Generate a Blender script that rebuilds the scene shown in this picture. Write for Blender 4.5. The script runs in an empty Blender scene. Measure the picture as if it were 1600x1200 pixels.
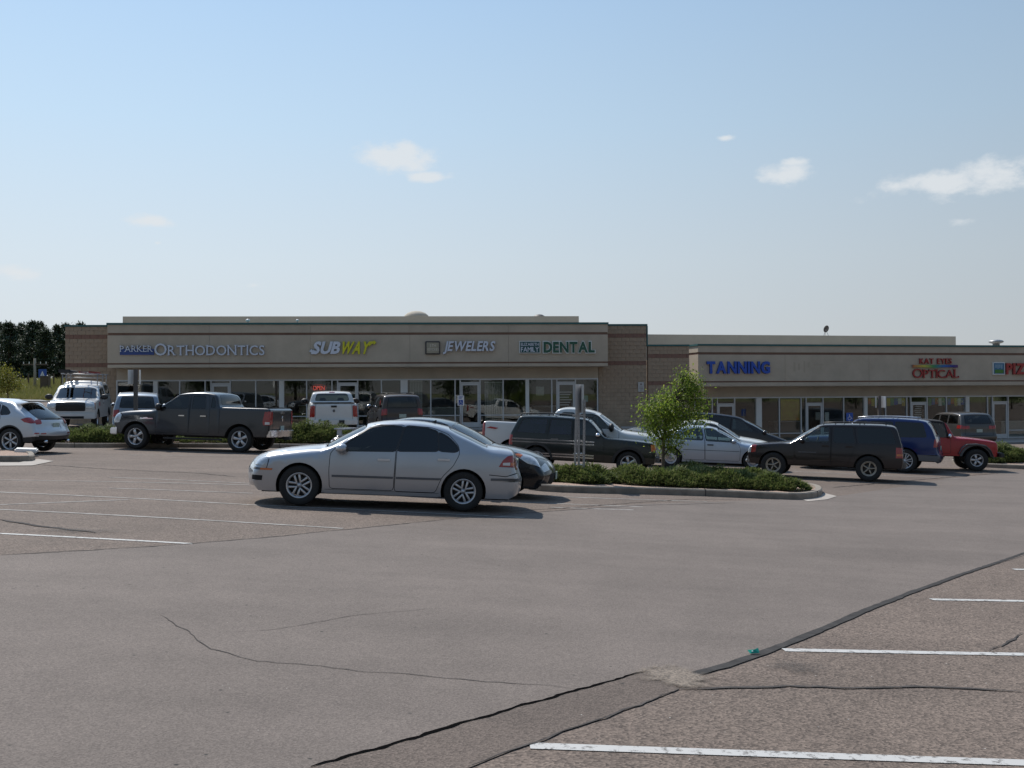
import bpy, bmesh, math, random
import numpy as np
from mathutils import Vector, Matrix
from mathutils.geometry import delaunay_2d_cdt
R = math.radians
random.seed(7); rng = np.random.default_rng(7)
C = bpy.context.scene.collection
sc = bpy.context.scene

# ------------------------------------------------------------ camera, sky, sun, exposure
FPX = 1650.0; EYE = 1.75; ROLL = R(.29); PITCH = R(.41)      # focal length in photo pixels (1600 wide)
cam_d = bpy.data.cameras.new('camera'); cam = bpy.data.objects.new('camera', cam_d); C.objects.link(cam)
cam_d.sensor_width = 36; cam_d.lens = 36 * FPX / 1600; cam_d.clip_end = 6000; cam_d.clip_start = .1
cam.matrix_world = Matrix.Translation((0, 0, EYE)) @ Matrix.Rotation(math.pi/2 + PITCH, 4, 'X') @ Matrix.Rotation(-ROLL, 4, 'Z')
sc.camera = cam
SUN_EL = R(50); SUN_AZ = R(-33)          # azimuth measured from +Y towards +X: behind the shops, to the left
world = bpy.data.worlds.new('World'); sc.world = world; world.use_nodes = True
wn = world.node_tree; wn.nodes.clear()
def WN(t, **k):
    n = wn.nodes.new(t)
    for a, b in k.items(): setattr(n, a, b)
    return n
def WL(a, b): wn.links.new(a, b)
sky = WN('ShaderNodeTexSky', sky_type='NISHITA', sun_disc=False, sun_elevation=SUN_EL, sun_rotation=SUN_AZ, altitude=1900.0, air_density=1.0, dust_density=1.6, ozone_density=2.2)
tc = WN('ShaderNodeTexCoord')
bg = WN('ShaderNodeBackground'); bg.inputs['Strength'].default_value = .118
wo = WN('ShaderNodeOutputWorld'); WL(bg.outputs[0], wo.inputs[0])
# pale summer haze towards the horizon, all the way round
sep = WN('ShaderNodeSeparateXYZ'); WL(tc.outputs['Generated'], sep.inputs[0])
hz = WN('ShaderNodeMapRange', interpolation_type='SMOOTHSTEP'); hz.inputs['From Min'].default_value = -.02; hz.inputs['From Max'].default_value = .36
hz.inputs['To Min'].default_value = .97; hz.inputs['To Max'].default_value = .93
WL(sep.outputs['Z'], hz.inputs['Value'])
hcol = WN('ShaderNodeValToRGB'); WL(sep.outputs['Z'], hcol.inputs[0])
cr = hcol.color_ramp
cr.elements[0].position = 0; cr.elements[0].color = (6.55, 6.75, 6.85, 1)
cr.elements[1].position = 1; cr.elements[1].color = (1.7, 2.9, 5.0, 1)
for p_, c_ in ((.12, (5.75, 6.55, 7.15)), (.24, (4.45, 5.85, 7.2)), (.36, (3.35, 4.85, 6.7)), (.6, (2.5, 4.0, 6.3))): e = cr.elements.new(p_); e.color = (*c_, 1)
# haze scatters forward: brighter towards the sun, duller away from it
_sd = (math.sin(SUN_AZ)*math.cos(SUN_EL), math.cos(SUN_AZ)*math.cos(SUN_EL), math.sin(SUN_EL))
dt = WN('ShaderNodeVectorMath', operation='DOT_PRODUCT'); dt.inputs[1].default_value = _sd; WL(tc.outputs['Generated'], dt.inputs[0])
h1 = WN('ShaderNodeMath', operation='MULTIPLY_ADD'); h1.inputs[1].default_value = .5; h1.inputs[2].default_value = .5; WL(dt.outputs['Value'], h1.inputs[0])
h2 = WN('ShaderNodeMath', operation='POWER'); h2.inputs[1].default_value = 3.5; WL(h1.outputs[0], h2.inputs[0])
h3 = WN('ShaderNodeMath', operation='MULTIPLY_ADD'); h3.inputs[1].default_value = .90; h3.inputs[2].default_value = .38; WL(h2.outputs[0], h3.inputs[0])
hv = WN('ShaderNodeVectorMath', operation='SCALE'); WL(hcol.outputs[0], hv.inputs[0]); WL(h3.outputs[0], hv.inputs['Scale'])
mxh = WN('ShaderNodeMix', data_type='RGBA'); WL(hz.outputs[0], mxh.inputs[0]); WL(sky.outputs[0], mxh.inputs[6]); WL(hv.outputs[0], mxh.inputs[7])
# small fair weather clouds: soft ellipses in direction space broken up by noise
def ray(px, py):
    u = (px - 800) / FPX; v = -(py - 600) / FPX
    c, s = math.cos(ROLL), math.sin(ROLL)
    U = u*c + v*s; V = -u*s + v*c
    return Vector((U, math.cos(PITCH) - V*math.sin(PITCH), math.sin(PITCH) + V*math.cos(PITCH)))
CLOUDS = [(622, 246, 64, 29, 1.25), (668, 276, 44, 10, 1.0), (1228, 273, 54, 20, .9), (1243, 253, 28, 8, .8), (1500, 284, 140, 27, .95), (1560, 268, 90, 24, .85),
          (1400, 292, 40, 20, .7), (1133, 216, 15, 5, .75), (236, 346, 38, 11, 1.0), (24, 426, 50, 15, .85), (246, 380, 8, 4, .6), (395, 446, 30, 7, .55), (1500, 346, 26, 9, .5),
          (1900, 230, 150, 40, .9), (2300, 330, 200, 30, .8), (-400, 260, 120, 30, .8), (-700, 380, 160, 24, .7)]
nz = WN('ShaderNodeTexNoise'); nz.inputs['Scale'].default_value = 34; nz.inputs['Detail'].default_value = 9; nz.inputs['Roughness'].default_value = .62
mp = WN('ShaderNodeMapping'); mp.inputs['Scale'].default_value = (1, 1, 1.8); WL(tc.outputs['Generated'], mp.inputs[0]); WL(mp.outputs[0], nz.inputs['Vector'])
acc = None
for (px, py, rx, ry, st) in CLOUDS:
    d = ray(px, py).normalized()
    az = math.atan2(d.x, d.y); el = math.asin(d.z)
    rgt = Vector((math.cos(az), -math.sin(az), 0)); up = rgt.cross(d)
    k1 = WN('ShaderNodeVectorMath', operation='DOT_PRODUCT'); k1.inputs[1].default_value = tuple(rgt * (FPX / rx)); WL(tc.outputs['Generated'], k1.inputs[0])
    k2 = WN('ShaderNodeVectorMath', operation='DOT_PRODUCT'); k2.inputs[1].default_value = tuple(up * (FPX / ry)); WL(tc.outputs['Generated'], k2.inputs[0])
    cb = WN('ShaderNodeCombineXYZ'); WL(k1.outputs['Value'], cb.inputs[0]); WL(k2.outputs['Value'], cb.inputs[1])
    # keep only the side of the sky where this cloud is
    k3 = WN('ShaderNodeVectorMath', operation='DOT_PRODUCT'); k3.inputs[1].default_value = tuple(d); WL(tc.outputs['Generated'], k3.inputs[0])
    lt = WN('ShaderNodeMath', operation='LESS_THAN'); WL(k3.outputs['Value'], lt.inputs[0]); lt.inputs[1].default_value = 0
    WL(lt.outputs[0], cb.inputs[2])
    ln = WN('ShaderNodeVectorMath', operation='LENGTH'); WL(cb.outputs[0], ln.inputs[0])
    mr = WN('ShaderNodeMapRange'); mr.inputs['From Min'].default_value = 1.25; mr.inputs['From Max'].default_value = .0; mr.inputs['To Max'].default_value = st
    WL(ln.outputs['Value'], mr.inputs['Value'])
    ml = WN('ShaderNodeMath', operation='MULTIPLY'); WL(mr.outputs[0], ml.inputs[0])
    iv = WN('ShaderNodeMath', operation='SUBTRACT'); iv.inputs[0].default_value = 1; WL(lt.outputs[0], iv.inputs[1]); WL(iv.outputs[0], ml.inputs[1])
    if acc is None: acc = ml
    else:
        mm = WN('ShaderNodeMath', operation='MAXIMUM'); WL(acc.outputs[0], mm.inputs[0]); WL(ml.outputs[0], mm.inputs[1]); acc = mm
nm = WN('ShaderNodeMapRange'); nm.inputs['From Min'].default_value = .3; nm.inputs['From Max'].default_value = .75; nm.inputs['To Min'].default_value = -.36; nm.inputs['To Max'].default_value = .36; nm.clamp = False
WL(nz.outputs['Fac'], nm.inputs['Value'])
ad = WN('ShaderNodeMath', operation='ADD'); WL(acc.outputs[0], ad.inputs[0]); WL(nm.outputs[0], ad.inputs[1])
cm = WN('ShaderNodeMapRange', interpolation_type='SMOOTHSTEP'); cm.inputs['From Min'].default_value = .14; cm.inputs['From Max'].default_value = .78; cm.inputs['To Max'].default_value = .82
WL(ad.outputs[0], cm.inputs['Value'])
gt = WN('ShaderNodeMath', operation='GREATER_THAN'); WL(acc.outputs[0], gt.inputs[0]); gt.inputs[1].default_value = .001
m3 = WN('ShaderNodeMath', operation='MULTIPLY'); WL(cm.outputs[0], m3.inputs[0]); WL(gt.outputs[0], m3.inputs[1])
cmx = WN('ShaderNodeMix', data_type='RGBA'); cmx.inputs[7].default_value = (5.9, 6.15, 6.35, 1)
WL(m3.outputs[0], cmx.inputs[0]); WL(mxh.outputs[2], cmx.inputs[6]); WL(cmx.outputs[2], bg.inputs[0])

sun_d = bpy.data.lights.new('sun', 'SUN'); sun_d.energy = 4.3; sun_d.angle = R(.6); sun_d.color = (1, .945, .87)
sun = bpy.data.objects.new('sun', sun_d); C.objects.link(sun)
sdir = Vector((math.sin(SUN_AZ)*math.cos(SUN_EL), math.cos(SUN_AZ)*math.cos(SUN_EL), math.sin(SUN_EL)))
sun.rotation_euler = sdir.to_track_quat('Z', 'Y').to_euler()
sc.view_settings.view_transform = 'Standard'; sc.view_settings.look = 'None'
sc.view_settings.exposure = .12; sc.view_settings.gamma = 1
sc.cycles.max_bounces = 8; sc.cycles.transparent_max_bounces = 16

# ------------------------------------------------------------ terrain level
def sm(a, b, x):
    t = min(1, max(0, (x - a) / (b - a))); return t*t*(3 - 2*t)
def soft(x, k, w=1.5):                      # smooth max(0, x-k)
    d = (x - k) / w
    return w * (math.log1p(math.exp(-abs(d))) + max(d, 0))
def zt(X, Y):
    bx = -.052*X + .024*soft(X, 6) - .026*soft(-X, 6) - .02*soft(-X, 16) + .02*soft(X, 24, 4)
    by = -.016 * (Y - soft(Y, 37, 3)) - .016*soft(-Y, 10, 3)
    near = bx + by
    if X < -35: near = min(near, .7)
    far = (-.1 + .35*sm(-9, -20, X)) * (1 - sm(4, 10, X)) + -1.08 * sm(4, 10, X)
    k = sm(37, 47, Y)
    z = near*(1-k) + far*k
    if Y > 55:
        l = sm(-18, -30, X)
        z += l * (1.0*sm(56, 78, Y) + 1.7*sm(80, 104, Y) + .6*sm(110, 160, Y))
        z += (1-l) * (.8*sm(75, 120, Y))
        z += 2.5*sm(250, 900, Y)
    return z
def hit(px, py, lift=0.0):
    d = ray(px, py); t0 = 2.0; 
    f = lambda t: EYE + t*d.z - zt(t*d.x, t*d.y) - lift
    t = t0
    while f(t) > 0 and t < 400: t *= 1.02
    lo, hi = t/1.02, t
    for _ in range(30):
        m = (lo+hi)/2
        if f(m) > 0: lo = m
        else: hi = m
    return Vector((lo*d.x, lo*d.y, zt(lo*d.x, lo*d.y)))
def at(px, py, Y):
    d = ray(px, py); t = Y / d.y
    return Vector((t*d.x, Y, EYE + t*d.z))

# ------------------------------------------------------------ object helpers
def tag(o, label=None, cat=None, group=None, kind=None):
    if label: o['label'] = label
    if cat: o['category'] = cat
    if group: o['group'] = group
    if kind: o['kind'] = kind
    return o
def empty(name, loc=(0, 0, 0), rz=0, label=None, cat=None, group=None, parent=None):
    o = bpy.data.objects.new(name, None); C.objects.link(o); o.empty_display_size = .2
    o.location = loc; o.rotation_euler = (0, 0, rz)
    if parent: o.parent = parent
    return tag(o, label, cat, group)
def link(name, me, mat=None, parent=None, loc=None, rot=None):
    o = bpy.data.objects.new(name, me); C.objects.link(o)
    if mat is not None and not me.materials: me.materials.append(mat)
    if parent: o.parent = parent
    if loc is not None: o.location = loc
    if rot is not None: o.rotation_euler = rot
    return o
def pymesh(name, V, F, smooth=False):
    me = bpy.data.meshes.new(name); me.from_pydata([tuple(v) for v in V], [], [tuple(f) for f in F])
    if smooth: me.shade_smooth()
    me.update(); return me
class MB:
    """collects shapes for one mesh"""
    def __init__(s): s.V = []; s.F = []; s.M = []
    def add(s, V, F, m=0):
        n = len(s.V); s.V += [tuple(v) for v in V]; s.F += [tuple(i+n for i in f) for f in F]; s.M += [m]*len(F); return s
    def box(s, x0, x1, y0, y1, z0, z1, m=0):
        V = [(x, y, z) for z in (z0, z1) for y in (y0, y1) for x in (x0, x1)]
        return s.add(V, [(0,2,3,1),(4,5,7,6),(0,1,5,4),(2,6,7,3),(0,4,6,2),(1,3,7,5)], m)
    def tube(s, pts, r, n=8, m=0, cap=True):
        pts = [Vector(p) for p in pts]; rs = r if isinstance(r, (list, tuple)) else [r]*len(pts)
        V = []; F = []
        for i, p in enumerate(pts):
            a = pts[max(i-1, 0)]; b = pts[min(i+1, len(pts)-1)]; d = (b-a).normalized()
            u = d.orthogonal().normalized() if i == 0 else (u - d*u.dot(d)).normalized()
            w = d.cross(u)
            for k in range(n):
                t = 2*math.pi*k/n; V.append(p + (u*math.cos(t) + w*math.sin(t))*rs[i])
        for i in range(len(pts)-1):
            for k in range(n):
                k2 = (k+1) % n; F.append((i*n+k, i*n+k2, (i+1)*n+k2, (i+1)*n+k))
        if cap: F.append(tuple(range(n-1, -1, -1))); F.append(tuple((len(pts)-1)*n+k for k in range(n)))
        return s.add(V, F, m)
    def ellip(s, c, r, nu=12, nv=8, m=0):
        V = []; F = []
        for j in range(nv+1):
            ph = math.pi*j/nv
            for i in range(nu):
                th = 2*math.pi*i/nu
                V.append((c[0]+r[0]*math.sin(ph)*math.cos(th), c[1]+r[1]*math.sin(ph)*math.sin(th), c[2]-r[2]*math.cos(ph)))
        for j in range(nv):
            for i in range(nu):
                i2 = (i+1) % nu; F.append((j*nu+i, j*nu+i2, (j+1)*nu+i2, (j+1)*nu+i))
        return s.add(V, F, m)
    def mesh(s, name, smooth=False, bevel=0):
        me = bpy.data.meshes.new(name); me.from_pydata(s.V, [], s.F)
        for p, m in zip(me.polygons, s.M): p.material_index = m; p.use_smooth = smooth
        if bevel:
            b = bmesh.new(); b.from_mesh(me)
            bmesh.ops.bevel(b, geom=b.edges[:], offset=bevel, segments=2, affect='EDGES', clamp_overlap=True)
            b.to_mesh(me); b.free()
            if smooth: me.shade_smooth()
        me.update(); return me
    def build(s, name, mat, parent=None, smooth=False, bevel=0, loc=None, rot=None):
        me = s.mesh(name, smooth, bevel)
        if isinstance(mat, (list, tuple)):
            for k in mat: me.materials.append(k)
            mat = None
        return link(name, me, mat, parent, loc, rot)

# ------------------------------------------------------------ materials
def mat(name, col, rough=.6, metal=0, noise=.0, nscale=3, coat=0, spec=.5, bump=0, bscale=30, emis=0, rvar=0, col2=None, coords='Object'):
    m = bpy.data.materials.new(name); m.use_nodes = True; nt = m.node_tree; b = nt.nodes['Principled BSDF']
    b.inputs['Base Color'].default_value = (*col, 1); b.inputs['Roughness'].default_value = rough; b.inputs['Metallic'].default_value = metal
    b.inputs['Coat Weight'].default_value = coat; b.inputs['Coat Roughness'].default_value = .1; b.inputs['Specular IOR Level'].default_value = spec
    tcn = nt.nodes.new('ShaderNodeTexCoord')
    if noise or col2:
        n = nt.nodes.new('ShaderNodeTexNoise'); n.inputs['Scale'].default_value = nscale; n.inputs['Detail'].default_value = 6; n.inputs['Roughness'].default_value = .6
        nt.links.new(tcn.outputs[coords], n.inputs['Vector'])
        r = nt.nodes.new('ShaderNodeValToRGB'); nt.links.new(n.outputs['Fac'], r.inputs[0])
        c2 = col2 or tuple(c*(1-noise) for c in col)
        r.color_ramp.elements[0].position = .32; r.color_ramp.elements[0].color = (*c2, 1)
        r.color_ramp.elements[1].position = .68; r.color_ramp.elements[1].color = (*[min(1, c*(1+noise*.6)) for c in col], 1)
        nt.links.new(r.outputs[0], b.inputs['Base Color'])
    if bump:
        n = nt.nodes.new('ShaderNodeTexNoise'); n.inputs['Scale'].default_value = bscale; n.inputs['Detail'].default_value = 5
        nt.links.new(tcn.outputs[coords], n.inputs['Vector'])
        bp = nt.nodes.new('ShaderNodeBump'); bp.inputs['Strength'].default_value = bump; bp.inputs['Distance'].default_value = .01
        nt.links.new(n.outputs['Fac'], bp.inputs['Height']); nt.links.new(bp.outputs[0], b.inputs['Normal'])
    if rvar:
        n = nt.nodes.new('ShaderNodeTexNoise'); n.inputs['Scale'].default_value = 2.2; n.inputs['Detail'].default_value = 7
        nt.links.new(tcn.outputs[coords], n.inputs['Vector'])
        mr = nt.nodes.new('ShaderNodeMapRange'); mr.inputs['To Min'].default_value = max(.02, rough-rvar); mr.inputs['To Max'].default_value = rough+rvar
        nt.links.new(n.outputs['Fac'], mr.inputs['Value']); nt.links.new(mr.outputs[0], b.inputs['Roughness'])
    if emis: b.inputs['Emission Color'].default_value = (*col, 1); b.inputs['Emission Strength'].default_value = emis
    return m
def glass_mat(name, tint, mirror=.08, rough=.0):
    m = bpy.data.materials.new(name); m.use_nodes = True; nt = m.node_tree; nt.nodes.clear()
    o = nt.nodes.new('ShaderNodeOutputMaterial'); t = nt.nodes.new('ShaderNodeBsdfTransparent'); t.inputs[0].default_value = (*tint, 1)
    g = nt.nodes.new('ShaderNodeBsdfGlossy'); g.inputs['Roughness'].default_value = rough; g.inputs[0].default_value = (1, 1, 1, 1)
    f = nt.nodes.new('ShaderNodeFresnel'); f.inputs[0].default_value = 1.5
    a = nt.nodes.new('ShaderNodeMath'); a.operation = 'MULTIPLY_ADD'; a.inputs[1].default_value = 1.0; a.inputs[2].default_value = mirror - .04; a.use_clamp = True
    nt.links.new(f.outputs[0], a.inputs[0])
    x = nt.nodes.new('ShaderNodeMixShader'); nt.links.new(a.outputs[0], x.inputs[0]); nt.links.new(t.outputs[0], x.inputs[1]); nt.links.new(g.outputs[0], x.inputs[2])
    nt.links.new(x.outputs[0], o.inputs[0]); return m
def asphalt_mat(name, base, agg, fine=260., contrast=.5, stain=.16, bump=.5, streak=0, chips=.14):
    m = bpy.data.materials.new(name); m.use_nodes = True; nt = m.node_tree; b = nt.nodes['Principled BSDF']; L = nt.links.new
    tcn = nt.nodes.new('ShaderNodeTexCoord'); co = tcn.outputs['Object']
    def noise(s, d=5, r=.6):
        n = nt.nodes.new('ShaderNodeTexNoise'); n.inputs['Scale'].default_value = s; n.inputs['Detail'].default_value = d; n.inputs['Roughness'].default_value = r; L(co, n.inputs['Vector']); return n.outputs['Fac']
    def ramp(src, p0, c0, p1, c1):
        r = nt.nodes.new('ShaderNodeValToRGB'); L(src, r.inputs[0]); r.color_ramp.elements[0].position = p0; r.color_ramp.elements[0].color = (*c0, 1)
        r.color_ramp.elements[1].position = p1; r.color_ramp.elements[1].color = (*c1, 1); return r.outputs[0]
    def mixc(f, a, c, mode='MIX'):
        x = nt.nodes.new('ShaderNodeMix'); x.data_type = 'RGBA'; x.blend_type = mode
        if isinstance(f, float): x.inputs[0].default_value = f
        else: L(f, x.inputs[0])
        L(a, x.inputs[6]); L(c, x.inputs[7]); return x.outputs[2]
    dk = tuple(c*(1-contrast) for c in base)
    v = nt.nodes.new('ShaderNodeTexVoronoi'); v.inputs['Scale'].default_value = fine*.35; L(co, v.inputs['Vector'])
    stone = ramp(v.outputs['Color'], .1, dk, .95, agg)
    fine_c = ramp(noise(fine, 3, .7), .3, dk, .72, tuple(min(1, c*1.35) for c in base))
    c = mixc(.55, fine_c, stone)
    big = ramp(noise(.35, 8, .62), .33, (1-stain,)*3, .68, (1+stain*.45,)*3)
    c = mixc(1.0, c, big, 'MULTIPLY')
    mid = ramp(noise(2.7, 6, .7), .3, (1-stain*.6,)*3, .7, (1+stain*.3,)*3)
    c = mixc(1.0, c, mid, 'MULTIPLY')
    if streak:                                  # long wear bands along the way the cars drive
        mp_ = nt.nodes.new('ShaderNodeMapping'); mp_.inputs['Rotation'].default_value = (0, 0, R(-52)); mp_.inputs['Scale'].default_value = (.05, 1.3, 1); L(co, mp_.inputs[0])
        ns = nt.nodes.new('ShaderNodeTexNoise'); ns.inputs['Scale'].default_value = 1.0; ns.inputs['Detail'].default_value = 6; L(mp_.outputs[0], ns.inputs['Vector'])
        c = mixc(1.0, c, ramp(ns.outputs['Fac'], .32, (1-streak,)*3, .68, (1+streak*.5,)*3), 'MULTIPLY')
    # scattered bright chips of quartz
    v2 = nt.nodes.new('ShaderNodeTexVoronoi'); v2.inputs['Scale'].default_value = 22; v2.inputs['Randomness'].default_value = 1; L(co, v2.inputs['Vector'])
    chip = ramp(v2.outputs['Distance'], chips*.6, (1, 1, 1), chips, (0, 0, 0))
    sp = ramp(v2.outputs['Color'], .84, (0, 0, 0), .86, (1, 1, 1)); msk = mixc(1.0, chip, sp, 'MULTIPLY')
    lite = nt.nodes.new('ShaderNodeRGB'); lite.outputs[0].default_value = (.5, .48, .44, 1)
    c = mixc(msk, c, lite.outputs[0])
    v3 = nt.nodes.new('ShaderNodeTexVoronoi'); v3.inputs['Scale'].default_value = 7; L(co, v3.inputs['Vector'])
    spot = ramp(v3.outputs['Distance'], .05, (1, 1, 1), .12, (0, 0, 0)); sp3 = ramp(v3.outputs['Color'], .76, (0, 0, 0), .78, (1, 1, 1))
    m3_ = mixc(1.0, spot, sp3, 'MULTIPLY'); dkc = nt.nodes.new('ShaderNodeRGB'); dkc.outputs[0].default_value = (.035, .033, .031, 1)
    c = mixc(m3_, c, dkc.outputs[0])
    L(c, b.inputs['Base Color']); b.inputs['Roughness'].default_value = .92; b.inputs['Specular IOR Level'].default_value = .3
    bp = nt.nodes.new('ShaderNodeBump'); bp.inputs['Strength'].default_value = bump; bp.inputs['Distance'].default_value = .006
    L(v.outputs['Distance'], bp.inputs['Height']); L(bp.outputs[0], b.inputs['Normal'])
    return m
def leaf_mat(name, cols, rough=.55, trans=.35):
    m = bpy.data.materials.new(name); m.use_nodes = True; nt = m.node_tree; b = nt.nodes['Principled BSDF']; L = nt.links.new
    g = nt.nodes.new('ShaderNodeNewGeometry'); r = nt.nodes.new('ShaderNodeValToRGB'); L(g.outputs['Random Per Island'], r.inputs[0])
    r.color_ramp.elements[0].color = (*cols[0], 1); r.color_ramp.elements[0].position = 0
    r.color_ramp.elements[1].color = (*cols[-1], 1); r.color_ramp.elements[1].position = 1
    for i, c in enumerate(cols[1:-1]): e = r.color_ramp.elements.new((i+1)/(len(cols)-1)); e.color = (*c, 1)
    L(r.outputs[0], b.inputs['Base Color']); b.inputs['Roughness'].default_value = rough; b.inputs['Specular IOR Level'].default_value = .25
    if trans:
        t = nt.nodes.new('ShaderNodeBsdfTranslucent'); mx = nt.nodes.new('ShaderNodeMixShader'); mx.inputs[0].default_value = trans
        hs = nt.nodes.new('ShaderNodeHueSaturation'); hs.inputs['Value'].default_value = 1.5; L(r.outputs[0], hs.inputs['Color']); L(hs.outputs[0], t.inputs[0])
        L(b.outputs[0], mx.inputs[1]); L(t.outputs[0], mx.inputs[2]); L(mx.outputs[0], nt.nodes['Material Output'].inputs[0])
    return m
M = {}
M['lane'] = asphalt_mat('asphalt lane', (.164, .135, .118), (.27, .225, .193), 300, .42, .15, .35, .09, .085)
M['lot'] = asphalt_mat('coarse asphalt', (.147, .114, .094), (.355, .275, .222), 180, .62, .2, .6, .08)
M['patch'] = asphalt_mat('patch asphalt', (.130, .102, .085), (.24, .19, .158), 240, .5, .2, .6)
M['tar'] = mat('tar', (.060, .057, .055), .9, spec=.08, noise=.3, nscale=8, bump=.3, bscale=60)
M['oldtar'] = mat('worn tar', (.078, .070, .066), .9, spec=.1, noise=.35, nscale=9)
M['dirt'] = mat('gravel dirt', (.25, .205, .155), .95, noise=.45, nscale=26, bump=.8, bscale=90)
M['concrete'] = mat('concrete', (.25, .215, .175), .9, noise=.25, nscale=5, bump=.3, bscale=60)
M['walk'] = mat('pavement concrete', (.37, .33, .29), .9, noise=.16, nscale=2, bump=.2, bscale=60)
M['mulch'] = mat('rock mulch', (.36, .25, .19), .95, noise=.5, nscale=30, bump=.9, bscale=60)
M['grass'] = mat('dry grass', (.20, .19, .075), .95, col2=(.10, .12, .04), nscale=.35, bump=.5, bscale=6)
M['stucco'] = mat('tan stucco', (.485, .415, .325), .92, noise=.13, nscale=.8, bump=.25, bscale=90)
M['stucco2'] = mat('pale stucco', (.47, .42, .34), .92, noise=.05, nscale=1.2, bump=.2, bscale=90)
M['band'] = mat('brown band', (.19, .115, .085), .9, noise=.12, nscale=2)
M['teal'] = mat('teal metal coping', (.03, .115, .115), .45, noise=.12, nscale=4)
M['block'] = mat('tan block', (.37, .28, .20), .92, noise=.18, nscale=2.2, bump=.6, bscale=40)
M['block_band'] = mat('red brown block', (.24, .14, .105), .92, noise=.18, nscale=2.2, bump=.6, bscale=40)
M['mortar'] = mat('mortar', (.33, .245, .18), .95, noise=.1)
M['alu'] = mat('pale aluminium', (.52, .54, .56), .42, metal=.35, noise=.05)
M['white'] = mat('white metal', (.72, .72, .70), .5, noise=.05, nscale=2)
M['shopglass'] = glass_mat('shop glass', (.85, .88, .87), .055)
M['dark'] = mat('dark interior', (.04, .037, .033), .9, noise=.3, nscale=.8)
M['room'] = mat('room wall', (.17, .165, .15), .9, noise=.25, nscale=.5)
M['blind'] = mat('vertical blind', (.45, .44, .40), .8)
M['roof'] = mat('roof membrane', (.42, .40, .36), .9, noise=.15, nscale=.6)
M['galv'] = mat('galvanised steel', (.33, .335, .34), .5, metal=.7, noise=.15, nscale=8)
M['polepaint'] = mat('brown steel', (.09, .08, .075), .6)
M['signback'] = mat('sign aluminium', (.50, .50, .50), .5, metal=.3, noise=.08, nscale=6)
M['blue_sign'] = mat('blue sign', (.02, .08, .36), .45)
M['signwhite'] = mat('sign white', (.74, .74, .72), .5)
M['bark'] = mat('bark', (.13, .10, .075), .9, noise=.3, nscale=12, bump=.6, bscale=40)
M['pinebark'] = mat('pine bark', (.11, .075, .055), .95, noise=.3, nscale=6)
M['leaf'] = leaf_mat('ash leaves', [(.06, .10, .014), (.10, .16, .02), (.16, .22, .035), (.24, .28, .05), (.08, .13, .02)], trans=.5)
M['leaf_yellow'] = leaf_mat('yellowing leaves', [(.14, .13, .02), (.20, .19, .03), (.10, .13, .02), (.25, .22, .04)])
M['juniper'] = leaf_mat('juniper sprays', [(.055, .08, .022), (.09, .125, .034), (.13, .165, .045), (.17, .175, .07), (.075, .10, .034)], .7, .25)
M['pine'] = leaf_mat('pine needles', [(.035, .052, .034), (.048, .068, .042), (.075, .10, .058), (.04, .058, .042)], .7, .1)
M['deadgrass'] = leaf_mat('grass blades', [(.22, .20, .07), (.16, .17, .05), (.28, .25, .11)], .8, .2)
# ------------------------------------------------------------ ground
def grid_mesh(name, xs, ys, keep=lambda x, y: True, lift=0):
    V = [(x, y, zt(x, y) + lift) for y in ys for x in xs]; n = len(xs); F = []
    for j in range(len(ys)-1):
        for i in range(n-1):
            if keep((xs[i]+xs[i+1])/2, (ys[j]+ys[j+1])/2): F.append((j*n+i, j*n+i+1, (j+1)*n+i+1, (j+1)*n+i))
    return pymesh(name, V, F, True)
LX0, LX1, LY0, LY1 = -50, 260, -190, 80
xs = list(np.arange(LX0, 50, .5)) + list(range(50, LX1+1, 6))[:-1] + [LX1]; ys = list(range(-190, -10, 5)) + list(np.arange(-10, LY1+.01, .5))
tag(link('parking_lot', grid_mesh('parking_lot', xs, ys), M['lot']), 'weathered coarse grey asphalt parking lot around the cars', kind='structure')
gx = [-3000, -1500, -700, -350, -200, -120, -80, -60] + list(np.arange(-50, 51, 2.)) + [60, 80, 100, 120, 150, 200, 260, 350, 700, 1500, 3000]
gy = [-1500, -600, -300, -190, -150, -100] + list(np.arange(-66, 80, 2.)) + [80, 82, 86, 90, 95, 100, 105, 110, 120, 130, 145, 160, 200, 260, 350, 500, 800, 1500, 4500]
gy = sorted(set(gy))
tag(link('grass_field', grid_mesh('grass_field', gx, gy, lambda x, y: not (LX0 < x < LX1 and LY0 < y < LY1)), M['grass']), 'dry grassy ground rising beyond the parking lot', kind='structure')

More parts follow.
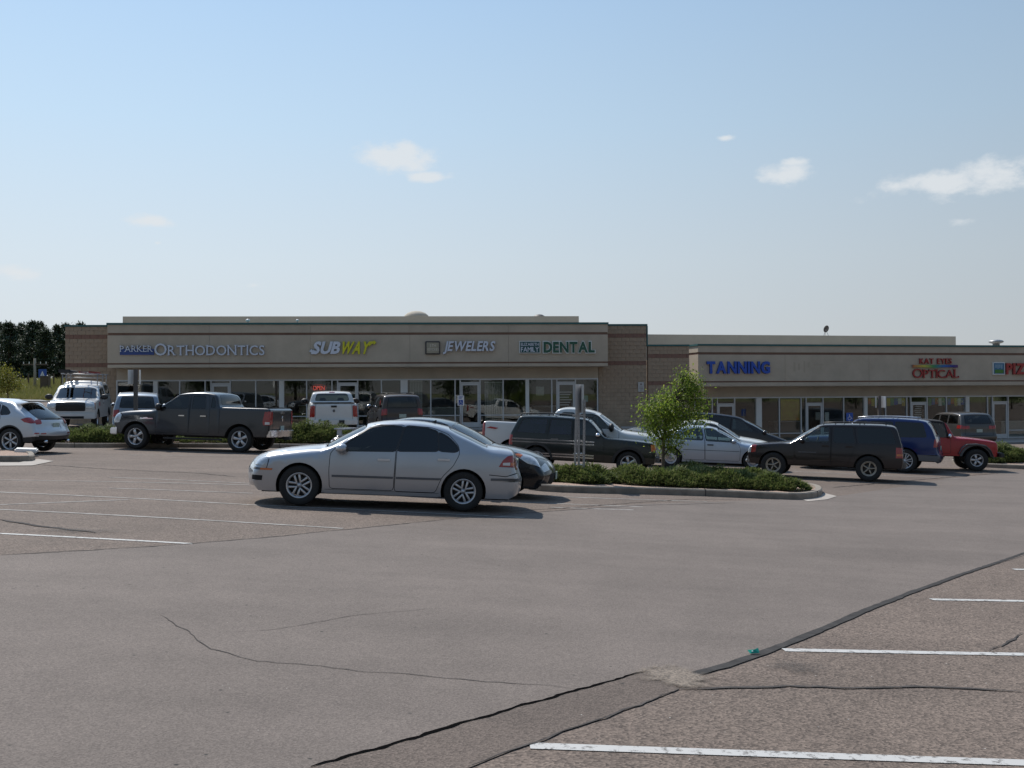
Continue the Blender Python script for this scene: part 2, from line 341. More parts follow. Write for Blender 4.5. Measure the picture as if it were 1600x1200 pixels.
def inside(poly, x, y):
    c = False; n = len(poly)
    for i in range(n):
        x1, y1 = poly[i][:2]; x2, y2 = poly[i-1][:2]
        if (y1 > y) != (y2 > y) and x < (x2-x1)*(y-y1)/(y2-y1)+x1: c = not c
    return c
def drape(name, poly, lift, m, step=.5, label=None, kind='structure', dz=None):
    P = [Vector((p[0], p[1])) for p in poly]; n = len(P)
    x0, x1 = min(p.x for p in P), max(p.x for p in P); y0, y1 = min(p.y for p in P), max(p.y for p in P)
    dens = []
    for i in range(n):
        a, b = P[i], P[(i+1) % n]; k = max(1, int((b-a).length/step))
        for j in range(k): dens.append(a.lerp(b, j/k))
    pts = list(dens); gxs = np.arange(math.floor(x0/step)*step, x1, step); gys = np.arange(math.floor(y0/step)*step, y1, step)
    for y in gys:
        for x in gxs:
            if inside(dens, x, y) : pts.append(Vector((x, y)))
    ed = [(i, (i+1) % len(dens)) for i in range(len(dens))]
    v, e_, f, *_ = delaunay_2d_cdt(pts, ed, [], 0, 1e-5)
    F = []
    for t in f:
        cx = sum(v[i].x for i in t)/3; cy = sum(v[i].y for i in t)/3
        if inside(dens, cx, cy): F.append(tuple(t))
    V = [(p.x, p.y, zt(p.x, p.y) + lift + (dz(p.x, p.y) if dz else 0)) for p in v]
    o = link(name, pymesh(name, V, F, True), m)
    return tag(o, label, kind=kind)
H = lambda *pts: [hit(x, y) for x, y in pts]
far_lane = H((1460, 748), (1600, 733)); far_lane2 = far_lane[1] + (far_lane[1]-far_lane[0])*.6
# drive lane: smoother asphalt, runs from the near left to the far right
left_edge = H((0, 868), (90, 863), (200, 857), (300, 850), (420, 840), (560, 826), (700, 812), (860, 799), (1000, 788), (1150, 783), (1290, 778), (1400, 762), (1480, 748), (1600, 735))
right_edge = H((1600, 868), (1500, 900), (1430, 925), (1340, 962), (1250, 1000), (1180, 1022), (1080, 1055), (1040, 1062), (1000, 1052), (880, 1085), (760, 1120), (620, 1163), (490, 1199))
dr = (right_edge[-1]-right_edge[-3]).normalized(); dl = (left_edge[0]-left_edge[2]).normalized(); df = (left_edge[-1]-left_edge[-3]).normalized(); dfr = (right_edge[0]-right_edge[2]).normalized()
lane = [left_edge[0]+dl*22] + left_edge + [left_edge[-1]+df*6, Vector((44, 44, 0)), Vector((44, 38, 0)), right_edge[0]+dfr*10] + right_edge + [right_edge[-1]+dr*16]
drape('drive_lane', lane, .004, M['lane'], .5, 'smoother grey asphalt drive lane crossing the lot diagonally')
patch = H((490, 1200), (620, 1164), (760, 1121), (880, 1086), (1000, 1053), (1030, 1058), (1062, 1078), (1000, 1103), (920, 1130), (850, 1155), (780, 1182), (700, 1215), (560, 1270), (350, 1300), (330, 1250))
drape('asphalt_patch', patch, .006, M['patch'], .3, 'dark sunken strip of patched asphalt along the lane edge')
GRAVEL = H((980, 1046), (1060, 1036), (1130, 1056), (1130, 1086), (1040, 1084), (980, 1070))

def ribbon(name, pts, w, lift, m, label=None, jag=0, step=.12, parent=None, seed=1, taper=True, kind='structure'):
    r = random.Random(seed); P = []
    for a, b in zip(pts[:-1], pts[1:]):
        k = max(1, int((b-a).length/step))
        for j in range(k): P.append(a.lerp(b, j/k))
    P.append(pts[-1]); V = []; F = []; n = len(P); off = 0
    for i, p in enumerate(P):
        d = (P[min(i+1, n-1)] - P[max(i-1, 0)]); nn = Vector((-d.y, d.x)).normalized()
        off = off*.7 + r.uniform(-jag, jag); f = min(1, .25+min(i, n-1-i)/6) if taper else 1
        w_ = (w if not isinstance(w, (list, tuple)) else w[0]+(w[1]-w[0])*i/(n-1)); ww = w_ * f * (1 + (r.uniform(-.35, .35)*min(1, .03/w_) if jag else 0)) / 2
        for s in (1, -1):
            q = Vector((p.x, p.y)) + nn*(off + s*ww); V.append((q.x, q.y, zt(q.x, q.y)+lift))
    for i in range(n-1): F.append((2*i+1, 2*i+3, 2*i+2, 2*i))
    o = link(name, pymesh(name, V, F), m, parent)
    return tag(o, label, kind=kind) if not parent else o
ribbon('tar_seam', H((1078, 1056), (1130, 1042), (1180, 1026), (1240, 1003), (1300, 978), (1340, 960), (1420, 928), (1500, 899), (1600, 865), (1660, 842)), (.085, .045), .0085, M['tar'], 'dark tar seal band along the right edge of the lane', jag=.004, seed=3, taper=False)
ribbon('asphalt_crack', H((486, 1201), (620, 1163), (700, 1138), (760, 1120), (820, 1103), (880, 1085), (950, 1066), (1000, 1052), (1020, 1045)), (.030, .018), .0095, mat('open joint', (.006, .006, .006), 1.0, spec=0), 'deep dark open joint between lane and patch', jag=.010, seed=5, step=.05)
CR = [([(250, 962), (290, 985), (330, 1015), (400, 1035), (500, 1042), (560, 1050), (640, 1054), (700, 1060), (760, 1066), (860, 1072), (905, 1077)], .009, 'crack wandering across the lane from the left'),
      ([(1062, 1078), (1140, 1075), (1230, 1072), (1330, 1076), (1420, 1074), (1500, 1076), (1600, 1081)], .035, 'crack running right from the gravel corner'),
      ([(1062, 1078), (1000, 1103), (920, 1130), (850, 1155), (780, 1182), (740, 1198)], .014, 'rough broken lower edge of the patch'),
      ([(0, 868), (90, 863), (200, 857), (300, 850), (420, 840), (560, 826), (700, 812), (860, 799), (1000, 790), (1150, 786)], .03, 'seam between the left lot and the lane'),
      ([(800, 799), (900, 793), (1000, 785), (1080, 780), (1160, 781)], .03, 'sealed seam curving in front of the island curb'),
      ([(0, 812), (60, 822), (150, 833)], .07, 'old tar line between the left stall lines'),
      ([(1545, 1018), (1570, 1008), (1600, 990)], .02, 'short crack crossing the right stall line'),
      ([(1300, 762), (1400, 753), (1500, 744), (1560, 740)], .05, 'tar seam near the far end of the lane'),
      ([(340, 990), (420, 985), (560, 962), (700, 950)], .006, 'hairline crack fading across the lane'),
      ([(370, 745), (300, 739), (180, 734), (60, 726)], .05, 'far old tar line across the left lot')]
for i, (p, w, lb) in enumerate(CR): ribbon('asphalt_crack', H(*p), w, .0075, M['oldtar'], lb, jag=.012 if w < .05 else .02, seed=11+i, step=.07)
# painted stall lines
def paint_mat():
    m = bpy.data.materials.new('worn white paint'); m.use_nodes = True; nt = m.node_tree; b = nt.nodes['Principled BSDF']; L = nt.links.new
    t = nt.nodes.new('ShaderNodeTexCoord'); n = nt.nodes.new('ShaderNodeTexNoise'); n.inputs['Scale'].default_value = 16; n.inputs['Detail'].default_value = 9; n.inputs['Roughness'].default_value = .75
    L(t.outputs['Object'], n.inputs['Vector']); r = nt.nodes.new('ShaderNodeValToRGB'); L(n.outputs['Fac'], r.inputs[0])
    r.color_ramp.elements[0].position = .40; r.color_ramp.elements[0].color = (.15, .14, .13, 1); r.color_ramp.elements[1].position = .47; r.color_ramp.elements[1].color = (.47, .46, .44, 1)
    L(r.outputs[0], b.inputs['Base Color']); b.inputs['Roughness'].default_value = .8; return m
M['paint'] = paint_mat()
M['fpaint'] = mat('faded paint', (.38, .36, .335), .85, col2=(.17, .155, .14), nscale=5)
LN = [((828, 1166), (1700, 1196), .1, 0, 'nearest bright white stall line at the bottom right'), ((1224, 1016), (1800, 1026), .1, 0, 'bright white stall line second from the bottom right'),
      ((1455, 937), (1800, 942), .1, 0, 'white stall line ending at the middle of the right edge'), ((1584, 890), (1800, 892), .1, 0, 'farthest white stall line on the right'),
      ((-200, 825), (302, 850), .09, 0, 'white stall line nearest the lane on the left'), ((-150, 790), (536, 826), .09, 1, 'second faded stall line on the left'),
      ((-200, 761), (390, 789), .09, 1, 'third faded stall line on the left'), ((390, 789), (820, 809), .08, 1, 'faded stall line passing under the silver sedan'),
      ((-50, 791), (200, 781), .08, 1, 'faded stripe crossing the left stalls'), ((170, 763), (395, 771), .08, 1, 'faded stall line left of the silver sedan bumper'),
      ((0, 750), (390, 758), .08, 1, 'long faded stall line farther back on the left'), ((170, 746), (400, 756), .08, 1, 'short faded line beyond the sedan hood'), ((810, 785), (1005, 792), .09, 1, 'faded stall line right of the sedan tail'),
      ((860, 776), (1105, 784), .09, 1, 'faded stall line along the island curb'), ((860, 793), (990, 797), .09, 1, 'short stall line right of the sedan shadow'), ((200, 711), (560, 716), .09, 1, 'faded line behind the grey pickup'),
      ((1200, 735), (1500, 748), .1, 1, 'faded stall line under the dark boxy suv'), ((1290, 728), (1560, 738), .1, 1, 'faded stall line under the blue suv')]
for a, b, w, k, lb in LN: ribbon('stall_line', H(a, b), w, .0045, M['fpaint' if k else 'paint'], lb, taper=False, step=.4)
# oil stains
def stain_mat(col=(.05, .046, .042), top=.6, a0=.36):
    m = bpy.data.materials.new('soft stain'); m.use_nodes = True; nt = m.node_tree; b = nt.nodes['Principled BSDF']; L = nt.links.new; b.inputs['Base Color'].default_value = (*col, 1); b.inputs['Roughness'].default_value = .85
    t = nt.nodes.new('ShaderNodeTexCoord'); v = nt.nodes.new('ShaderNodeVectorMath'); v.operation = 'SUBTRACT'; v.inputs[1].default_value = (.5, .5, 0); L(t.outputs['Generated'], v.inputs[0])
    v2 = nt.nodes.new('ShaderNodeVectorMath'); v2.operation = 'MULTIPLY'; v2.inputs[1].default_value = (1, 1, 0); L(v.outputs[0], v2.inputs[0]); l = nt.nodes.new('ShaderNodeVectorMath'); l.operation = 'LENGTH'; L(v2.outputs[0], l.inputs[0])
    n = nt.nodes.new('ShaderNodeTexNoise'); n.inputs['Scale'].default_value = 9; n.inputs['Detail'].default_value = 8; L(t.outputs['Object'], n.inputs['Vector'])
    n9 = nt.nodes.new('ShaderNodeTexNoise'); n9.inputs['Scale'].default_value = 55; n9.inputs['Detail'].default_value = 4; L(t.outputs['Object'], n9.inputs['Vector']); r9 = nt.nodes.new('ShaderNodeValToRGB'); L(n9.outputs['Fac'], r9.inputs[0]); r9.color_ramp.elements[0].position = .38; r9.color_ramp.elements[0].color = (*[c*.5 for c in col], 1); r9.color_ramp.elements[1].position = .62; r9.color_ramp.elements[1].color = (*[c*1.3 for c in col], 1); L(r9.outputs[0], b.inputs['Base Color'])
    a_ = nt.nodes.new('ShaderNodeMath'); a_.operation = 'MULTIPLY_ADD'; a_.inputs[1].default_value = .62; L(n.outputs['Fac'], a_.inputs[0]); L(l.outputs['Value'], a_.inputs[2])
    r = nt.nodes.new('ShaderNodeMapRange'); r.interpolation_type = 'SMOOTHSTEP'; r.inputs['From Min'].default_value = .72; r.inputs['From Max'].default_value = a0; r.inputs['To Max'].default_value = top; L(a_.outputs[0], r.inputs['Value']); L(r.outputs[0], b.inputs['Alpha']); return m
M['stain'] = stain_mat(top=.32)
drape('gravel_patch', GRAVEL, .0115, stain_mat((.23, .185, .145), .85, .46), .12, 'sandy gravel washed into the broken corner of the patch', dz=lambda x, y: .002*math.sin(x*17)*math.cos(y*13))
for i, (px, py, rx, ry, lb) in enumerate([(1246, 1045, .32, .14, 'dark oil stain between the right stall lines'), (690, 808, .5, .16, 'dark oil stain on the line under the silver sedan'), (118, 830, .9, .16, 'dark oil stain among the left stall lines'), (1240, 748, .9, .4, 'oil stain in front of the plum suv')]):
    c = hit(px, py); drape('oil_stain', [(c.x-rx, c.y-ry*2), (c.x+rx, c.y-ry*2), (c.x+rx, c.y+ry*2), (c.x-rx, c.y+ry*2)], .0135, M['stain'], .3, lb)

# ------------------------------------------------------------ curbed islands
def chaikin(P, n=2):
    for _ in range(n):
        Q = []
        for i in range(len(P)):
            a, b = P[i], P[(i+1) % len(P)]; Q += [a.lerp(b, .25), a.lerp(b, .75)]
        P = Q
    return P
def inset(P, d):
    n = len(P); out = []
    for i in range(n):
        a, b, c = P[i-1], P[i], P[(i+1) % n]
        n1 = Vector((-(b-a).y, (b-a).x)).normalized(); n2 = Vector((-(c-b).y, (c-b).x)).normalized(); m = (n1+n2).normalized()
        out.append(b + m*d/max(.5, m.dot(n1)))
    return out
def island(P, label, mulch_label, hgt=.15):
    P = [Vector((p[0], p[1])) for p in P]
    if sum(P[i-1].x*P[i].y - P[i].x*P[i-1].y for i in range(len(P))) < 0: P = P[::-1]
    P = chaikin(P, 2); D = []
    for i in range(len(P)):
        a, b = P[i], P[(i+1) % len(P)]; k = max(1, int((b-a).length/.4))
        for j in range(k): D.append(a.lerp(b, j/k))
    rings = [(D, -.05), (D, hgt*.82), (inset(D, .025), hgt), (inset(D, .15), hgt), (inset(D, .16), hgt-.05)]
    V = []; F = []; n = len(D)
    for ring, z in rings:
        for p in ring: V.append((p.x, p.y, zt(p.x, p.y)+z))
    for k in range(len(rings)-1):
        for i in range(n):
            j = (i+1) % n; F.append((k*n+i, k*n+j, (k+1)*n+j, (k+1)*n+i))
    # expansion joints every 3 m recessed by material change: narrow dark slots
    o = link('curb', pymesh('curb', V, F), M['concrete']); tag(o, label, kind='structure')
    jb = MB(); acc_ = 0
    for i in range(n):
        acc_ += (D[i]-D[i-1]).length
        if acc_ > 2.9:
            acc_ = 0; d = (D[(i+1) % n]-D[i-1]).normalized(); nn = Vector((-d.y, d.x)); p = D[i]; z = zt(p.x, p.y)
            a = p - nn*.004; b = p + nn*.15
            V2 = [(q.x+d.x*s, q.y+d.y*s, z+h) for q in (a, b) for s in (-.008, .008) for h in (-.02, hgt+.004)]
            jb.add(V2, [(0,1,3,2),(4,6,7,5),(0,4,5,1),(2,3,7,6),(1,5,7,3)])
    if jb.V: jb.build('joint', M['oldtar'], o)
    drape('rock_mulch', inset(D, .16), hgt-.03, M['mulch'], .3, mulch_label, dz=lambda x, y: .02*math.sin(x*7)*math.cos(y*9))
    return D
A = hit(835, 769); B = hit(1050, 773); Bc = hit(1190, 779); Cc = hit(1258, 782); Dd = hit(1289, 775); Ee = hit(1278, 764)
ISL1 = island([A, B, Bc, Cc, Dd, Ee, hit(1200, 757.5), A + Vector((.2, 2.3, 0)), A + Vector((-.3, 1.6, 0))], 'low concrete curb around the tree island', 'reddish rock mulch under the junipers of the tree island')
A2 = hit(78, 700); B2 = hit(280, 699.5); C2 = hit(452, 700); D2 = hit(700, 706)
ISL2 = island([A2, B2, C2, D2, D2+Vector((.6, 2.4, 0)), C2+Vector((.3, 2.6, 0)), B2+Vector((0, 2.6, 0)), A2+Vector((0, 2.4, 0)), A2+Vector((-.9, 1.2, 0))], 'long low curb behind the grey pickup', 'tan rock mulch behind the grey pickup')
A3 = hit(1540, 731); B3 = hit(1700, 736)
ISL3 = island([A3, B3, B3+Vector((0, 3.2, 0)), A3+Vector((0, 3.0, 0)), A3+Vector((-.6, 1.5, 0))], 'curb of the far right island beyond the red off-roader', 'rock mulch of the far right island')
A4 = hit(-160, 721); B4 = hit(40, 722); C4 = hit(57, 720)
ISL4 = island([A4, B4, C4, hit(50, 712), hit(20, 709), A4+Vector((0, 1.3, 0))], 'curb end of the bare island at the left edge', 'bare rock mulch of the left edge island')
drape('concrete_apron', H((-60, 729), (50, 728), (84, 721), (58, 717.5), (30, 723), (-60, 723)), .012, M['walk'], .3, 'pale concrete strip around the left island end')
drape('concrete_apron', H((1262, 784), (1292, 781), (1308, 776), (1288, 771), (1270, 779), (1255, 781.5)), .012, M['walk'], .3, 'pale concrete strip around the tree island tip')
mb = MB(); c = hit(41, 713); mb.box(-.28, .28, -.2, .2, 0, .12)
tag(mb.build('utility_cover', M['white'], bevel=.03, loc=(c.x, c.y, c.z+.10), rot=(.06, .05, .3)), 'small whitish box on the bare island at the left edge', 'utility box')

# ------------------------------------------------------------ vegetation builders
def juniper_bed(name, D, label, spots, h=.38, dens=1, bare=()):
    """sprawling juniper: arching sprays of thin scale-leaved blades, mounded height"""
    spots = [(s[0].x, s[0].y, s[1], s[2]) for s in spots]
    V = []; F = []; poly = inset([Vector((p[0], p[1])) for p in D], .1)
    tot = 0
    for (cx, cy, r, hh) in spots:
        n = int(1500*r*r*dens)
        for _ in range(n):
            a = rng.uniform(0, 6.283); q = r*math.sqrt(rng.uniform(0, 1)); x = cx+q*math.cos(a); y = cy+q*math.sin(a)*.9
            if not inside(poly, x, y): continue
            mound = hh*(1-(q/r)**2)**.6; lob = .75+.25*math.sin(x*5+cx)*math.cos(y*6+cy)
            top = mound*lob*rng.uniform(.55, 1.08); z = zt(x, y)+.11+top
            # spray: a tapered zig of 3 blades
            dirn = a + rng.uniform(-1.1, 1.1); el = rng.uniform(.15, 1.1); L = rng.uniform(.07, .17); w = rng.uniform(.010, .02)
            dx, dy, dz_ = math.cos(dirn)*math.cos(el), math.sin(dirn)*math.cos(el), math.sin(el)
            sx, sy = -math.sin(dirn)*w, math.cos(dirn)*w
            b = len(V)
            V += [(x-sx, y-sy, z), (x+sx, y+sy, z), (x+dx*L*.6+sx*.8, y+dy*L*.6+sy*.8, z+dz_*L*.6), (x+dx*L, y+dy*L, z+dz_*L), (x+dx*L*.6-sx*.8, y+dy*L*.6-sy*.8, z+dz_*L*.6)]
            F.append((b, b+1, b+2, b+3, b+4))
            # side twig
            d2 = dirn+rng.choice((-1, 1))*.8; L2 = L*.6; mx, my, mz = x+dx*L*.4, y+dy*L*.4, z+dz_*L*.4
            b = len(V); V += [(mx, my, mz-w*.6), (mx+math.cos(d2)*L2, my+math.sin(d2)*L2, mz+L2*.4), (mx, my, mz+w*.8)]; F.append((b, b+1, b+2))
    # opaque inner mass so that the bed has dark depth
    o = tag(link(name, pymesh(name, V, F), M['juniper']), label, 'juniper', kind='stuff')
    return o
def S(px, py, r, h, dy=0): p = hit(px, py); return (Vector((p.x, p.y+dy)), r, h)
juniper_bed('juniper_ground_cover', ISL1, 'spreading dark green junipers filling the tree island', [S(885, 764, .75, .42, .9), S(862, 764, .6, .4, 1.2), S(945, 760, .8, .42, 1.0), S(985, 764, .75, .40, 1.0), S(1010, 768, .7, .4, .7), S(1055, 770, .8, .42, .6), S(1100, 771, .9, .45, .7), S(1150, 772, .85, .42, .6), S(1120, 770, .8, .45, 1.1), S(1060, 770, .8, .42, 1.2), S(915, 769, .6, .34, 1.2), S(905, 768, .6, .4, 1.3),
    S(1195, 774, .75, .38, .5), S(1230, 776, .62, .34, .45), S(1180, 765, .7, .42, .7), S(1085, 766, .8, .48, .9), S(930, 769, .7, .4, 1.6), S(1010, 756, .7, .42, 1.1)], dens=3.4)
juniper_bed('juniper_ground_cover', ISL2, 'low junipers behind the grey pickup', [S(x, 699.5, r, h, dy) for x, r, h, dy in [(92, .8, .5, 1.1), (115, .9, .6, 1.2), (140, 1.0, .62, 1.3), (165, .9, .6, 1.2), (190, .8, .5, 1.2), (120, .8, .6, 1.9), (240, .8, .35, 1.3), (300, .8, .3, 1.4), (360, .8, .35, 1.4), (420, .9, .5, 1.3), (440, 1.0, .68, 1.3), (465, 1.1, .82, 1.4), (490, 1.1, .8, 1.3), (515, 1.0, .68, 1.4), (545, .9, .5, 1.4), (600, .8, .5, 1.4), (650, .8, .5, 1.4)]], dens=2.6)
juniper_bed('juniper_ground_cover', ISL3, 'low junipers of the far right island beside the shop walk', [S(x, 730, r, h, dy) for x, r, h, dy in [(1552, .8, .5, .9), (1566, .9, .72, 1.2), (1585, 1.0, .75, 1.3), (1605, 1.0, .65, 1.4), (1570, .9, .7, 2.1), (1640, 1.0, .5, 1.4)]], dens=2.6)

def leaf_cloud(blobs, n, size, curl=.3, aspect=.45, droop=.3):
    """blobs: (centre, radii) ; leaves are folded diamonds"""
    V = []; F = []; wts = np.array([b[1][0]*b[1][1]*b[1][2] for b in blobs])**.75; wts /= wts.sum()
    idx = rng.choice(len(blobs), n, p=wts)
    # small clumps inside each blob
    clumps = []
    for bi, (c, r) in enumerate(blobs):
        k = max(4, int(n*wts[bi]/14)); cl = []
        for _ in range(k):
            d = rng.normal(size=3); d /= np.linalg.norm(d); q = rng.uniform(.25, 1)**.5
            cl.append(np.array(c)+d*q*np.array(r))
        clumps.append(cl)
    for bi in idx:
        c = clumps[bi][rng.integers(len(clumps[bi]))]; p = c + rng.normal(size=3)*size*1.5
        a = rng.uniform(0, 6.283); el = rng.uniform(-1.1, .5) - droop; L = size*rng.uniform(.6, 1.25); w = L*aspect*.5
        d = np.array([math.cos(a)*math.cos(el), math.sin(a)*math.cos(el), math.sin(el)]); s = np.cross(d, [0, 0, 1.]); s /= (np.linalg.norm(s)+1e-6); up = np.cross(s, d)
        rl = rng.uniform(-1, 1); s = s*math.cos(rl)+up*math.sin(rl)
        m_ = p + d*L*.45; b = len(V)
        V += [tuple(p), tuple(m_ + s*w), tuple(p+d*L), tuple(m_ - s*w)]; F += [(b, b+1, b+2, b+3)]
    return pymesh('leaves', V, F)
def small_tree(name, base, trunk_px, blobs_px, Y, n, size, leafm, label, group=None):
    t = empty(name, base, 0, label, 'tree', group); inv = Vector(base)
    ppm = FPX/Y; blobs = []
    for (px, py, rx, ry, dy) in blobs_px:
        c = at(px, py, Y+dy) - inv; blobs.append((tuple(c), (rx/ppm, rx/ppm*.85, ry/ppm)))
    mb = MB(); tp = [at(px, py, Y)-inv for px, py in trunk_px]; tp[0] = Vector((tp[0].x, 0, 0)); k = len(tp)
    mb.tube(tp, [.05*(1-.7*i/(k-1))*trunk_px[0][0]/trunk_px[0][0] for i in range(k)], 8); mb.build('trunk', M['bark'], t, True)
    mb = MB()
    for c, r in blobs:
        c = Vector(c); j = min(range(k), key=lambda q: abs(tp[q].z-(c.z-r[2]*1.2))); s = tp[j]
        for w in range(4):
            e_ = c + Vector((rng.uniform(-1, 1)*r[0], rng.uniform(-1, 1)*r[1], rng.uniform(-.3, 1)*r[2]))*.8; m_ = s.lerp(e_, .5)+Vector((0, 0, .08))
            mb.tube([s, m_, e_], [.018, .011, .004], 5)
    mb.build('branch', M['bark'], t, True)
    link('crown', leaf_cloud(blobs, n, size), leafm, t)
    return t
TY = hit(1037, 762).y + .9
tb = at(1037, 740, TY); tb.z = zt(tb.x, tb.y)+.1
small_tree('young_ash_tree', tb, [(1037, 748), (1036, 715), (1037, 690), (1041, 660), (1050, 630), (1066, 600), (1074, 582)],
    [(1078, 598, 17, 17, 0), (1062, 612, 20, 14, .2), (1084, 616, 20, 15, -.1), (1046, 622, 16, 12, .1), (1035, 640, 24, 16, -.3), (1060, 645, 24, 18, 0), (1086, 650, 17, 13, .2), (1008, 634, 12, 9, 0), (1020, 650, 18, 14, .1), (1012, 668, 13, 11, -.1), (1036, 668, 22, 15, -.3), (1060, 672, 20, 13, .2), (1050, 690, 14, 10, 0), (1036, 690, 14, 12, .1), (1050, 700, 6, 5, .1), (1095, 632, 10, 8, 0), (1066, 586, 7, 7, 0)],
    TY, 8600, .078, M['leaf'], 'slender young ash tree with loose light green leaves on the juniper island')
tb = hit(13, 627); tb.z -= .02
small_tree('young_yellowing_tree', tb, [(13, 627), (12, 612), (13, 600), (12, 585)], [(8, 588, 12, 9, 0), (20, 590, 10, 9, .2), (12, 602, 16, 10, -.2), (28, 602, 8, 6, 0), (-4, 598, 12, 14, .1), (6, 578, 9, 6, 0)], tb.y, 2200, .17, M['leaf_yellow'], 'small yellowing tree at the left edge before the grass slope')

def pine(px, py_top, Y, r, label, seed):
    g = random.Random(seed); top = at(px, py_top, Y); base = Vector((top.x, Y, zt(top.x, Y))); h = top.z-base.z
    t = empty('ponderosa_pine', base, 0, label, 'pine tree', 'ponderosa pines on the rise at the left')
    MB().tube([(0, 0, -.2), (0, 0, h*.5), (g.uniform(-.1, .1), 0, h*.95)], [.22, .15, .04], 7).build('trunk', M['pinebark'], t, True)
    V = []; F = []; nl = int(h/.42)
    for i in range(nl):
        f = i/nl; z = h*(.10+.88*f)
        rr = r*.9*min(1, (1.04-f)*2.1)**.9*(.72+.5*g.random()); nb = 7
        for k in range(nb):
            a = g.uniform(0, 6.283); L = rr*g.uniform(.45, 1.05)
            for j in range(56):
                q = L*(.3+.7*g.random()**.6); sp = .16+.16*q/r
                x = math.cos(a)*q+g.gauss(0, sp); y = math.sin(a)*q+g.gauss(0, sp); zz = z+g.gauss(0, .16)+q*.12
                b = len(V); s = g.uniform(.10, .20); aa = g.uniform(0, 6.283); ee = g.uniform(-.3, 1.2)
                dx, dy, dz_ = math.cos(aa)*math.cos(ee)*s*1.7, math.sin(aa)*math.cos(ee)*s*1.7, math.sin(ee)*s*1.7; wx, wy = -math.sin(aa)*s*.5, math.cos(aa)*s*.5
                V += [(x-wx, y-wy, zz), (x+wx, y+wy, zz), (x+dx, y+dy, zz+dz_)]; F.append((b, b+1, b+2))
    link('crown', pymesh('crown', V, F), M['pine'], t)
PN = [(-14, 505, 118, 1.8), (3, 503, 122, 1.7), (15, 501, 112, 1.9), (35, 503, 115, 1.7), (51, 500, 110, 1.9), (62, 501, 118, 1.6), (70, 513, 108, 1.5), (90, 506, 112, 1.2), (103, 503, 116, 1.4), (116, 508, 118, 1.6), (127, 502, 122, 1.5), (141, 509, 118, 1.6), (24, 515, 128, 1.9), (44, 520, 128, 1.9), (98, 525, 126, 1.3), (160, 512, 120, 1.8), (180, 520, 124, 1.8)]
PD = ['dark pine at the very left edge', 'dark pine beside the leftmost one', 'broad round topped pine above the yellowing tree', 'pine with a blunt top third from the left clump', 'tallest pine of the left clump', 'pine at the right of the tallest left one', 'shorter pine beside the sky gap', 'thin pine just right of the sky gap', 'pointed pine right of the sky gap', 'pine next to the shop corner', 'pine crown peeping over the brown corner wall', 'rightmost visible pine crown over the corner wall', 'pine standing in a second row on the left', 'second row pine behind the utility pole', 'second row pine right of the gap', 'pine hidden behind the shop corner', 'pine behind the shop roof']
for i, (a, b, c, d) in enumerate(PN):
    if i < 15: pine(a, b, c, d, PD[i], i)
# tall grass on the slope
V = []; F = []
for _ in range(9000):
    px = rng.uniform(-60, 125); y = rng.uniform(78, 104); d = ray(px, 610); x = d.x/d.y*y; z = zt(x, y); h = rng.uniform(.15, .5); w = .05; b = len(V); l = rng.uniform(-.15, .15)
    V += [(x-w, y, z), (x+w, y, z), (x+l, y+rng.uniform(-.1, .1), z+h)]; F.append((b, b+1, b+2))
tag(link('tall_grass', pymesh('tall_grass', V, F), M['deadgrass']), 'tall dry grass on the slope under the pines', kind='stuff')
# utility pole, fence posts, roadside blue sign
b = hit(54.5, 606); pt = at(53, 560, b.y); hh = pt.z-b.z
t = empty('utility_pole', b, 0, 'thin weathered wooden utility pole in front of the pines', 'utility pole')
MB().tube([(0, 0, -.3), (0, 0, hh)], [.14, .10], 8).build('pole', mat('weathered wood', (.30, .27, .22), .9), t, True)
MB().box(-1.1, 1.1, -.06, .06, hh-.6, hh-.48).build('crossarm', M['bark'], t)
pass
for xx in (-1, -.5, .5, 1): MB().tube([(xx, 0, hh-.48), (xx, 0, hh-.3)], .04, 6).build('insulator', M['white'], t)

M['wood'] = mat('fence post', (.10, .075, .055), .9)
for i, px in enumerate([20, 32, 44.5, 70, 76, 84, 96]):
    b = hit(px, 603.5)
    tag(MB().tube([(0, 0, -.2), (0, 0, 1.15)], .07, 6).build('fence_post', M['wood'], loc=b), ['fence post behind the yellowing tree', 'dark fence post left of the utility pole', 'fence post nearest left of the utility pole', 'fence post right of the blue sign', 'second fence post right of the blue sign', 'fence post toward the white truck rack', 'fence post nearest the shop corner'][i], 'fence post', 'fence posts along the grass slope')
b = hit(66.5, 608); t = empty('roadside_sign', b, 0, 'small blue and white roadside sign in front of the pines', 'road sign')
MB().tube([(0, 0, -.1), (0, 0, 1.4)], .04, 6).build('post', M['galv'], t, True); MB().box(-.35, .35, -.02, .02, 1.0, 1.75).build('panel', M['blue_sign'], t)
MB().add([(-.2, -.03, 1.15), (.2, -.03, 1.15), (0, -.03, 1.6)], [(0, 1, 2)]).build('arrow', M['signwhite'], t)
b = hit(71, 608); t = empty('roadside_cabinet', b, 0, 'dark roadside cabinet beside the blue sign', 'cabinet')
MB().box(-.35, .35, -.3, .3, 0, 1.1).build('box', M['wood'], t, bevel=.04); MB().box(-.38, .38, -.33, .33, 1.1, 1.16).build('lid', M['polepaint'], t)

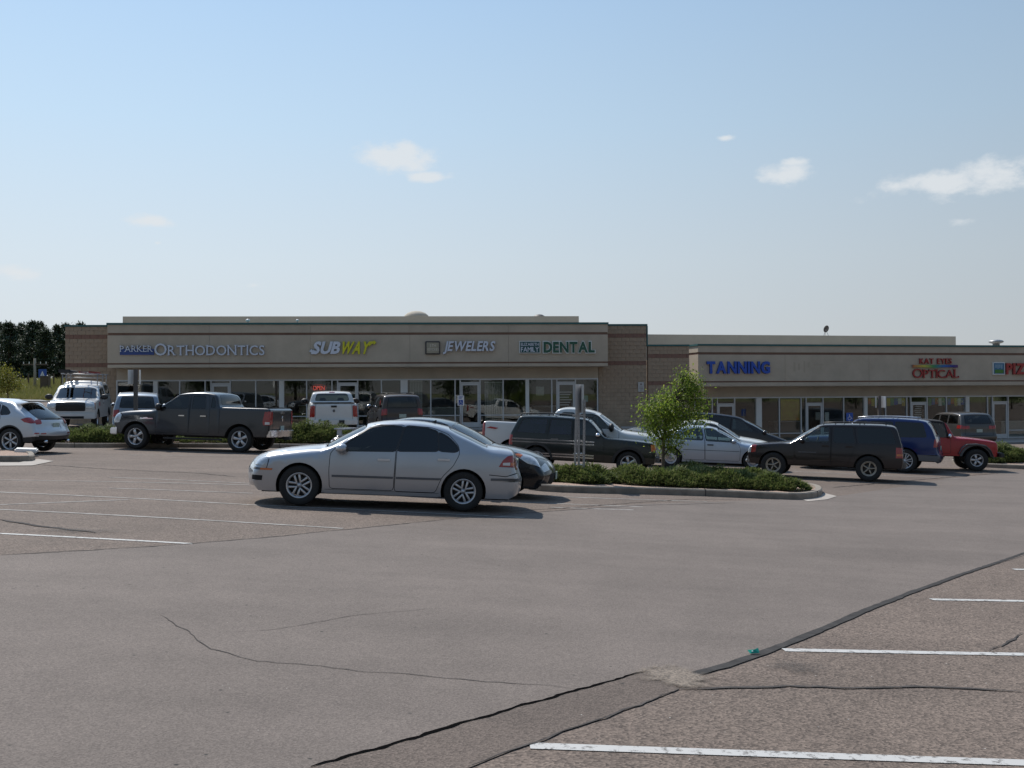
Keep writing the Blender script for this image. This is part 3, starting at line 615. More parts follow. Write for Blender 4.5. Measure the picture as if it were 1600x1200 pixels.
# trees across the lot behind the viewer: they show in the shop windows and in the car paint
def broad_mesh(k):
    bl = [((rng.uniform(-1.3, 1.3), rng.uniform(-1.3, 1.3), 2.4+rng.uniform(-.7, 1.6)), (1.2, 1.2, 1.0)) for _ in range(9)]
    return leaf_cloud(bl, 2600, .34)
BM = [broad_mesh(k) for k in range(3)]; M['farleaf'] = leaf_mat('far tree leaves', [(.03, .05, .015), (.05, .08, .02), (.07, .10, .03)])
for m_ in BM: m_.materials.append(M['farleaf'])
r_ = random.Random(4)
for i in range(24):
    x = -62+10.5*i+r_.uniform(-3, 3); y = (-40+r_.uniform(-8, 8)) if x < 70 else (-40+(x-70)*.45+r_.uniform(-6, 6)); sc_ = r_.uniform(.8, 1.3)
    t = empty('lot_tree', (x, y, zt(x, y)), r_.uniform(0, 6), 'bushy green tree across the lot, seen only as a reflection in the shop windows', 'tree', 'trees across the lot behind the viewer'); t.scale = (sc_*1.2, sc_*1.2, sc_)
    link('crown', BM[i % 3], None, t); MB().tube([(0, 0, -.2), (0, 0, 2.2)], [.14, .09], 6).build('trunk', M['bark'], t, True)
# ------------------------------------------------------------ lettering
def text_glyphs(s, shear=0.0, bold=0.0, spacing=1.0, small=None):
    """each character of the string as its own 2D outline mesh in text space"""
    out = []; pen = 0
    for i, ch in enumerate(s):
        if ch == ' ': pen += .32*spacing; continue
        cu = bpy.data.curves.new('t', 'FONT'); cu.body = ch; cu.size = 1; cu.resolution_u = 3; cu.fill_mode = 'NONE'
        o = bpy.data.objects.new('t', cu); C.objects.link(o); dg = bpy.context.evaluated_depsgraph_get()
        me = bpy.data.meshes.new_from_object(o.evaluated_get(dg)); bpy.data.objects.remove(o)
        b = bmesh.new(); b.from_mesh(me); bpy.data.meshes.remove(me)
        # outline loops
        loops = []; seen = set()
        for v in b.verts:
            if v in seen: continue
            lp = [v]; seen.add(v); cur = v
            while True:
                nx = [e.other_vert(cur) for e in cur.link_edges if e.other_vert(cur) not in seen]
                if not nx: break
                cur = nx[0]; seen.add(cur); lp.append(cur)
            loops.append([(q.co.x, q.co.y) for q in lp])
        b.free()
        if bold:
            ar = lambda P: sum(P[i-1][0]*P[i][1]-P[i][0]*P[i-1][1] for i in range(len(P)))
            new = []
            for l in loops:
                hole = any(q is not l and inside(q, l[0][0], l[0][1]) for q in loops); P = [Vector(q) for q in l]
                P = [q for k, q in enumerate(P) if (q-P[k-1]).length > 1e-4]
                if ar(P) < 0: P = P[::-1]
                Q = inset(P, bold if hole else -bold); new.append([(q.x, q.y) for q in Q])
            loops = new
        x0 = min(p[0] for l in loops for p in l); x1 = max(p[0] for l in loops for p in l)
        sc_ = small[i] if small else 1
        loops = [[((p[0]-x0)*sc_+pen, p[1]*sc_) for p in l] for l in loops]
        out.append((ch, loops, pen, pen+(x1-x0)*sc_, sc_)); pen += (x1-x0)*sc_ + (.075 if bold <= 0 else .05)*spacing
    return out
SERIF = {'O': [], 'C': [(.95, .68, .93, .78), ], 'S': [(.05, 0, .12, .2), (.85, .52, .93, .72)], 'D': [(-.08, 0, .2, .04), (-.08, .69, .2, .73)]}
def serif_boxes(ch, x0, x1, sc_):
    w = x1-x0; hgt = .73*sc_; s = .10*sc_; t = .045*sc_; B = []
    def foot(xc, z): B.append((xc-s, xc+s, z, z+t))
    if ch in 'HNI': 
        xs_ = [x0+.05*sc_, x1-.05*sc_] if ch != 'I' else [(x0+x1)/2]
        for q in xs_: foot(q, 0); foot(q, hgt-t)
    if ch in 'DPKER': foot(x0+.05*sc_, 0); foot(x0+.05*sc_, hgt-t)
    if ch in 'RK': foot(x1-.03*sc_, 0)
    if ch == 'A': foot(x0+.02*sc_, 0); foot(x1-.02*sc_, 0)
    if ch == 'T': foot((x0+x1)/2, 0); B.append((x0, x0+t, hgt-.16*sc_, hgt)); B.append((x1-t, x1, hgt-.16*sc_, hgt))
    if ch in 'EL': B.append((x1-t, x1, 0, .16*sc_))
    if ch == 'L': foot(x0+.05*sc_, 0); foot(x0+.05*sc_, hgt-t)
    return B
def channel_letters(parent, s, box, v, m, edge, depth=.1, shear=0, bold=.0, serif=False, small=None, spacing=1.0, glow=None, name='letter'):
    """box = (u0,u1,z0,z1) on the facade; v = depth position of the wall face"""
    g = text_glyphs(s, shear, bold, spacing, small)
    X0 = min(q[2] for q in g); X1 = max(q[3] for q in g)
    zs = [p[1] for q in g for l in q[1] for p in l]; Z0, Z1 = min(zs), max(zs)
    Wt = box[1]-box[0]; kz = (box[3]-box[2])/(Z1-Z0); sh = shear*(Z1-Z0)*kz; kx = (Wt-abs(sh))/(X1-X0)
    mp_ = lambda x, z: (box[0]+(x-X0)*kx+shear*(z-Z0)*kz, box[2]+(z-Z0)*kz)
    for ch, loops, a, b_, sc_ in g:
        loops = [list(l) for l in loops]
        if serif:
            for (p, q, r_, t_) in serif_boxes(ch, a, b_, sc_): loops.append([(p, r_), (q, r_), (q, t_), (p, t_)])
        base = [l for l in loops]
        mb = MB()
        nf = len(base) - (len(serif_boxes(ch, a, b_, sc_)) if serif else 0)
        def fill(ls, off):
            pts = []; ed = []
            for l in ls:
                n = len(pts); pts += [Vector(mp_(*p)) for p in l]; ed += [(n+i, n+(i+1) % len(l)) for i in range(len(l))]
            vv, ee, ff, *_ = delaunay_2d_cdt(pts, ed, [], 0, 1e-6)
            polys = [[mp_(*p) for p in l] for l in ls]; keep = []
            for t in ff:
                cx = sum(vv[i].x for i in t)/3; cz = sum(vv[i].y for i in t)/3
                if sum(inside(pl, cx, cz) for pl in polys) % 2: keep.append(t)
            mb.add([(p.x, v-depth-off, p.y) for p in vv], [tuple(t) for t in keep], 0)
            for pl in polys:
                n = len(pl); V = [(x, v-depth-off, z) for x, z in pl]+[(x, v-.012, z) for x, z in pl]
                mb.add(V, [(i, (i+1) % n, n+(i+1) % n, n+i) for i in range(n)], 1)
        fill(base[:nf], 0)
        for k, l in enumerate(base[nf:]): fill([l], .001+.0007*k)
        mb.build(name, [m, edge], parent)

class Facade:
    def __init__(s, px0, Y0, px1, Y1):
        r0, r1 = ray(px0, 600), ray(px1, 600)
        s.o = Vector((r0.x/r0.y*Y0, Y0)); b = Vector((r1.x/r1.y*Y1, Y1)); s.e = (b-s.o).normalized(); s.n = Vector((-s.e.y, s.e.x)); s.ang = math.atan2(s.e.y, s.e.x); s.L = (b-s.o).length
    def u(s, px, v=0, py=600):
        r = ray(px, py); o = s.o + s.n*v                 # t*r = o + u*e
        det = r.x*(-s.e.y) + s.e.x*r.y
        t = (o.x*(-s.e.y) + s.e.x*o.y)/det
        p = Vector((r.x*t, r.y*t)); return (p-o).dot(s.e)
    def z(s, px, py, v=0):
        r = ray(px, py); o = s.o + s.n*v; det = r.x*(-s.e.y) + s.e.x*r.y; t = (o.x*(-s.e.y)+s.e.x*o.y)/det
        return EYE + r.z*t
def wall_blocks(F, root, u0, u1, z0, z1, v, bands, budget=300):
    """split-face blocks in running bond on a mortar backing"""
    bw, bh, g = .40, .2, .01; res = []
    variants = []
    for k in range(4):
        mb = MB(); r = random.Random(k+5); W_, H_, D_ = bw-g, bh-g, .09
        # rough face: 3x2 front grid
        V = [(x*W_, -D_*.5-(r.uniform(0, .018) if 0 < x < 1 else 0), z*H_) for z in (0, .5, 1) for x in (0, .35, .7, 1)]
        n = len(V); V += [(0, .05, 0), (W_, .05, 0), (W_, .05, H_), (0, .05, H_)]
        Fc = [(j*4+i, j*4+i+1, j*4+i+5, j*4+i+4) for j in range(2) for i in range(3)]
        Fc += [(0, n, n+1, 3, 2, 1), (3, n+1, n+2, 11, 7), (11, n+2, n+3, 8, 9, 10), (8, n+3, n, 0, 4)]
        mb.add(V, Fc); variants.append((mb.mesh('block'), mb.mesh('block')))
    for a, b in variants: a.materials.append(M['block']); b.materials.append(M['block_band'])
    nz_ = int(round((z1-z0)/bh)); cnt = 0; rest = MB()
    for j in reversed(range(nz_)):
        z = z0+(z1-z0)*j/nz_; u = u0 - (bw/2 if j % 2 else 0); hh = (z1-z0)/nz_
        band = any(a <= z+hh/2 <= b for a, b in bands)
        while u < u1-.02:
            a = max(u, u0); b = min(u+bw, u1)
            if b-a > .05:
                k = random.randrange(4); me = variants[k][1 if band else 0]
                loc_, scl = Vector((a+.005, v+.045, z+.005)), ((b-a-.01)/(bw-g), 1, (hh-.01)/(bh-g)); cnt += 1
                if cnt > budget:                                # the lowest courses, behind the parked cars, are joined
                    rest.add([loc_+Vector((q.co.x*scl[0], q.co.y, q.co.z*scl[2])) for q in me.vertices], [tuple(f.vertices) for f in me.polygons], 1 if band else 0)
                else:
                    o = bpy.data.objects.new('block', me); C.objects.link(o); o.parent = root; o.location = loc_; o.scale = scl
            u += bw
    if rest.V: tag(rest.build('lower_blocks', [M['block'], M['block_band']], root), kind='stuff')
    MB().box(u0, u1, v+.03, v+.3, z0, z1).build('mortar', M['mortar'], root)
    return cnt
FLOOR1, FLOOR2 = -.06, -1.06
def shop_glazing(F, root, floor, head_z, mid_z, sill_z, v, items, u_range, doorhead_z, roomdepth=6, seed=0):
    """items: list of (kind, px0, px1): 'm' mullion, 'c' wide column, 'd' door bay; glass panes fill what lies between"""
    ed = []
    head = .07
    for k, a, b in items:
        ua, ub = F.u(a, v), F.u(b, v); ed.append((k, ua, ub))
    ed.sort(key=lambda q: q[1])
    MB().box(u_range[0], u_range[1], v-.05, v+.08, head_z-.035, head_z+.035).build('head_rail', M['alu'], root)
    prev = None
    for k, ua, ub in ed:
        if prev is not None:
            a = prev; b = ua
            if b-a > .08:
                for (z0, z1) in ((sill_z+.06, mid_z-.025), (mid_z+.025, head_z-.035)):
                    MB().box(a, b, v+.010, v+.022, z0, z1).build('window_pane', M['shopglass'], root)
                MB().box(a, b, v-.045, v+.07, mid_z-.025, mid_z+.025).build('mid_rail', M['alu'], root)
                MB().box(a, b, v-.045, v+.07, sill_z, sill_z+.06).build('sill', M['alu'], root)
                MB().box(a, b, v-.02, v+.1, floor-.05, sill_z).build('bulkhead', M['galv'], root)
        if k == 'm':
            c = (ua+ub)/2; MB().box(c-.03, c+.03, v-.052, v+.075, sill_z, head_z-.035).build('mullion', M['alu'], root)
            prev = c+.03
            # close the gap on the left of a narrow mullion
        elif k == 'c':
            MB().box(ua, ub, v-.09, v+.12, floor-.05, head_z-.035).build('column', M['white'], root); prev = ub
        elif k == 'd':
            jw = .06
            MB().box(ua, ua+jw, v-.055, v+.08, floor, head_z-.035).build('mullion', M['alu'], root); MB().box(ub-jw, ub, v-.055, v+.08, floor, head_z-.035).build('mullion', M['alu'], root)
            MB().box(ua+jw, ub-jw, v+.01, v+.022, doorhead_z+.06, head_z-.035).build('transom_pane', M['shopglass'], root)
            d = empty('door', parent=root)
            f = MB(); a, b = ua+jw+.005, ub-jw-.005
            f.box(a, a+.1, v-.03, v+.03, floor+.01, doorhead_z); f.box(b-.1, b, v-.03, v+.03, floor+.01, doorhead_z); f.box(a+.1, b-.1, v-.03, v+.03, doorhead_z-.11, doorhead_z); f.box(a+.1, b-.1, v-.03, v+.03, floor+.01, floor+.26)
            f.build('door_frame', M['alu'], d); MB().box(ua+jw, ub-jw, v-.05, v+.06, doorhead_z+.005, doorhead_z+.06).build('door_head', M['alu'], d)
            MB().box(a+.1, b-.1, v-.004, v+.006, floor+.26, doorhead_z-.11).build('door_pane', M['shopglass'], d)
            MB().tube([(b-.16, v-.08, floor+.85), (b-.16, v-.08, floor+1.25)], .014, 6).build('handle', M['galv'], d)
            prev = ub
        prev_k = k
    # the room behind
    u0, u1 = u_range
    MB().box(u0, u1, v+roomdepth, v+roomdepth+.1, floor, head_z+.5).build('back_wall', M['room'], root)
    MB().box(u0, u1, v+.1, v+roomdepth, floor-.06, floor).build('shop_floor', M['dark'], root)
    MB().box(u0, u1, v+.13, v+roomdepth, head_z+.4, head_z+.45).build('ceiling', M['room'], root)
    r = random.Random(seed)
    for k, ua, ub in ed:
        if k == 'c': MB().box((ua+ub)/2-.05, (ua+ub)/2+.05, v+.13, v+roomdepth, floor, head_z+.4).build('partition', M['room'], root)
# ============================================================ left shop building
F1 = Facade(168, 51.5, 950, 53.0); WV = 1.2
b1 = empty('shop_building', (F1.o.x, F1.o.y, 0), F1.ang, 'taller tan stucco shop block with brown bands and teal coping on the left', 'building')
U1 = F1.L; z = lambda py, px=560, v=0, F=F1: F.z(px, py, v)
zt_, zb_ = z(504), z(573); s1a, s1b = z(523.4), z(519.6); s2a, s2b = z(568.6), z(566)
def fascia(root, F, u0, u1, ztop, zbot, bands, depth, side=True):
    prevz = zbot; k = 0
    for a, b in bands+[(ztop-.1, None)]:
        # stucco panels between recessed brown reveals
        px_j = np.arange(u0, u1-.5, 4.9)
        for i, q in enumerate(px_j):
            e_ = u1 if i == len(px_j)-1 else px_j[i+1]-.008
            MB().box(q, e_, 0, depth, prevz, a).build('stucco_panel', M['stucco2'] if False else M['stucco'], root)
        if b is None: break
        MB().box(u0+.03, u1-.03, .03, depth, a, b).build('reveal_band', M['band'], root); prevz = b
    MB().box(u0-.04, u1+.04, -.04, depth+.02, ztop-.1, ztop).build('coping', M['teal'], root)
fascia(b1, F1, 0, U1, zt_, zb_, [(s2a, s2b), (s1a, s1b)], 1.0)
MB().box(.02, U1-.02, .02, WV+.1, zb_-.02, zb_-.001).build('soffit', M['stucco2'], b1)
hz1 = F1.z(560, 593.4, WV); 
uL = F1.u(182, WV); uR = F1.u(934.5, WV)
MB().box(uL, uR, WV-.02, WV+.12, hz1+.035, zt_-.5).build('wall', M['stucco'], b1)
shop_glazing(F1, b1, FLOOR1, hz1, F1.z(560, 650, WV), F1.z(560, 666, WV), WV,
    [('m', 182, 184), ('c', 240, 247), ('m', 280, 282), ('m', 320, 321.5), ('d', 329, 361), ('m', 399, 400.5), ('c', 436.5, 444), ('m', 478.5, 480), ('m', 518, 519.5), ('d', 526.5, 560), ('m', 595, 597), ('c', 626, 637), ('m', 672, 674), ('m', 710, 712),
     ('d', 718, 751), ('m', 785, 787), ('c', 821, 826.5), ('m', 861, 863), ('d', 869, 900), ('m', 932.5, 934.5)], (uL, uR), F1.z(560, 599.5, WV), seed=1)
# end walls of split-face block
zl = z(510.5, 130, WV); lb = [(z(528.5, 130, WV), z(524.4, 130, WV)), (z(574.4, 130, WV), z(569.4, 130, WV))]
ul = F1.u(102, WV)
n1 = wall_blocks(F1, b1, ul, uL-.02, FLOOR1-.3, zl, WV, lb)
MB().box(ul-.04, uL, WV-.04, WV+.35, zl, zl+.09).build('coping', M['teal'], b1)
ur = F1.u(1010.5, WV); zr = z(509, 980, WV)
n2 = wall_blocks(F1, b1, uR+.02, ur, FLOOR1-.9, zr, WV, [(z(527.4, 980, WV), z(522.6, 980, WV)), (z(571, 980, WV), z(566.6, 980, WV))], budget=300-n1)
MB().box(uR, ur+.05, WV-.04, WV+.35, zr, zr+.09).build('coping', M['teal'], b1)
zr2 = z(541, 1040, WV)
MB().box(ur+.005, ur+.07, WV-.03, WV+.34, zr2, zr-.001).build('edge_flashing', M['teal'], b1)
# side and back walls, roof
MB().box(ul, ul+.2, WV+.31, WV+15, FLOOR1-.3, zl).build('side_wall', M['block'], b1)
MB().box(ur-.2, ur, WV+.31, WV+15, FLOOR1-1.2, zr).build('side_wall', M['block'], b1)
MB().box(ul+.2, ur-.2, WV+14.8, WV+15, FLOOR1-.3, zr).build('back_wall', M['block'], b1)
MB().box(ul+.2, ur-.2, WV+.32, WV+14.8, zl-.75, zl-.65).build('roof', M['roof'], b1)
PV = 7.5
u0p, u1p = F1.u(192, PV), F1.u(905, PV); zp = F1.z(560, 494.2, PV)
MB().box(u0p, u1p, PV, PV+.2, zl-.65, zp).build('rooftop_screen', M['stucco2'], b1)
MB().box(u0p, u0p+.2, PV+.21, PV+6, zl-.65, zp).build('rooftop_screen', M['stucco2'], b1); MB().box(u1p-.2, u1p, PV+.21, PV+6, zl-.65, zp).build('rooftop_screen', M['stucco2'], b1)
def on1(px, py, v): p = F1.o + F1.e*F1.u(px, v) + F1.n*v; return Vector((p.x, p.y, F1.z(px, py, v)))
# roof ventilators
for i, (px, py, v, r, lb_) in enumerate([(651, 489, 9, .62, 'tan domed roof ventilator above the middle of the left shops'), (843, 494, 9.5, .40, 'low dark domed roof ventilator toward the right of the left shops')]):
    p = on1(px, py, v); t = empty('roof_ventilator', (p.x, p.y, zl-.65), 0, lb_, 'roof vent'); hh = p.z-(zl-.65)
    MB().tube([(0, 0, 0), (0, 0, hh-.25)], r*.6, 12).build('stack', M['galv'], t, True); MB().ellip((0, 0, hh-.3), (r*1.2, r*1.2, .42), 16, 8).build('hood', M['stucco2'] if i == 0 else M['polepaint'], t, True)
M['lampw'] = mat('white lamp housing', (.8, .8, .8), .3)
for i, (px, py) in enumerate([(387.5, 500.5), (465, 502.3)]):
    p = on1(px, py, .5); t = empty('parapet_light', (p.x, p.y, zt_), 0, ['small bright lamp on the parapet above the orthodontics sign', 'smaller bright lamp on the parapet left of the sandwich shop sign'][i], 'lamp')
    MB().tube([(0, 0, 0), (0, 0, .12)], .02, 6).build('stem', M['galv'], t); MB().ellip((0, 0, .15), (.11-.03*i, .09, .07-.02*i), 10, 8).build('housing', M['lampw'], t, True)
# ============================================================ right shop building
F2 = Facade(1091, 55.0, 1600, 59.0)
b2 = empty('shop_building', (F2.o.x, F2.o.y, 0), F2.ang, 'lower long tan stucco shop block with teal coping on the right', 'building')
z2 = lambda py, px=1340, v=0: F2.z(px, py, v)
W2 = 1.3; U2 = 24.0
t2, bb2 = z2(538.5), z2(602.5)
fascia(b2, F2, 0, U2, t2, bb2, [(z2(597), z2(594.8)), (z2(554.6), z2(551))], 1.45)
MB().box(.02, U2-.02, .02, W2+.1, bb2-.02, bb2-.001).build('soffit', M['stucco2'], b2)
h2 = F2.z(1340, 620.2, W2); u2l = F2.u(1084, W2)
MB().box(u2l, U2, W2+.16, W2+.25, h2+.036, t2-.5).build('wall', M['stucco'], b2)
MB().box(u2l, U2, W2-.02, W2+.14, h2+.036, bb2-.022).build('wall', M['stucco'], b2)
shop_glazing(F2, b2, FLOOR2, h2, F2.z(1580, 672, W2), F2.z(1580, 684, W2), W2,
    [('m', 1084, 1086), ('m', 1111.5, 1113), ('d', 1119.5, 1148), ('c', 1180.5, 1189), ('m', 1216, 1218), ('m', 1250, 1252), ('d', 1258, 1286), ('m', 1316.5, 1318.5), ('c', 1349, 1354), ('m', 1382, 1384), ('m', 1415, 1417), ('d', 1421.5, 1448.5), ('m', 1477, 1479), ('c', 1507.5, 1513),
     ('m', 1541.5, 1543), ('d', 1549, 1575), ('m', 1605, 1607), ('c', 1636, 1641), ('m', 1670, 1672), ('m', 1700, 1702)], (u2l, F2.u(1702, W2)), F2.z(1580, 628.5, W2), seed=2)
MB().box(F2.u(1702, W2), U2, W2, W2+.1, FLOOR2, h2+.03).build('wall', M['block'], b2)
# joining block wall between the two blocks (in line with the left shops)
jw = empty('block_wall', (F1.o.x, F1.o.y, 0), F1.ang, 'low brown split-face block wall joining the two shop blocks', 'wall')
uj = F1.u(1077, WV)
n3 = wall_blocks(F1, jw, ur+.075, uj, FLOOR2-.3, zr2, WV, [(z(558, 1040, WV), z(553.6, 1040, WV)), (z(602, 1040, WV), z(597.6, 1040, WV))])
MB().box(ur+.075, uj+.02, WV-.04, WV+.35, zr2, zr2+.09).build('coping', M['teal'], jw)
MB().box(u2l-.3, u2l-.002, W2+.02, W2+15, FLOOR2-.3, t2-.6).build('side_wall', M['block'], b2)
MB().box(u2l, U2, W2+1.0, W2+15, t2-.75, t2-.65).build('roof', M['roof'], b2)
MB().box(u2l, U2, W2+15, W2+15.2, FLOOR2-.3, t2-.1).build('back_wall', M['block'], b2); MB().box(U2-.2, U2, 1.5, W2+14.98, FLOOR2-.3, t2-.1).build('side_wall', M['block'], b2)
P2 = 8.5
u0q, u1q = F2.u(1004, P2), F2.u(1494, P2); zq = F2.z(1250, 524, P2)
MB().box(u0q, u1q, P2, P2+.2, t2-.65, zq).build('rooftop_screen', M['stucco2'], b2); MB().box(u1q-.2, u1q, P2+.21, P2+6, t2-.65, zq).build('rooftop_screen', M['stucco2'], b2)
# satellite dish
p = F2.o + F2.e*F2.u(1291, P2+.1) + F2.n*(P2+.1)
t = empty('satellite_dish', (p.x, p.y, zq), 0, 'dark round satellite dish on legs on the right shop roof', 'satellite dish')
mb = MB(); V = []; n = 16
for k, (rr, dd) in enumerate([(0, .06), (.11, .045), (.2, 0)]):
    for i in range(n): a = 2*math.pi*i/n; V.append((rr*math.cos(a)*.95, dd, rr*math.sin(a)*1.15))
Fd = [(k*n+i, k*n+(i+1) % n, (k+1)*n+(i+1) % n, (k+1)*n+i) for k in range(2) for i in range(n)]
mb.add(V, Fd); o = mb.build('dish', M['polepaint'], t, True, loc=(.02, 0, .42), rot=(.35, .1, .35)); sm_ = o.modifiers.new('s', 'SOLIDIFY'); sm_.thickness = .02
MB().tube([(0, .05, .4), (-.13, 0, 0)], .014, 5).tube([(0, .05, .4), (.16, 0, 0)], .014, 5).tube([(0, .05, .4), (.02, .25, 0)], .014, 5).build('legs', M['galv'], t); MB().tube([(.02, -.02, .32), (.05, -.22, .45)], .01, 5).build('feed_arm', M['galv'], t)
p = F2.o + F2.e*F2.u(1557, 3) + F2.n*3; MBv = MB().tube([(0, 0, 0), (0, 0, .95)], .2, 12).ellip((0, 0, 1.0), (.42, .42, .13), 14, 6)
tag(MBv.build('roof_ventilator', M['galv'], loc=(p.x, p.y, t2-.65), smooth=True), 'low roof vent cap just over the right parapet near the pizza sign', 'roof vent')
# sidewalks
def walk(F, u0, u1, v0, v1, ztop, label, thick=.16, slab=1.8):
    root = empty('sidewalk', (F.o.x, F.o.y, 0), F.ang); tag(root, label, kind='structure')
    u = u0; k = 0; mes = None
    while u < u1-.01:
        w = min(slab, u1-u)
        o = MB().box(u+.006, u+w-.006, v0, v1, ztop-thick-.8, ztop).build('slab', M['walk'], root); u += w; k += 1
walk(F1, ul, ur, -1.6, WV-.06, FLOOR1-.005, 'pale concrete sidewalk along the left shops')
walk(F2, u2l, U2, -2.6, W2-.06, FLOOR2-.005, 'pale concrete sidewalk along the right shops')

# ------------------------------------------------------------ shop signs
def signroot(name, F, px, py, label, cat='shop sign'):
    return empty(name, (F.o.x, F.o.y, 0), F.ang, label, cat)
def bx(F, x0, x1, y0, y1, v=0): c = (x0+x1)/2; return (F.u(x0, v), F.u(x1, v), F.z(c, y1, v), F.z(c, y0, v))
L_w = mat('letter pale blue white', (.62, .66, .74), .4); L_e = mat('letter return blue', (.06, .09, .18), .5); L_eg = mat('letter return grey', (.25, .26, .28), .5)
L_y = mat('letter yellow', (.62, .58, .02), .4); L_ye = mat('letter return green', (.02, .10, .04), .5); L_g = mat('letter dark green', (.012, .085, .05), .4); L_ge = mat('letter trim white', (.66, .68, .66), .4)
L_b = mat('letter blue', (.012, .075, .42), .4); L_be = mat('letter return dark blue', (.01, .04, .2), .5); L_r = mat('letter red', (.36, .035, .03), .45); L_re = mat('letter return red', (.22, .02, .02), .5)
def plate(root, F, x0, x1, y0, y1, d, m, name='plate', bevel=0, v=0):
    a, b, c_, e_ = bx(F, x0, x1, y0, y1); return MB().box(a, b, v-d, v-.002, c_, e_).build(name, m, root, bevel=bevel)
s = signroot('shop_sign', F1, 188, 540, 'orthodontics sign in pale serif capitals with a blue bar')
plate(s, F1, 188, 241, 545.5, 554.5, .06, mat('sign blue bar', (.03, .07, .25), .4), 'bar')
channel_letters(s, 'PARKER', bx(F1, 188.5, 239, 540.5, 549.8), 0, L_w, L_e, .1, serif=True, spacing=1.3, bold=0)
channel_letters(s, 'ORTHODONTICS', bx(F1, 242, 414, 536.5, 555.5), 0, L_w, L_eg, .1, serif=True, small=[1.22]+[1]*11, spacing=1.8, bold=.008)
s = signroot('shop_sign', F1, 484, 532, 'slanted sandwich shop sign, half white and half yellow')
channel_letters(s, 'SUB', bx(F1, 487, 535.5, 533.5, 553.5), 0, L_w, L_ye, .12, shear=.28, bold=.045, spacing=.5)
channel_letters(s, 'WAY', bx(F1, 530.5, 581, 533.5, 553.5), 0, L_y, L_ye, .12, shear=.28, bold=.045, spacing=.3)
def arrow(root, pts, m, e):
    n = len(pts); V = [(F1.u(x, 0), -.118, F1.z(x, y, 0)) for x, y in pts] + [(F1.u(x, 0), -.01, F1.z(x, y, 0)) for x, y in pts]
    MB().add(V, [tuple(range(n))]).add(V, [(i, (i+1) % n, n+(i+1) % n, n+i) for i in range(n)], 1).build('arrow', [m, e], root)
arrow(s, [(483.5, 549), (488, 545), (488.5, 547.5), (494, 548), (495, 553.5), (486, 553.5), (487, 551)], L_w, L_ye)
arrow(s, [(577, 537), (581, 533.5), (585, 533), (584.5, 531), (588.5, 535.5), (584, 539.5), (584.5, 537), (581, 537.5), (577, 542)], L_y, L_ye)
s = signroot('shop_sign', F1, 665, 533, 'jewelers sign in slanted pale capitals beside a framed square plaque')
plate(s, F1, 664.5, 688, 533, 554, .10, M['polepaint'], 'plaque_frame', .03); plate(s, F1, 666.5, 686.5, 535, 552.3, .12, mat('plaque face', (.36, .32, .24), .6), 'plaque', .02)
L_p = mat('plaque lettering', (.66, .62, .52), .6)
channel_letters(s, '5TH', bx(F1, 672, 681.5, 538, 542.5), -.12, L_p, L_p, .01); channel_letters(s, 'MEMORIES', bx(F1, 667.5, 686, 544, 548.5), -.12, L_p, L_p, .01)
channel_letters(s, 'JEWELERS', bx(F1, 692, 775, 533, 553.5), 0, L_w, L_e, .12, shear=.2, bold=.032, spacing=1.1)
s = signroot('shop_sign', F1, 811, 533, 'green family dental sign with white outlines')
plate(s, F1, 811.3, 844.5, 532.8, 552.3, .09, L_ge, 'box_trim', .012); plate(s, F1, 812.6, 843.2, 534, 551, .1, mat('sign green box', (.012, .075, .075), .4), 'box_face')
channel_letters(s, 'ELIZABETH', bx(F1, 814, 842, 535.8, 540.5), -.1, L_w, L_w, .012, bold=.01); channel_letters(s, 'FAMILY', bx(F1, 814, 842, 542.3, 549.8), -.1, L_w, L_w, .012, bold=.015)
channel_letters(s, 'DENTAL', bx(F1, 848, 930.5, 532.6, 552.4), 0, L_ge, L_ge, .09, bold=.075, spacing=-.1, name='letter_trim')
channel_letters(s, 'DENTAL', bx(F1, 849.2, 929.2, 533.9, 551.2), 0, L_g, L_ge, .10, bold=.045, spacing=1.1)
s = signroot('shop_sign', F2, 1103, 564, 'blue tanning sign at the left of the right shops')
channel_letters(s, 'TANNING', bx(F2, 1103.5, 1202, 564.5, 584), 0, L_b, L_be, .12, bold=.045, spacing=1.6)
M['ghost'] = mat('dirt ghost of removed letters', (.435, .372, .29), .95)
s = signroot('removed_sign_marks', F2, 1240, 560, 'faint dirt marks left by removed letters beside the tanning sign', 'sign marks')
for i, (a, b, c_, e_) in enumerate([(1240, 1243, 566, 580), (1247, 1250, 568, 578), (1256, 1258, 564, 582), (1262, 1266, 566, 574), (1272, 1287, 568.5, 571), (1281, 1284, 571, 578)]): plate(s, F2, a, b, c_, e_, .006, M['ghost'], 'mark')
s = signroot('shop_sign', F2, 1425, 560, 'red optical sign with a rainbow bar between its two lines')
channel_letters(s, 'KAT EYES', bx(F2, 1436, 1486, 560, 568.6), 0, L_r, L_re, .1, bold=.012, spacing=1.4)
def rainbow():
    m = bpy.data.materials.new('rainbow bar'); m.use_nodes = True; nt = m.node_tree; b = nt.nodes['Principled BSDF']
    t_ = nt.nodes.new('ShaderNodeTexCoord'); sp = nt.nodes.new('ShaderNodeSeparateXYZ'); r = nt.nodes.new('ShaderNodeValToRGB'); nt.links.new(t_.outputs['Generated'], sp.inputs[0]); nt.links.new(sp.outputs[0], r.inputs[0]); nt.links.new(r.outputs[0], b.inputs['Base Color'])
    c_ = r.color_ramp; c_.elements[0].color = (.42, .12, .05, 1); c_.elements[1].color = (.10, .03, .14, 1)
    for p_, cc in ((.25, (.5, .45, .06, 1)), (.45, (.05, .25, .08, 1)), (.7, (.02, .12, .4, 1)), (.88, (.02, .03, .22, 1))): e_ = c_.elements.new(p_); e_.color = cc
    return m
a, b, c_, e_ = bx(F2, 1424.5, 1495, 570, 574.3); kk = 10
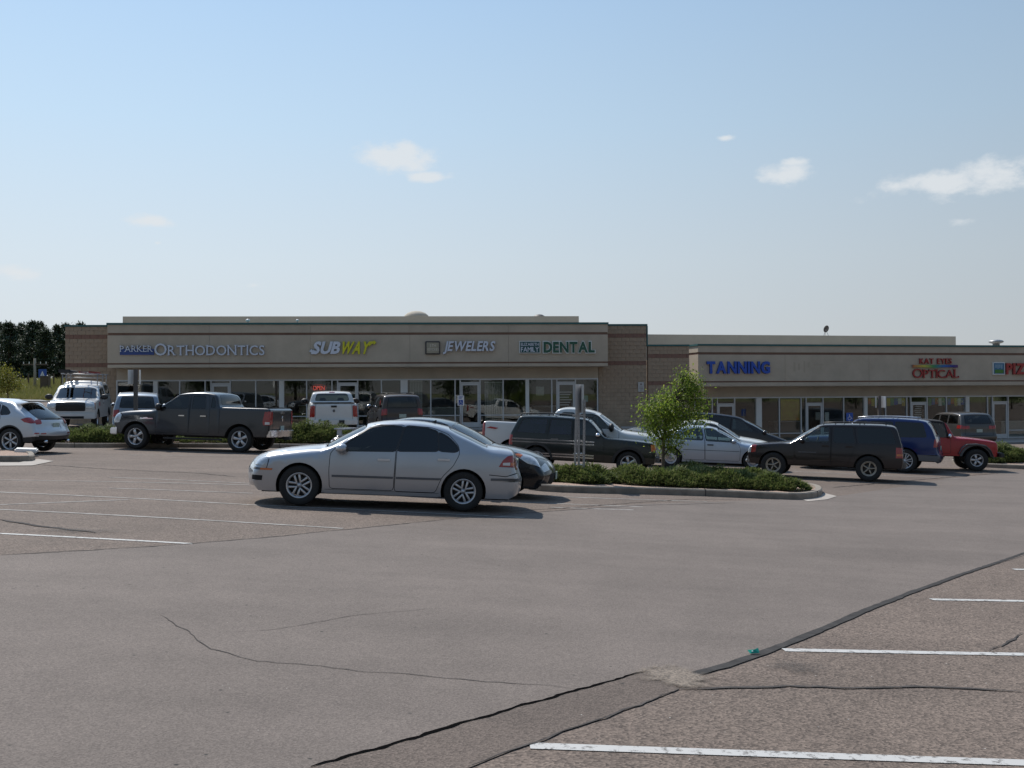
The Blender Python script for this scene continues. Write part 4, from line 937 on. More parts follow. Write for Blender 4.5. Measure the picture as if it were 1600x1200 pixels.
V = [(a+(b-a)*i/kk, -.11 if f else -.002, c_+(e_-c_)*(.0+.12*math.sin(i)) if not tp else e_-(e_-c_)*(.1*abs(math.sin(i*1.3)))) for i in range(kk+1) for f in (0, 1) for tp in (0, 1)]
Fr = []
for i in range(kk):
    q = i*4; Fr += [(q+2, q+6, q+7, q+3), (q+3, q+7, q+5, q+1), (q+2, q, q+4, q+6)]
MB().add(V, Fr).build('rainbow_bar', rainbow(), s)
channel_letters(s, 'OPTICAL', bx(F2, 1425, 1497, 576, 590.5), 0, L_r, L_re, .1, serif=True, small=[1.15]+[1]*6, spacing=.6, bold=0)
s = signroot('shop_sign', F2, 1551, 566, 'red pizza sign cut off by the right edge with a small square picture')
plate(s, F2, 1550.5, 1569, 566, 585.5, .08, L_ge, 'picture_trim'); plate(s, F2, 1551.8, 1567.8, 567.4, 584, .09, mat('picture blue', (.05, .16, .28), .5), 'picture'); plate(s, F2, 1553, 1566.5, 577.5, 583, .098, mat('picture green', (.06, .20, .03), .5), 'picture_hill')
for i in range(4): plate(s, F2, 1554+i*3, 1555.6+i*3, 569.5, 575+(i % 2), .098, mat('picture figure', (.28, .40, .48), .5), 'picture_figure')
channel_letters(s, 'PIZZA', bx(F2, 1570.5, 1632, 567.5, 585), 0, L_r, L_re, .12, bold=.04, spacing=1.2)
# ------------------------------------------------------------ things in and on the shop windows
def win_item(name, F, x0, x1, y0, y1, v, m, label, cat, d=.01):
    a, b = F.u(x0, v), F.u(x1, v); c = (x0+x1)/2; o = MB().box(a, b, v, v+d, F.z(c, y1, v), F.z(c, y0, v)).build(name, m, loc=(F.o.x, F.o.y, 0), rot=(0, 0, F.ang)); return tag(o, label, cat)
def blind(F, x0, x1, y0, y1, v, label, n=14, closed=.8):
    r_ = empty('vertical_blind', (F.o.x, F.o.y, 0), F.ang, label, 'blind'); a, b = F.u(x0, v), F.u(x1, v); c = (x0+x1)/2; z0, z1 = F.z(c, y1, v), F.z(c, y0, v)
    MB().box(a, b, v-.03, v+.03, z1, z1+.05).build('head_track', M['white'], r_); w = (b-a)/n
    for i in range(n): MB().box(-w*.45, w*.45, -.002, .002, z0, z1).build('slat', M['blind'], r_, loc=(a+w*(i+.5), v, 0), rot=(0, 0, .5))
blind(F1, 640, 660, 596, 664, WV+.35, 'pale vertical blind at the left of the jewelers window', 8); blind(F1, 757, 785, 598, 664, WV+.35, 'pale vertical blind right of the jewelers door', 10)
neon = mat('red neon', (.9, .08, .05), .4, emis=.7)
s = empty('open_sign', (F1.o.x, F1.o.y, 0), F1.ang, 'small red lit open sign in the sandwich shop window', 'neon sign')
channel_letters(s, 'OPEN', bx(F1, 489, 507, 603, 609.5, WV+.2), WV+.25, neon, neon, .03)
MB().tube([( *[F1.u(498, WV+.2)+ .38*math.cos(a)], WV+.2, F1.z(498, 606, WV+.2)+.17*math.sin(a)) for a in np.linspace(0, 6.283, 25)], .012, 5, cap=False).build('tube_ring', mat('dim red neon', (.6, .05, .04), .4, emis=.15), s)
win_item('yellow_poster', F2, 1219.5, 1250, 624, 657, W2+.06, mat('yellow poster', (.62, .48, .08), .7, col2=(.52, .32, .07), nscale=3), 'large yellow poster in the window beside the tanning door', 'poster')
for i in range(4): pass
wc = [(.55, .10, .05), (.60, .46, .07), (.09, .34, .22), (.05, .14, .5)]
for j, (x0, x1) in enumerate([(1356, 1382), (1385, 1414.5), (1450, 1476.5), (1480, 1506.5)]):
    r_ = empty('window_banner', (F2.o.x, F2.o.y, 0), F2.ang, ['multicoloured banner in the first optical window from the left', 'multicoloured banner left of the optical door', 'multicoloured banner right of the optical door', 'multicoloured banner in the last optical window'][j], 'banner', 'banners across the optical windows')
    w = (x1-x0)/5
    for i in range(5):
        a, b = F2.u(x0+w*i+.2, W2+.05), F2.u(x0+w*(i+1)-.2, W2+.05); zz0 = F2.z(x0, 631.5+((i*7+j*3) % 4), W2); MB().box(a, b, W2+.045, W2+.052, zz0, F2.z(x0, 622.5, W2)).build('panel', mat('banner', wc[(i+j) % 4] if i != 3 else (.8, .8, .78), .7), r_)
    channel_letters(r_, 'TECH', bx(F2, x1-12, x1-1.5, 625, 629.5, W2), W2+.045, M['signwhite'], M['signwhite'], .006)
win_item('window_picture', F1, 837.5, 850, 604, 618, W2-.05, mat('poster pale', (.42, .42, .38), .6, noise=.3, nscale=6), 'small framed pale picture in the dental window', 'picture')
win_item('door_notice', F1, 912, 918.5, 618, 628, WV+.04, mat('pale blue notice', (.35, .5, .55), .6), 'pale blue notice right of the dental door', 'notice')
win_item('door_notice', F2, 1288.5, 1295, 644, 658, W2+.04, M['signwhite'], 'white notice with a dark mark beside the tanning side door', 'notice')
win_item('door_notice', F2, 1274, 1282, 644, 656, W2+.04, mat('grey notice', (.4, .4, .38), .6), 'grey notice taped inside the second door of the right shops', 'notice')
win_item('door_poster', F2, 1427, 1443, 640, 662, W2+.04, mat('dark poster', (.02, .02, .02), .5), 'black poster with pale lines on the optical door', 'poster')
for i in range(5): o = None
r_ = empty('door_lettering', (F2.o.x, F2.o.y, 0), F2.ang, 'pale lines of opening hours on the optical door', 'lettering')
for i in range(6): a, b, c0, c1 = bx(F2, 1429+(i % 2), 1441-(i % 3), 634.5+i*3.2, 635.8+i*3.2, W2); MB().box(a, b, W2+.03, W2+.034, c0, c1).build('line', M['signwhite'], r_)
r_ = empty('door_lettering', (F1.o.x, F1.o.y, 0), F1.ang, 'pale lines of opening hours on the dental door', 'lettering')
for i in range(6): a, b, c0, c1 = bx(F1, 874+(i % 2), 893-(i % 3)*2, 612+i*4, 613.3+i*4, WV); MB().box(a, b, WV-.01, WV-.006, c0, c1).build('line', M['blind'], r_)
# furniture glimpsed inside
for i, (F, px, w_, h_, d_, fl, lb_, col) in enumerate([(F1, 300, 1.6, 1.05, 2.4, FLOOR1, 'reception counter behind the orthodontics windows', (.3, .22, .15)), (F1, 500, 2.2, 1.1, 3, FLOOR1, 'counter inside the sandwich shop', (.35, .33, .2)), (F1, 690, 2.0, .95, 1.6, FLOOR1, 'glass topped counter inside the jewelers', (.42, .42, .4)), (F1, 850, 1.2, 1.0, 2.5, FLOOR1, 'desk inside the dental office', (.3, .3, .28)), (F2, 1230, 1.6, 1.0, 2.4, FLOOR2, 'counter inside the tanning shop', (.3, .28, .25)), (F2, 1590, 2.2, .9, 1.2, FLOOR2, 'pale table inside the pizza shop', (.5, .5, .48))]):
    v = (WV if F is F1 else W2)+d_; u = F.u(px, v); t = empty('counter', (F.o.x, F.o.y, 0), F.ang, lb_, 'counter')
    MB().box(u-w_/2, u+w_/2, v, v+.6, fl, fl+h_).build('base', mat('counter', col, .7), t); MB().box(u-w_/2-.05, u+w_/2+.05, v-.05, v+.65, fl+h_+.002, fl+h_+.05).build('top', M['white'], t)
# small wall sign on the block wall
p0 = WV-.04
s = empty('wall_sign', (F1.o.x, F1.o.y, 0), F1.ang, 'small white parking notice on the brown block wall', 'sign')
a, b, c_, e_ = bx(F1, 997, 1006, 597, 612, p0); MB().box(a, b, p0-.02, p0-.002, c_, e_).build('panel', mat('faded sign', (.50, .49, .46), .6), s)
for i, (x0, x1, y0, y1) in enumerate([(1000, 1003, 599, 602), (999, 1004.5, 604.2, 605.2), (999, 1004.5, 606.6, 607.6), (999.5, 1004, 609, 609.9)]): a, b, c_, e_ = bx(F1, x0, x1, y0, y1, p0); MB().box(a, b, p0-.024, p0-.021, c_, e_).build('mark', mat('sign mark', (.25, .2, .2), .6), s)
# ------------------------------------------------------------ free-standing signs
def wheelchair(root, cx, y, z0, s_, m):
    mb = MB(); P = lambda a, b: (cx+a*s_, y, z0+b*s_)
    mb.ellip(P(.42, .93), (.07*s_, .004, .07*s_), 10, 6); mb.tube([P(.42, .84), P(.42, .55), P(.68, .55), P(.80, .25), P(.9, .27)], .035*s_, 6); mb.tube([P(.42, .70), P(.62, .70)], .03*s_, 6)
    mb.tube([P(.42+.26*math.cos(a), .33+.26*math.sin(a)) for a in np.linspace(R(115), R(345), 14)], .03*s_, 6); return mb.build('wheelchair_symbol', m, root)
def post_sign(px, py_top, Y, kind, label, hgt=None):
    p = at(px, py_top, Y); b = Vector((p.x, p.y, zt(p.x, p.y))); H_ = p.z-b.z
    t = empty('parking_sign', b, 0, label, 'sign')
    if kind == 'access':
        MB().tube([(0, .03, -.1), (0, .03, H_-.02)], .025, 8).build('post', M['galv'], t, True)
        MB().box(-.15, .15, -.004, .004, H_-.46, H_).build('panel', M['signwhite'], t, bevel=.003); MB().box(-.10, .10, -.008, -.005, H_-.43, H_-.2).build('symbol_field', M['blue_sign'], t)
        wheelchair(t, -.09, -.011, H_-.42, .19, M['signwhite'])
        for i in range(3): MB().box(-.1, .1-.03*i, -.008, -.005, H_-.06-.045*i, H_-.04-.045*i).build('text_line', M['blue_sign'], t)
    if kind == 'blue':
        MB().tube([(0, .03, -.1), (0, .03, H_-.02)], .025, 8).build('post', M['galv'], t, True); MB().box(-.16, .16, -.004, .004, H_-.4, H_).build('panel', M['blue_sign'], t, bevel=.003)
        wheelchair(t, -.13, -.009, H_-.36, .28, M['signwhite'])
    if kind == 'pair':
        MB().box(-.06, .06, -.06, .06, -.1, H_).build('post', M['polepaint'], t)
        for s_ in (-1, 1):
            MB().box(-.004, .004, -.16, .16, H_-.52, H_-.02).build('panel', M['signwhite'], t, bevel=.002, loc=(s_*.15, 0, 0), rot=(0, 0, s_*.5))
    return t
post_sign(720, 618, 48.2, 'access', 'white accessible parking sign with blue symbol before the jewelers door')
post_sign(1327.5, 645, 51.5, 'blue', 'blue accessible parking sign between the roofs of the dark and blue suvs')
post_sign(212, 577, 37.6, 'pair', 'dark square post with two white angled signs behind the grey pickup')
post_sign(1374, 618.5, 46.5, 'pair', 'dark square post with two white angled signs before the optical windows')
# tall three-post sign in the juniper island
CY = hit(905, 768).y + 1.3
p = at(905, 600.5, CY); b = Vector((p.x, p.y, zt(p.x, p.y)+.1)); H_ = p.z-b.z
t = empty('island_sign', b, 0, 'narrow grey metal sign seen edge-on on three steel posts in the juniper island', 'sign')
for i, (dx, dy, hh, lean) in enumerate([(-.12, -.03, H_-.55, .02), (-.02, .0, H_-.1, 0), (.09, .03, H_-.35, .012)]):
    mb = MB(); mb.box(-.025, .025, -.025, .025, -.2, hh); o = mb.build('post', M['galv'], t, loc=(dx, dy, 0), rot=(0, lean*1.5, 0), bevel=.004)
    mh = MB()
    for k in range(int(hh/.1)): mh.box(-.007, .007, -.027, -.0255, .1*k+.04, .1*k+.055)
    mh.build('post_holes', M['polepaint'], t, loc=(dx, dy, 0), rot=(0, lean*1.5, 0))
MB().box(-.225, .225, -.003, .003, H_-.66, H_).build('sign_panel', M['signback'], t, bevel=.002, loc=(.005, -.05, 0), rot=(0, 0, R(60)))
MB().box(-.225, .225, -.003, .003, H_-.66, H_).build('sign_panel', M['signback'], t, bevel=.002, loc=(.08, .03, 0), rot=(0, 0, R(80)))
MB().box(-.16, .13, -.04, -.028, H_-.74, H_-.70).build('bracket', M['galv'], t)
for zz in (.42, .68, ): 
    MB().box(-.15, .12, -.045, -.03, zz-.012, zz+.012).build('bracket', M['galv'], t)
    for xx in (-.08, .03): MB().ellip((xx, -.055, zz), (.018, .014, .018), 8, 6).build('bolt', mat('bright bolt', (.8, .8, .8), .2, metal=1), t, True)
# scrap of green litter and a bottle cap on the asphalt
c = hit(1178, 1024); t = empty('litter', c, .3, 'crumpled green scrap of litter on the tar seam', 'litter'); G = mat('green plastic', (.0, .28, .20), .35)
MB().add([(-.04, -.015, .019), (.035, -.02, .02), (.045, .015, .05), (-.01, .02, .032), (-.045, .018, .04), (0, -.005, .045)], [(0, 1, 5), (1, 2, 5), (2, 3, 5), (3, 4, 5), (4, 0, 5)]).build('wrapper', G, t); MB().ellip((-.015, -.005, .032), (.008, .008, .006), 6, 5).build('white_scrap', M['signwhite'], t)
# ------------------------------------------------------------ vehicles
def paint(name, col, metal=.35, rough=.32, coat=1.0):
    return mat(name, col, rough, metal=metal, coat=coat*.8, spec=.25, noise=.04, nscale=1.5, rvar=.05)
M['rubber'] = mat('tyre rubber', (.022, .021, .020), .85, noise=.25, nscale=20)
M['plastic'] = mat('black trim', (.022, .022, .023), .55, noise=.1, nscale=9)
M['greyplastic'] = mat('grey trim', (.11, .11, .115), .6)
M['chrome'] = mat('chrome', (.72, .72, .74), .16, metal=1, rvar=.05)
M['alloy'] = mat('alloy wheel', (.56, .56, .57), .36, metal=.75, noise=.12, nscale=12)
M['goldalloy'] = mat('warm alloy wheel', (.42, .38, .32), .4, metal=.7, noise=.12, nscale=12)
M['brake'] = mat('brake disc', (.10, .095, .09), .6, metal=.4)
M['under'] = mat('underbody', (.018, .017, .016), .95)
M['glass_dark'] = glass_mat('tinted car glass', (.045, .05, .055), .06)
M['glass_mid'] = glass_mat('lightly tinted car glass', (.30, .36, .35), .07)
M['glass_clear'] = glass_mat('clear car glass', (.62, .72, .69), .07)
M['headlamp'] = mat('headlamp lens', (.55, .57, .58), .12, metal=.3, coat=1, noise=.3, nscale=14)
M['redlamp'] = mat('red lamp lens', (.32, .015, .015), .2, coat=1, noise=.25, nscale=12)
M['amber'] = mat('amber lamp lens', (.55, .14, .03), .25, coat=1)
M['clearlamp'] = mat('clear lamp lens', (.62, .60, .58), .2, coat=1)
M['seat'] = mat('seat fabric', (.11, .105, .10), .85, noise=.2, nscale=8)
M['seat_light'] = mat('grey seat fabric', (.24, .235, .225), .85, noise=.2, nscale=8)
M['plate'] = mat('number plate', (.48, .52, .50), .5, col2=(.25, .36, .30), nscale=22)
M['gap'] = mat('panel gap', (.012, .012, .013), .9)
M['seam'] = M['gap']

WHEELS = {}
def wheel_meshes(Rw, wd, rr, style, rim_mat):
    key = (Rw, wd, rr, style, rim_mat.name)
    if key in WHEELS: return WHEELS[key]
    n = 40
    def lathe(prof, nn=n, m=0, mb=None):
        mb = mb or MB(); V = []; k = len(prof)
        for i in range(nn):
            a = 2*math.pi*i/nn
            for (r, y) in prof: V.append((r*math.cos(a), y, r*math.sin(a)))
        F = [(i*k+j, i*k+j+1, ((i+1) % nn)*k+j+1, ((i+1) % nn)*k+j) for i in range(nn) for j in range(k-1)]
        return mb.add(V, F, m)
    h = wd/2; s = Rw-rr
    tp = [(rr-.012, h*.55), (rr-.01, h*.80), (rr+s*.12, h*.93), (rr+s*.5, h), (rr+s*.8, h*.93), (rr+s*.95, h*.80), (Rw-.002, h*.6), (Rw-.002, h*.55), (Rw-.010, h*.53), (Rw-.010, h*.47), (Rw, h*.45), (Rw, h*.05), (Rw-.01, h*.03), (Rw-.01, -h*.03), (Rw, -h*.05), (Rw, -h*.6), (rr+s*.9, -h*.88), (rr+s*.4, -h), (rr-.01, -h*.8)]
    t = lathe(tp, 48).mesh('tyre', True); t.materials.append(M['rubber'])
    rm = MB()
    lathe([(rr-.006, -h*.75), (rr-.022, -h*.5), (rr-.03, 0), (rr-.03, h*.45), (rr-.026, h*.62), (rr-.012, h*.80), (rr+.004, h*.88), (rr+.006, h*.80), (rr-.008, h*.7)], 48, 0, rm)     # barrel and flange
    o = h*.62                                                           # outer face plane
    hub = rr*.21
    lathe([(0, o-.002), (hub*.45, o), (hub*.5, o-.006), (hub, o-.012), (hub*1.05, o-.05), (hub*.9, -.02)], 24, 0, rm)
    def spoke(a0, w0, w1, r0=hub*.85, r1=rr-.018, bow=.012, th=.03, lat=0.):
        V = []; ca, sa = math.cos(a0), math.sin(a0); segs = 4
        for i in range(segs+1):
            f = i/segs; r = r0+(r1-r0)*f; w = w0+(w1-w0)*f; y = o-.012+bow*math.sin(math.pi*f)-.004*f
            lt_ = lat*(1+.35*f)
            for (q, yy) in ((-w, y-.004), (-w*.6, y), (w*.6, y), (w, y-.004), (w, y-th), (-w, y-th)):
                V.append((ca*r-sa*(q+lt_), yy, sa*r+ca*(q+lt_)))
        F = [(i*6+j, i*6+(j+1) % 6, (i+1)*6+(j+1) % 6, (i+1)*6+j) for i in range(segs) for j in range(6)]
        rm.add(V, F)
    if style == 'twin5':
        for k in range(5):
            for d in (-.030, .030): spoke(2*math.pi*k/5+math.pi/2, .0135, .020, lat=d)
    elif style == 'five':
        for k in range(5): spoke(2*math.pi*k/5+math.pi/2, rr*.13, rr*.20, bow=.02)
    elif style == 'five_thin':
        for k in range(5):
            spoke(2*math.pi*k/5+math.pi/2, rr*.085, rr*.07)
        lathe([(rr*.80, o-.01), (rr*.86, o-.004), (rr*.93, o-.01), (rr*.93, o-.03), (rr*.80, o-.03)], 30, 0, rm)
    elif style == 'six':
        for k in range(6): spoke(2*math.pi*k/6+math.pi/2, rr*.09, rr*.13)
    elif style == 'seven':
        for k in range(7): spoke(2*math.pi*k/7+math.pi/2, rr*.07, rr*.085)
    elif style == 'multi':
        for k in range(6):
            for d in (-.2, .2): spoke(2*math.pi*k/6+d, rr*.05, rr*.06)
    elif style == 'steel':
        lathe([(hub, o-.01), (rr*.5, o-.03), (rr*.7, o-.02), (rr*.78, o-.035), (rr-.02, o-.04)], 30, 0, rm)
    r_ = rm.mesh('rim', True); r_.materials.append(rim_mat)
    b = lathe([(0, o-.075), (rr*.72, o-.075), (rr*.72, o-.10), (rr-.03, o-.10), (rr-.03, -h*.5)], 30).mesh('brake_disc', True); b.materials.append(M['brake'])
    WHEELS[key] = (t, r_, b); return WHEELS[key]

def catmull(P, closed=False, d=.05):
    out = []
    n = len(P)
    for i in range(n-1):
        p0 = P[max(i-1, 0)]; p1 = P[i]; p2 = P[i+1]; p3 = P[min(i+2, n-1)]
        L = math.dist(p1, p2); k = max(1, int(round(L/d)))
        m1 = [(p2[j]-p0[j])/2 * min(1, 2*L/(math.dist(p0, p1)+L+1e-9)) if i > 0 else (p2[j]-p1[j]) for j in (0, 1)]
        m2 = [(p3[j]-p1[j])/2 * min(1, 2*L/(math.dist(p2, p3)+L+1e-9)) if i < n-2 else (p2[j]-p1[j]) for j in (0, 1)]
        for q in range(k):
            t = q/k; h00 = 2*t**3-3*t**2+1; h10 = t**3-2*t**2+t; h01 = -2*t**3+3*t**2; h11 = t**3-t**2
            out.append(tuple(h00*p1[j]+h10*m1[j]+h01*p2[j]+h11*m2[j] for j in (0, 1)))
    out.append(tuple(P[-1])); return out
def rpoly(P, r=.03):
    """round the corners of a polygon a little"""
    out = []; n = len(P)
    for i in range(n):
        a, b, c = Vector(P[i-1]), Vector(P[i]), Vector(P[(i+1) % n]); u = a-b; w = c-b
        ra = min(r, u.length*.4, w.length*.4); p = b+u.normalized()*ra; q = b+w.normalized()*ra
        out += [tuple(p), tuple((p+q)/4+b/2), tuple(q)]
    return out
def line_poly(P, w):
    """thin polygon following a polyline"""
    L_ = []; R_ = []; n = len(P)
    for i in range(n):
        a = Vector(P[max(i-1, 0)]); b = Vector(P[min(i+1, n-1)]); d = (b-a).normalized(); nn = Vector((-d.y, d.x))*w/2; p = Vector(P[i]); L_.append(tuple(p+nn)); R_.append(tuple(p-nn))
    return L_+R_[::-1]
def fastin(poly, X, Y):
    poly = np.array(poly); c = np.zeros(len(X), bool); x1, y1 = poly[:, 0], poly[:, 1]; x2, y2 = np.roll(x1, 1), np.roll(y1, 1)
    for a, b, p, q in zip(x1, y1, x2, y2):
        if b == q: continue
        c ^= ((b > Y) != (q > Y)) & (X < (p-a)*(Y-b)/(q-b)+a)
    return c

class Car:
    def __init__(s, sp):
        s.sp = sp; s.W0 = sp['W']/2; s.belt = sp.get('belt', .95); s.tum = sp.get('tumble', .40); s.fil = sp.get('fillet', .09)
        crown_d = dict(front=.16, hood=.035, windshield=.09, roof=.035, rearglass=.07, deck=.03, rear=.09, cabback=.02, bed=.0, topper=.03); crown_d.update(sp.get('crown', {}))
        pts = []; tags = []; s.seg = {}
        for tg, P in sp['prof']:
            c = catmull(P, d=.055) if len(P) > 2 else catmull(P, d=.055)
            if pts: c = c[1:]
            i0 = max(0, len(pts)-1); pts += c; tags += [tg]*len(c); s.seg.setdefault(tg, [i0, len(pts)-1]); s.seg[tg][1] = len(pts)-1
        p = np.array(pts)
        for _ in range(sp.get('relax', 2)):                     # ease the creases between segments
            q = p.copy(); q[1:-1] = .5*p[1:-1]+.25*(p[:-2]+p[2:]); p = q
        t = np.zeros_like(p); t[1:-1] = p[2:]-p[:-2]; t[0] = p[1]-p[0]; t[-1] = p[-1]-p[-2]; t /= np.linalg.norm(t, axis=1)[:, None]
        n = np.stack([-t[:, 1], t[:, 0]], 1)
        cr = np.array([crown_d[g] for g in tags], float)
        for _ in range(3): cr[1:-1] = (cr[:-2]+cr[1:-1]+cr[2:])/3
        s.p, s.n, s.tags = p, n, tags; s.sarc = np.concatenate([[0], np.cumsum(np.linalg.norm(np.diff(p, axis=0), axis=1))])
        # clamp the crown so that the inset curve does not fold over
        s.cr = cr; s.ins = p - n*cr[:, None]
        for _ in range(4):
            d = np.diff(s.ins, axis=0); bad = np.where((d*t[:-1]).sum(1) < .002)[0]
            if len(bad) == 0: break
            for b in bad:
                lo, hi = max(0, b-2), min(len(p), b+4); s.ins[lo:hi] = (s.ins[lo]+(s.ins[hi-1]-s.ins[lo])*np.linspace(0, 1, hi-lo)[:, None])
        s.fr = np.full(len(p), s.fil)
        for g, v in sp.get('fillets', {}).items():
            a, b = s.seg[g]; s.fr[a:b+1] = v
        for _ in range(3): s.fr[1:-1] = (s.fr[:-2]+s.fr[1:-1]+s.fr[2:])/3
        s.hw = s.width(s.ins[:, 0], s.ins[:, 1]) - s.fr
    def width(s, x, z):
        x = np.asarray(x, float); z = np.asarray(z, float); L = s.sp['L']; k = s.sp
        w = s.W0 - .055*np.clip((.55-z)/.4, 0, 1)**1.6 - k.get('shoulder', .03)*np.clip((z-.62)/(s.belt-.62), 0, 1)**2
        d = z - s.belt
        w -= s.tum * np.where(d > .03, d-.015, np.where(d > 0, d*d/.06, 0))
        w -= k.get('taper_f', .05)*np.clip(1-x/1.1, 0, 1)**1.7 + k.get('taper_r', .05)*np.clip(1-(L-x)/1.0, 0, 1)**1.7
        return w
    def yside(s, x, z):
        """half width of the side skin, rounding over towards the outline"""
        P = np.stack([x, z], 1); best = np.full(len(P), 9.); rad = np.full(len(P), s.fil)
        A = s.ins[:-1]; B = s.ins[1:]
        for a, b, r in zip(A, B, s.fr):
            ab = b-a; L2 = (ab**2).sum()+1e-12; t = np.clip(((P-a)@ab)/L2, 0, 1); d = np.linalg.norm(P-(a+t[:, None]*ab), axis=1)
            m = d < best; best[m] = d[m]; rad[m] = r
        k = np.clip(best/rad, 0, 1)
        return s.width(x, z) - rad*(1-np.sqrt(np.clip(1-(1-k)**2, 0, 1)))
    def nside(s, x, z):
        """smooth outward normals of the near side skin"""
        P = np.stack([x, z], 1); best = np.full(len(P), 9.); rad = np.full(len(P), s.fil); g = np.zeros((len(P), 2)); A = s.ins[:-1]; B = s.ins[1:]
        for i, (a, b) in enumerate(zip(A, B)):
            ab = b-a; L2 = (ab**2).sum()+1e-12; t = np.clip(((P-a)@ab)/L2, 0, 1); d = np.linalg.norm(P-(a+t[:, None]*ab), axis=1); m = d < best
            best[m] = d[m]; rad[m] = s.fr[i]; g[m] = -(s.n[i]*(1-t[m])[:, None]+s.n[i+1]*t[m][:, None])
        k = np.clip(best/rad, 0, 1); sl = np.where(k < 1, (1-k)/np.sqrt(np.clip(1-(1-k)**2, .0025, 1)), 0); h = .03
        wx = (s.width(x+h, z)-s.width(x-h, z))/(2*h); wz = (s.width(x, z+h)-s.width(x, z-h))/(2*h)
        N = np.stack([-(wx+sl*g[:, 0]), -np.ones(len(x)), -(wz+sl*g[:, 1])], 1); return N/np.linalg.norm(N, axis=1)[:, None]
    def sat(s, tg, f=None, x=None, z=None):
        a, b = s.seg[tg]
        if f is not None: return s.sarc[a]+(s.sarc[b]-s.sarc[a])*f
        c = s.p[a:b+1, 0] if x is not None else s.p[a:b+1, 1]; v = x if x is not None else z; i = int(np.argmin(abs(c-v))); 
        j = a+i
        return s.sarc[j]
    def strip_map(s, S_, V_):
        px = np.interp(S_, s.sarc, s.p[:, 0]); pz = np.interp(S_, s.sarc, s.p[:, 1]); ix = np.interp(S_, s.sarc, s.ins[:, 0]); iz = np.interp(S_, s.sarc, s.ins[:, 1]); hw = np.interp(S_, s.sarc, s.hw)
        t = V_/s.W0; k = np.abs(t)**2.3
        return px+(ix-px)*k, t*hw, pz+(iz-pz)*k

def cdt_pieces(pts, edge_loops, regions):
    """pts: free points; edge_loops: closed loops; regions: [(name, poly)]; returns verts and triangles by region (last match wins)"""
    P = []; E = []
    for lp in edge_loops:
        n = len(P); P += [Vector(q) for q in lp]; E += [(n+i, n+(i+1) % len(lp)) for i in range(len(lp))]
    P += [Vector(q) for q in pts]
    v, e, f, *_ = delaunay_2d_cdt(P, E, [], 0, 1e-4)
    V = np.array([(q.x, q.y) for q in v]); F = np.array([t for t in f if len(t) == 3]); c = V[F].mean(1)
    lab = np.full(len(F), -1)
    for i, (nm, poly) in enumerate(regions): lab[fastin(poly, c[:, 0], c[:, 1])] = i
    return V, F, lab

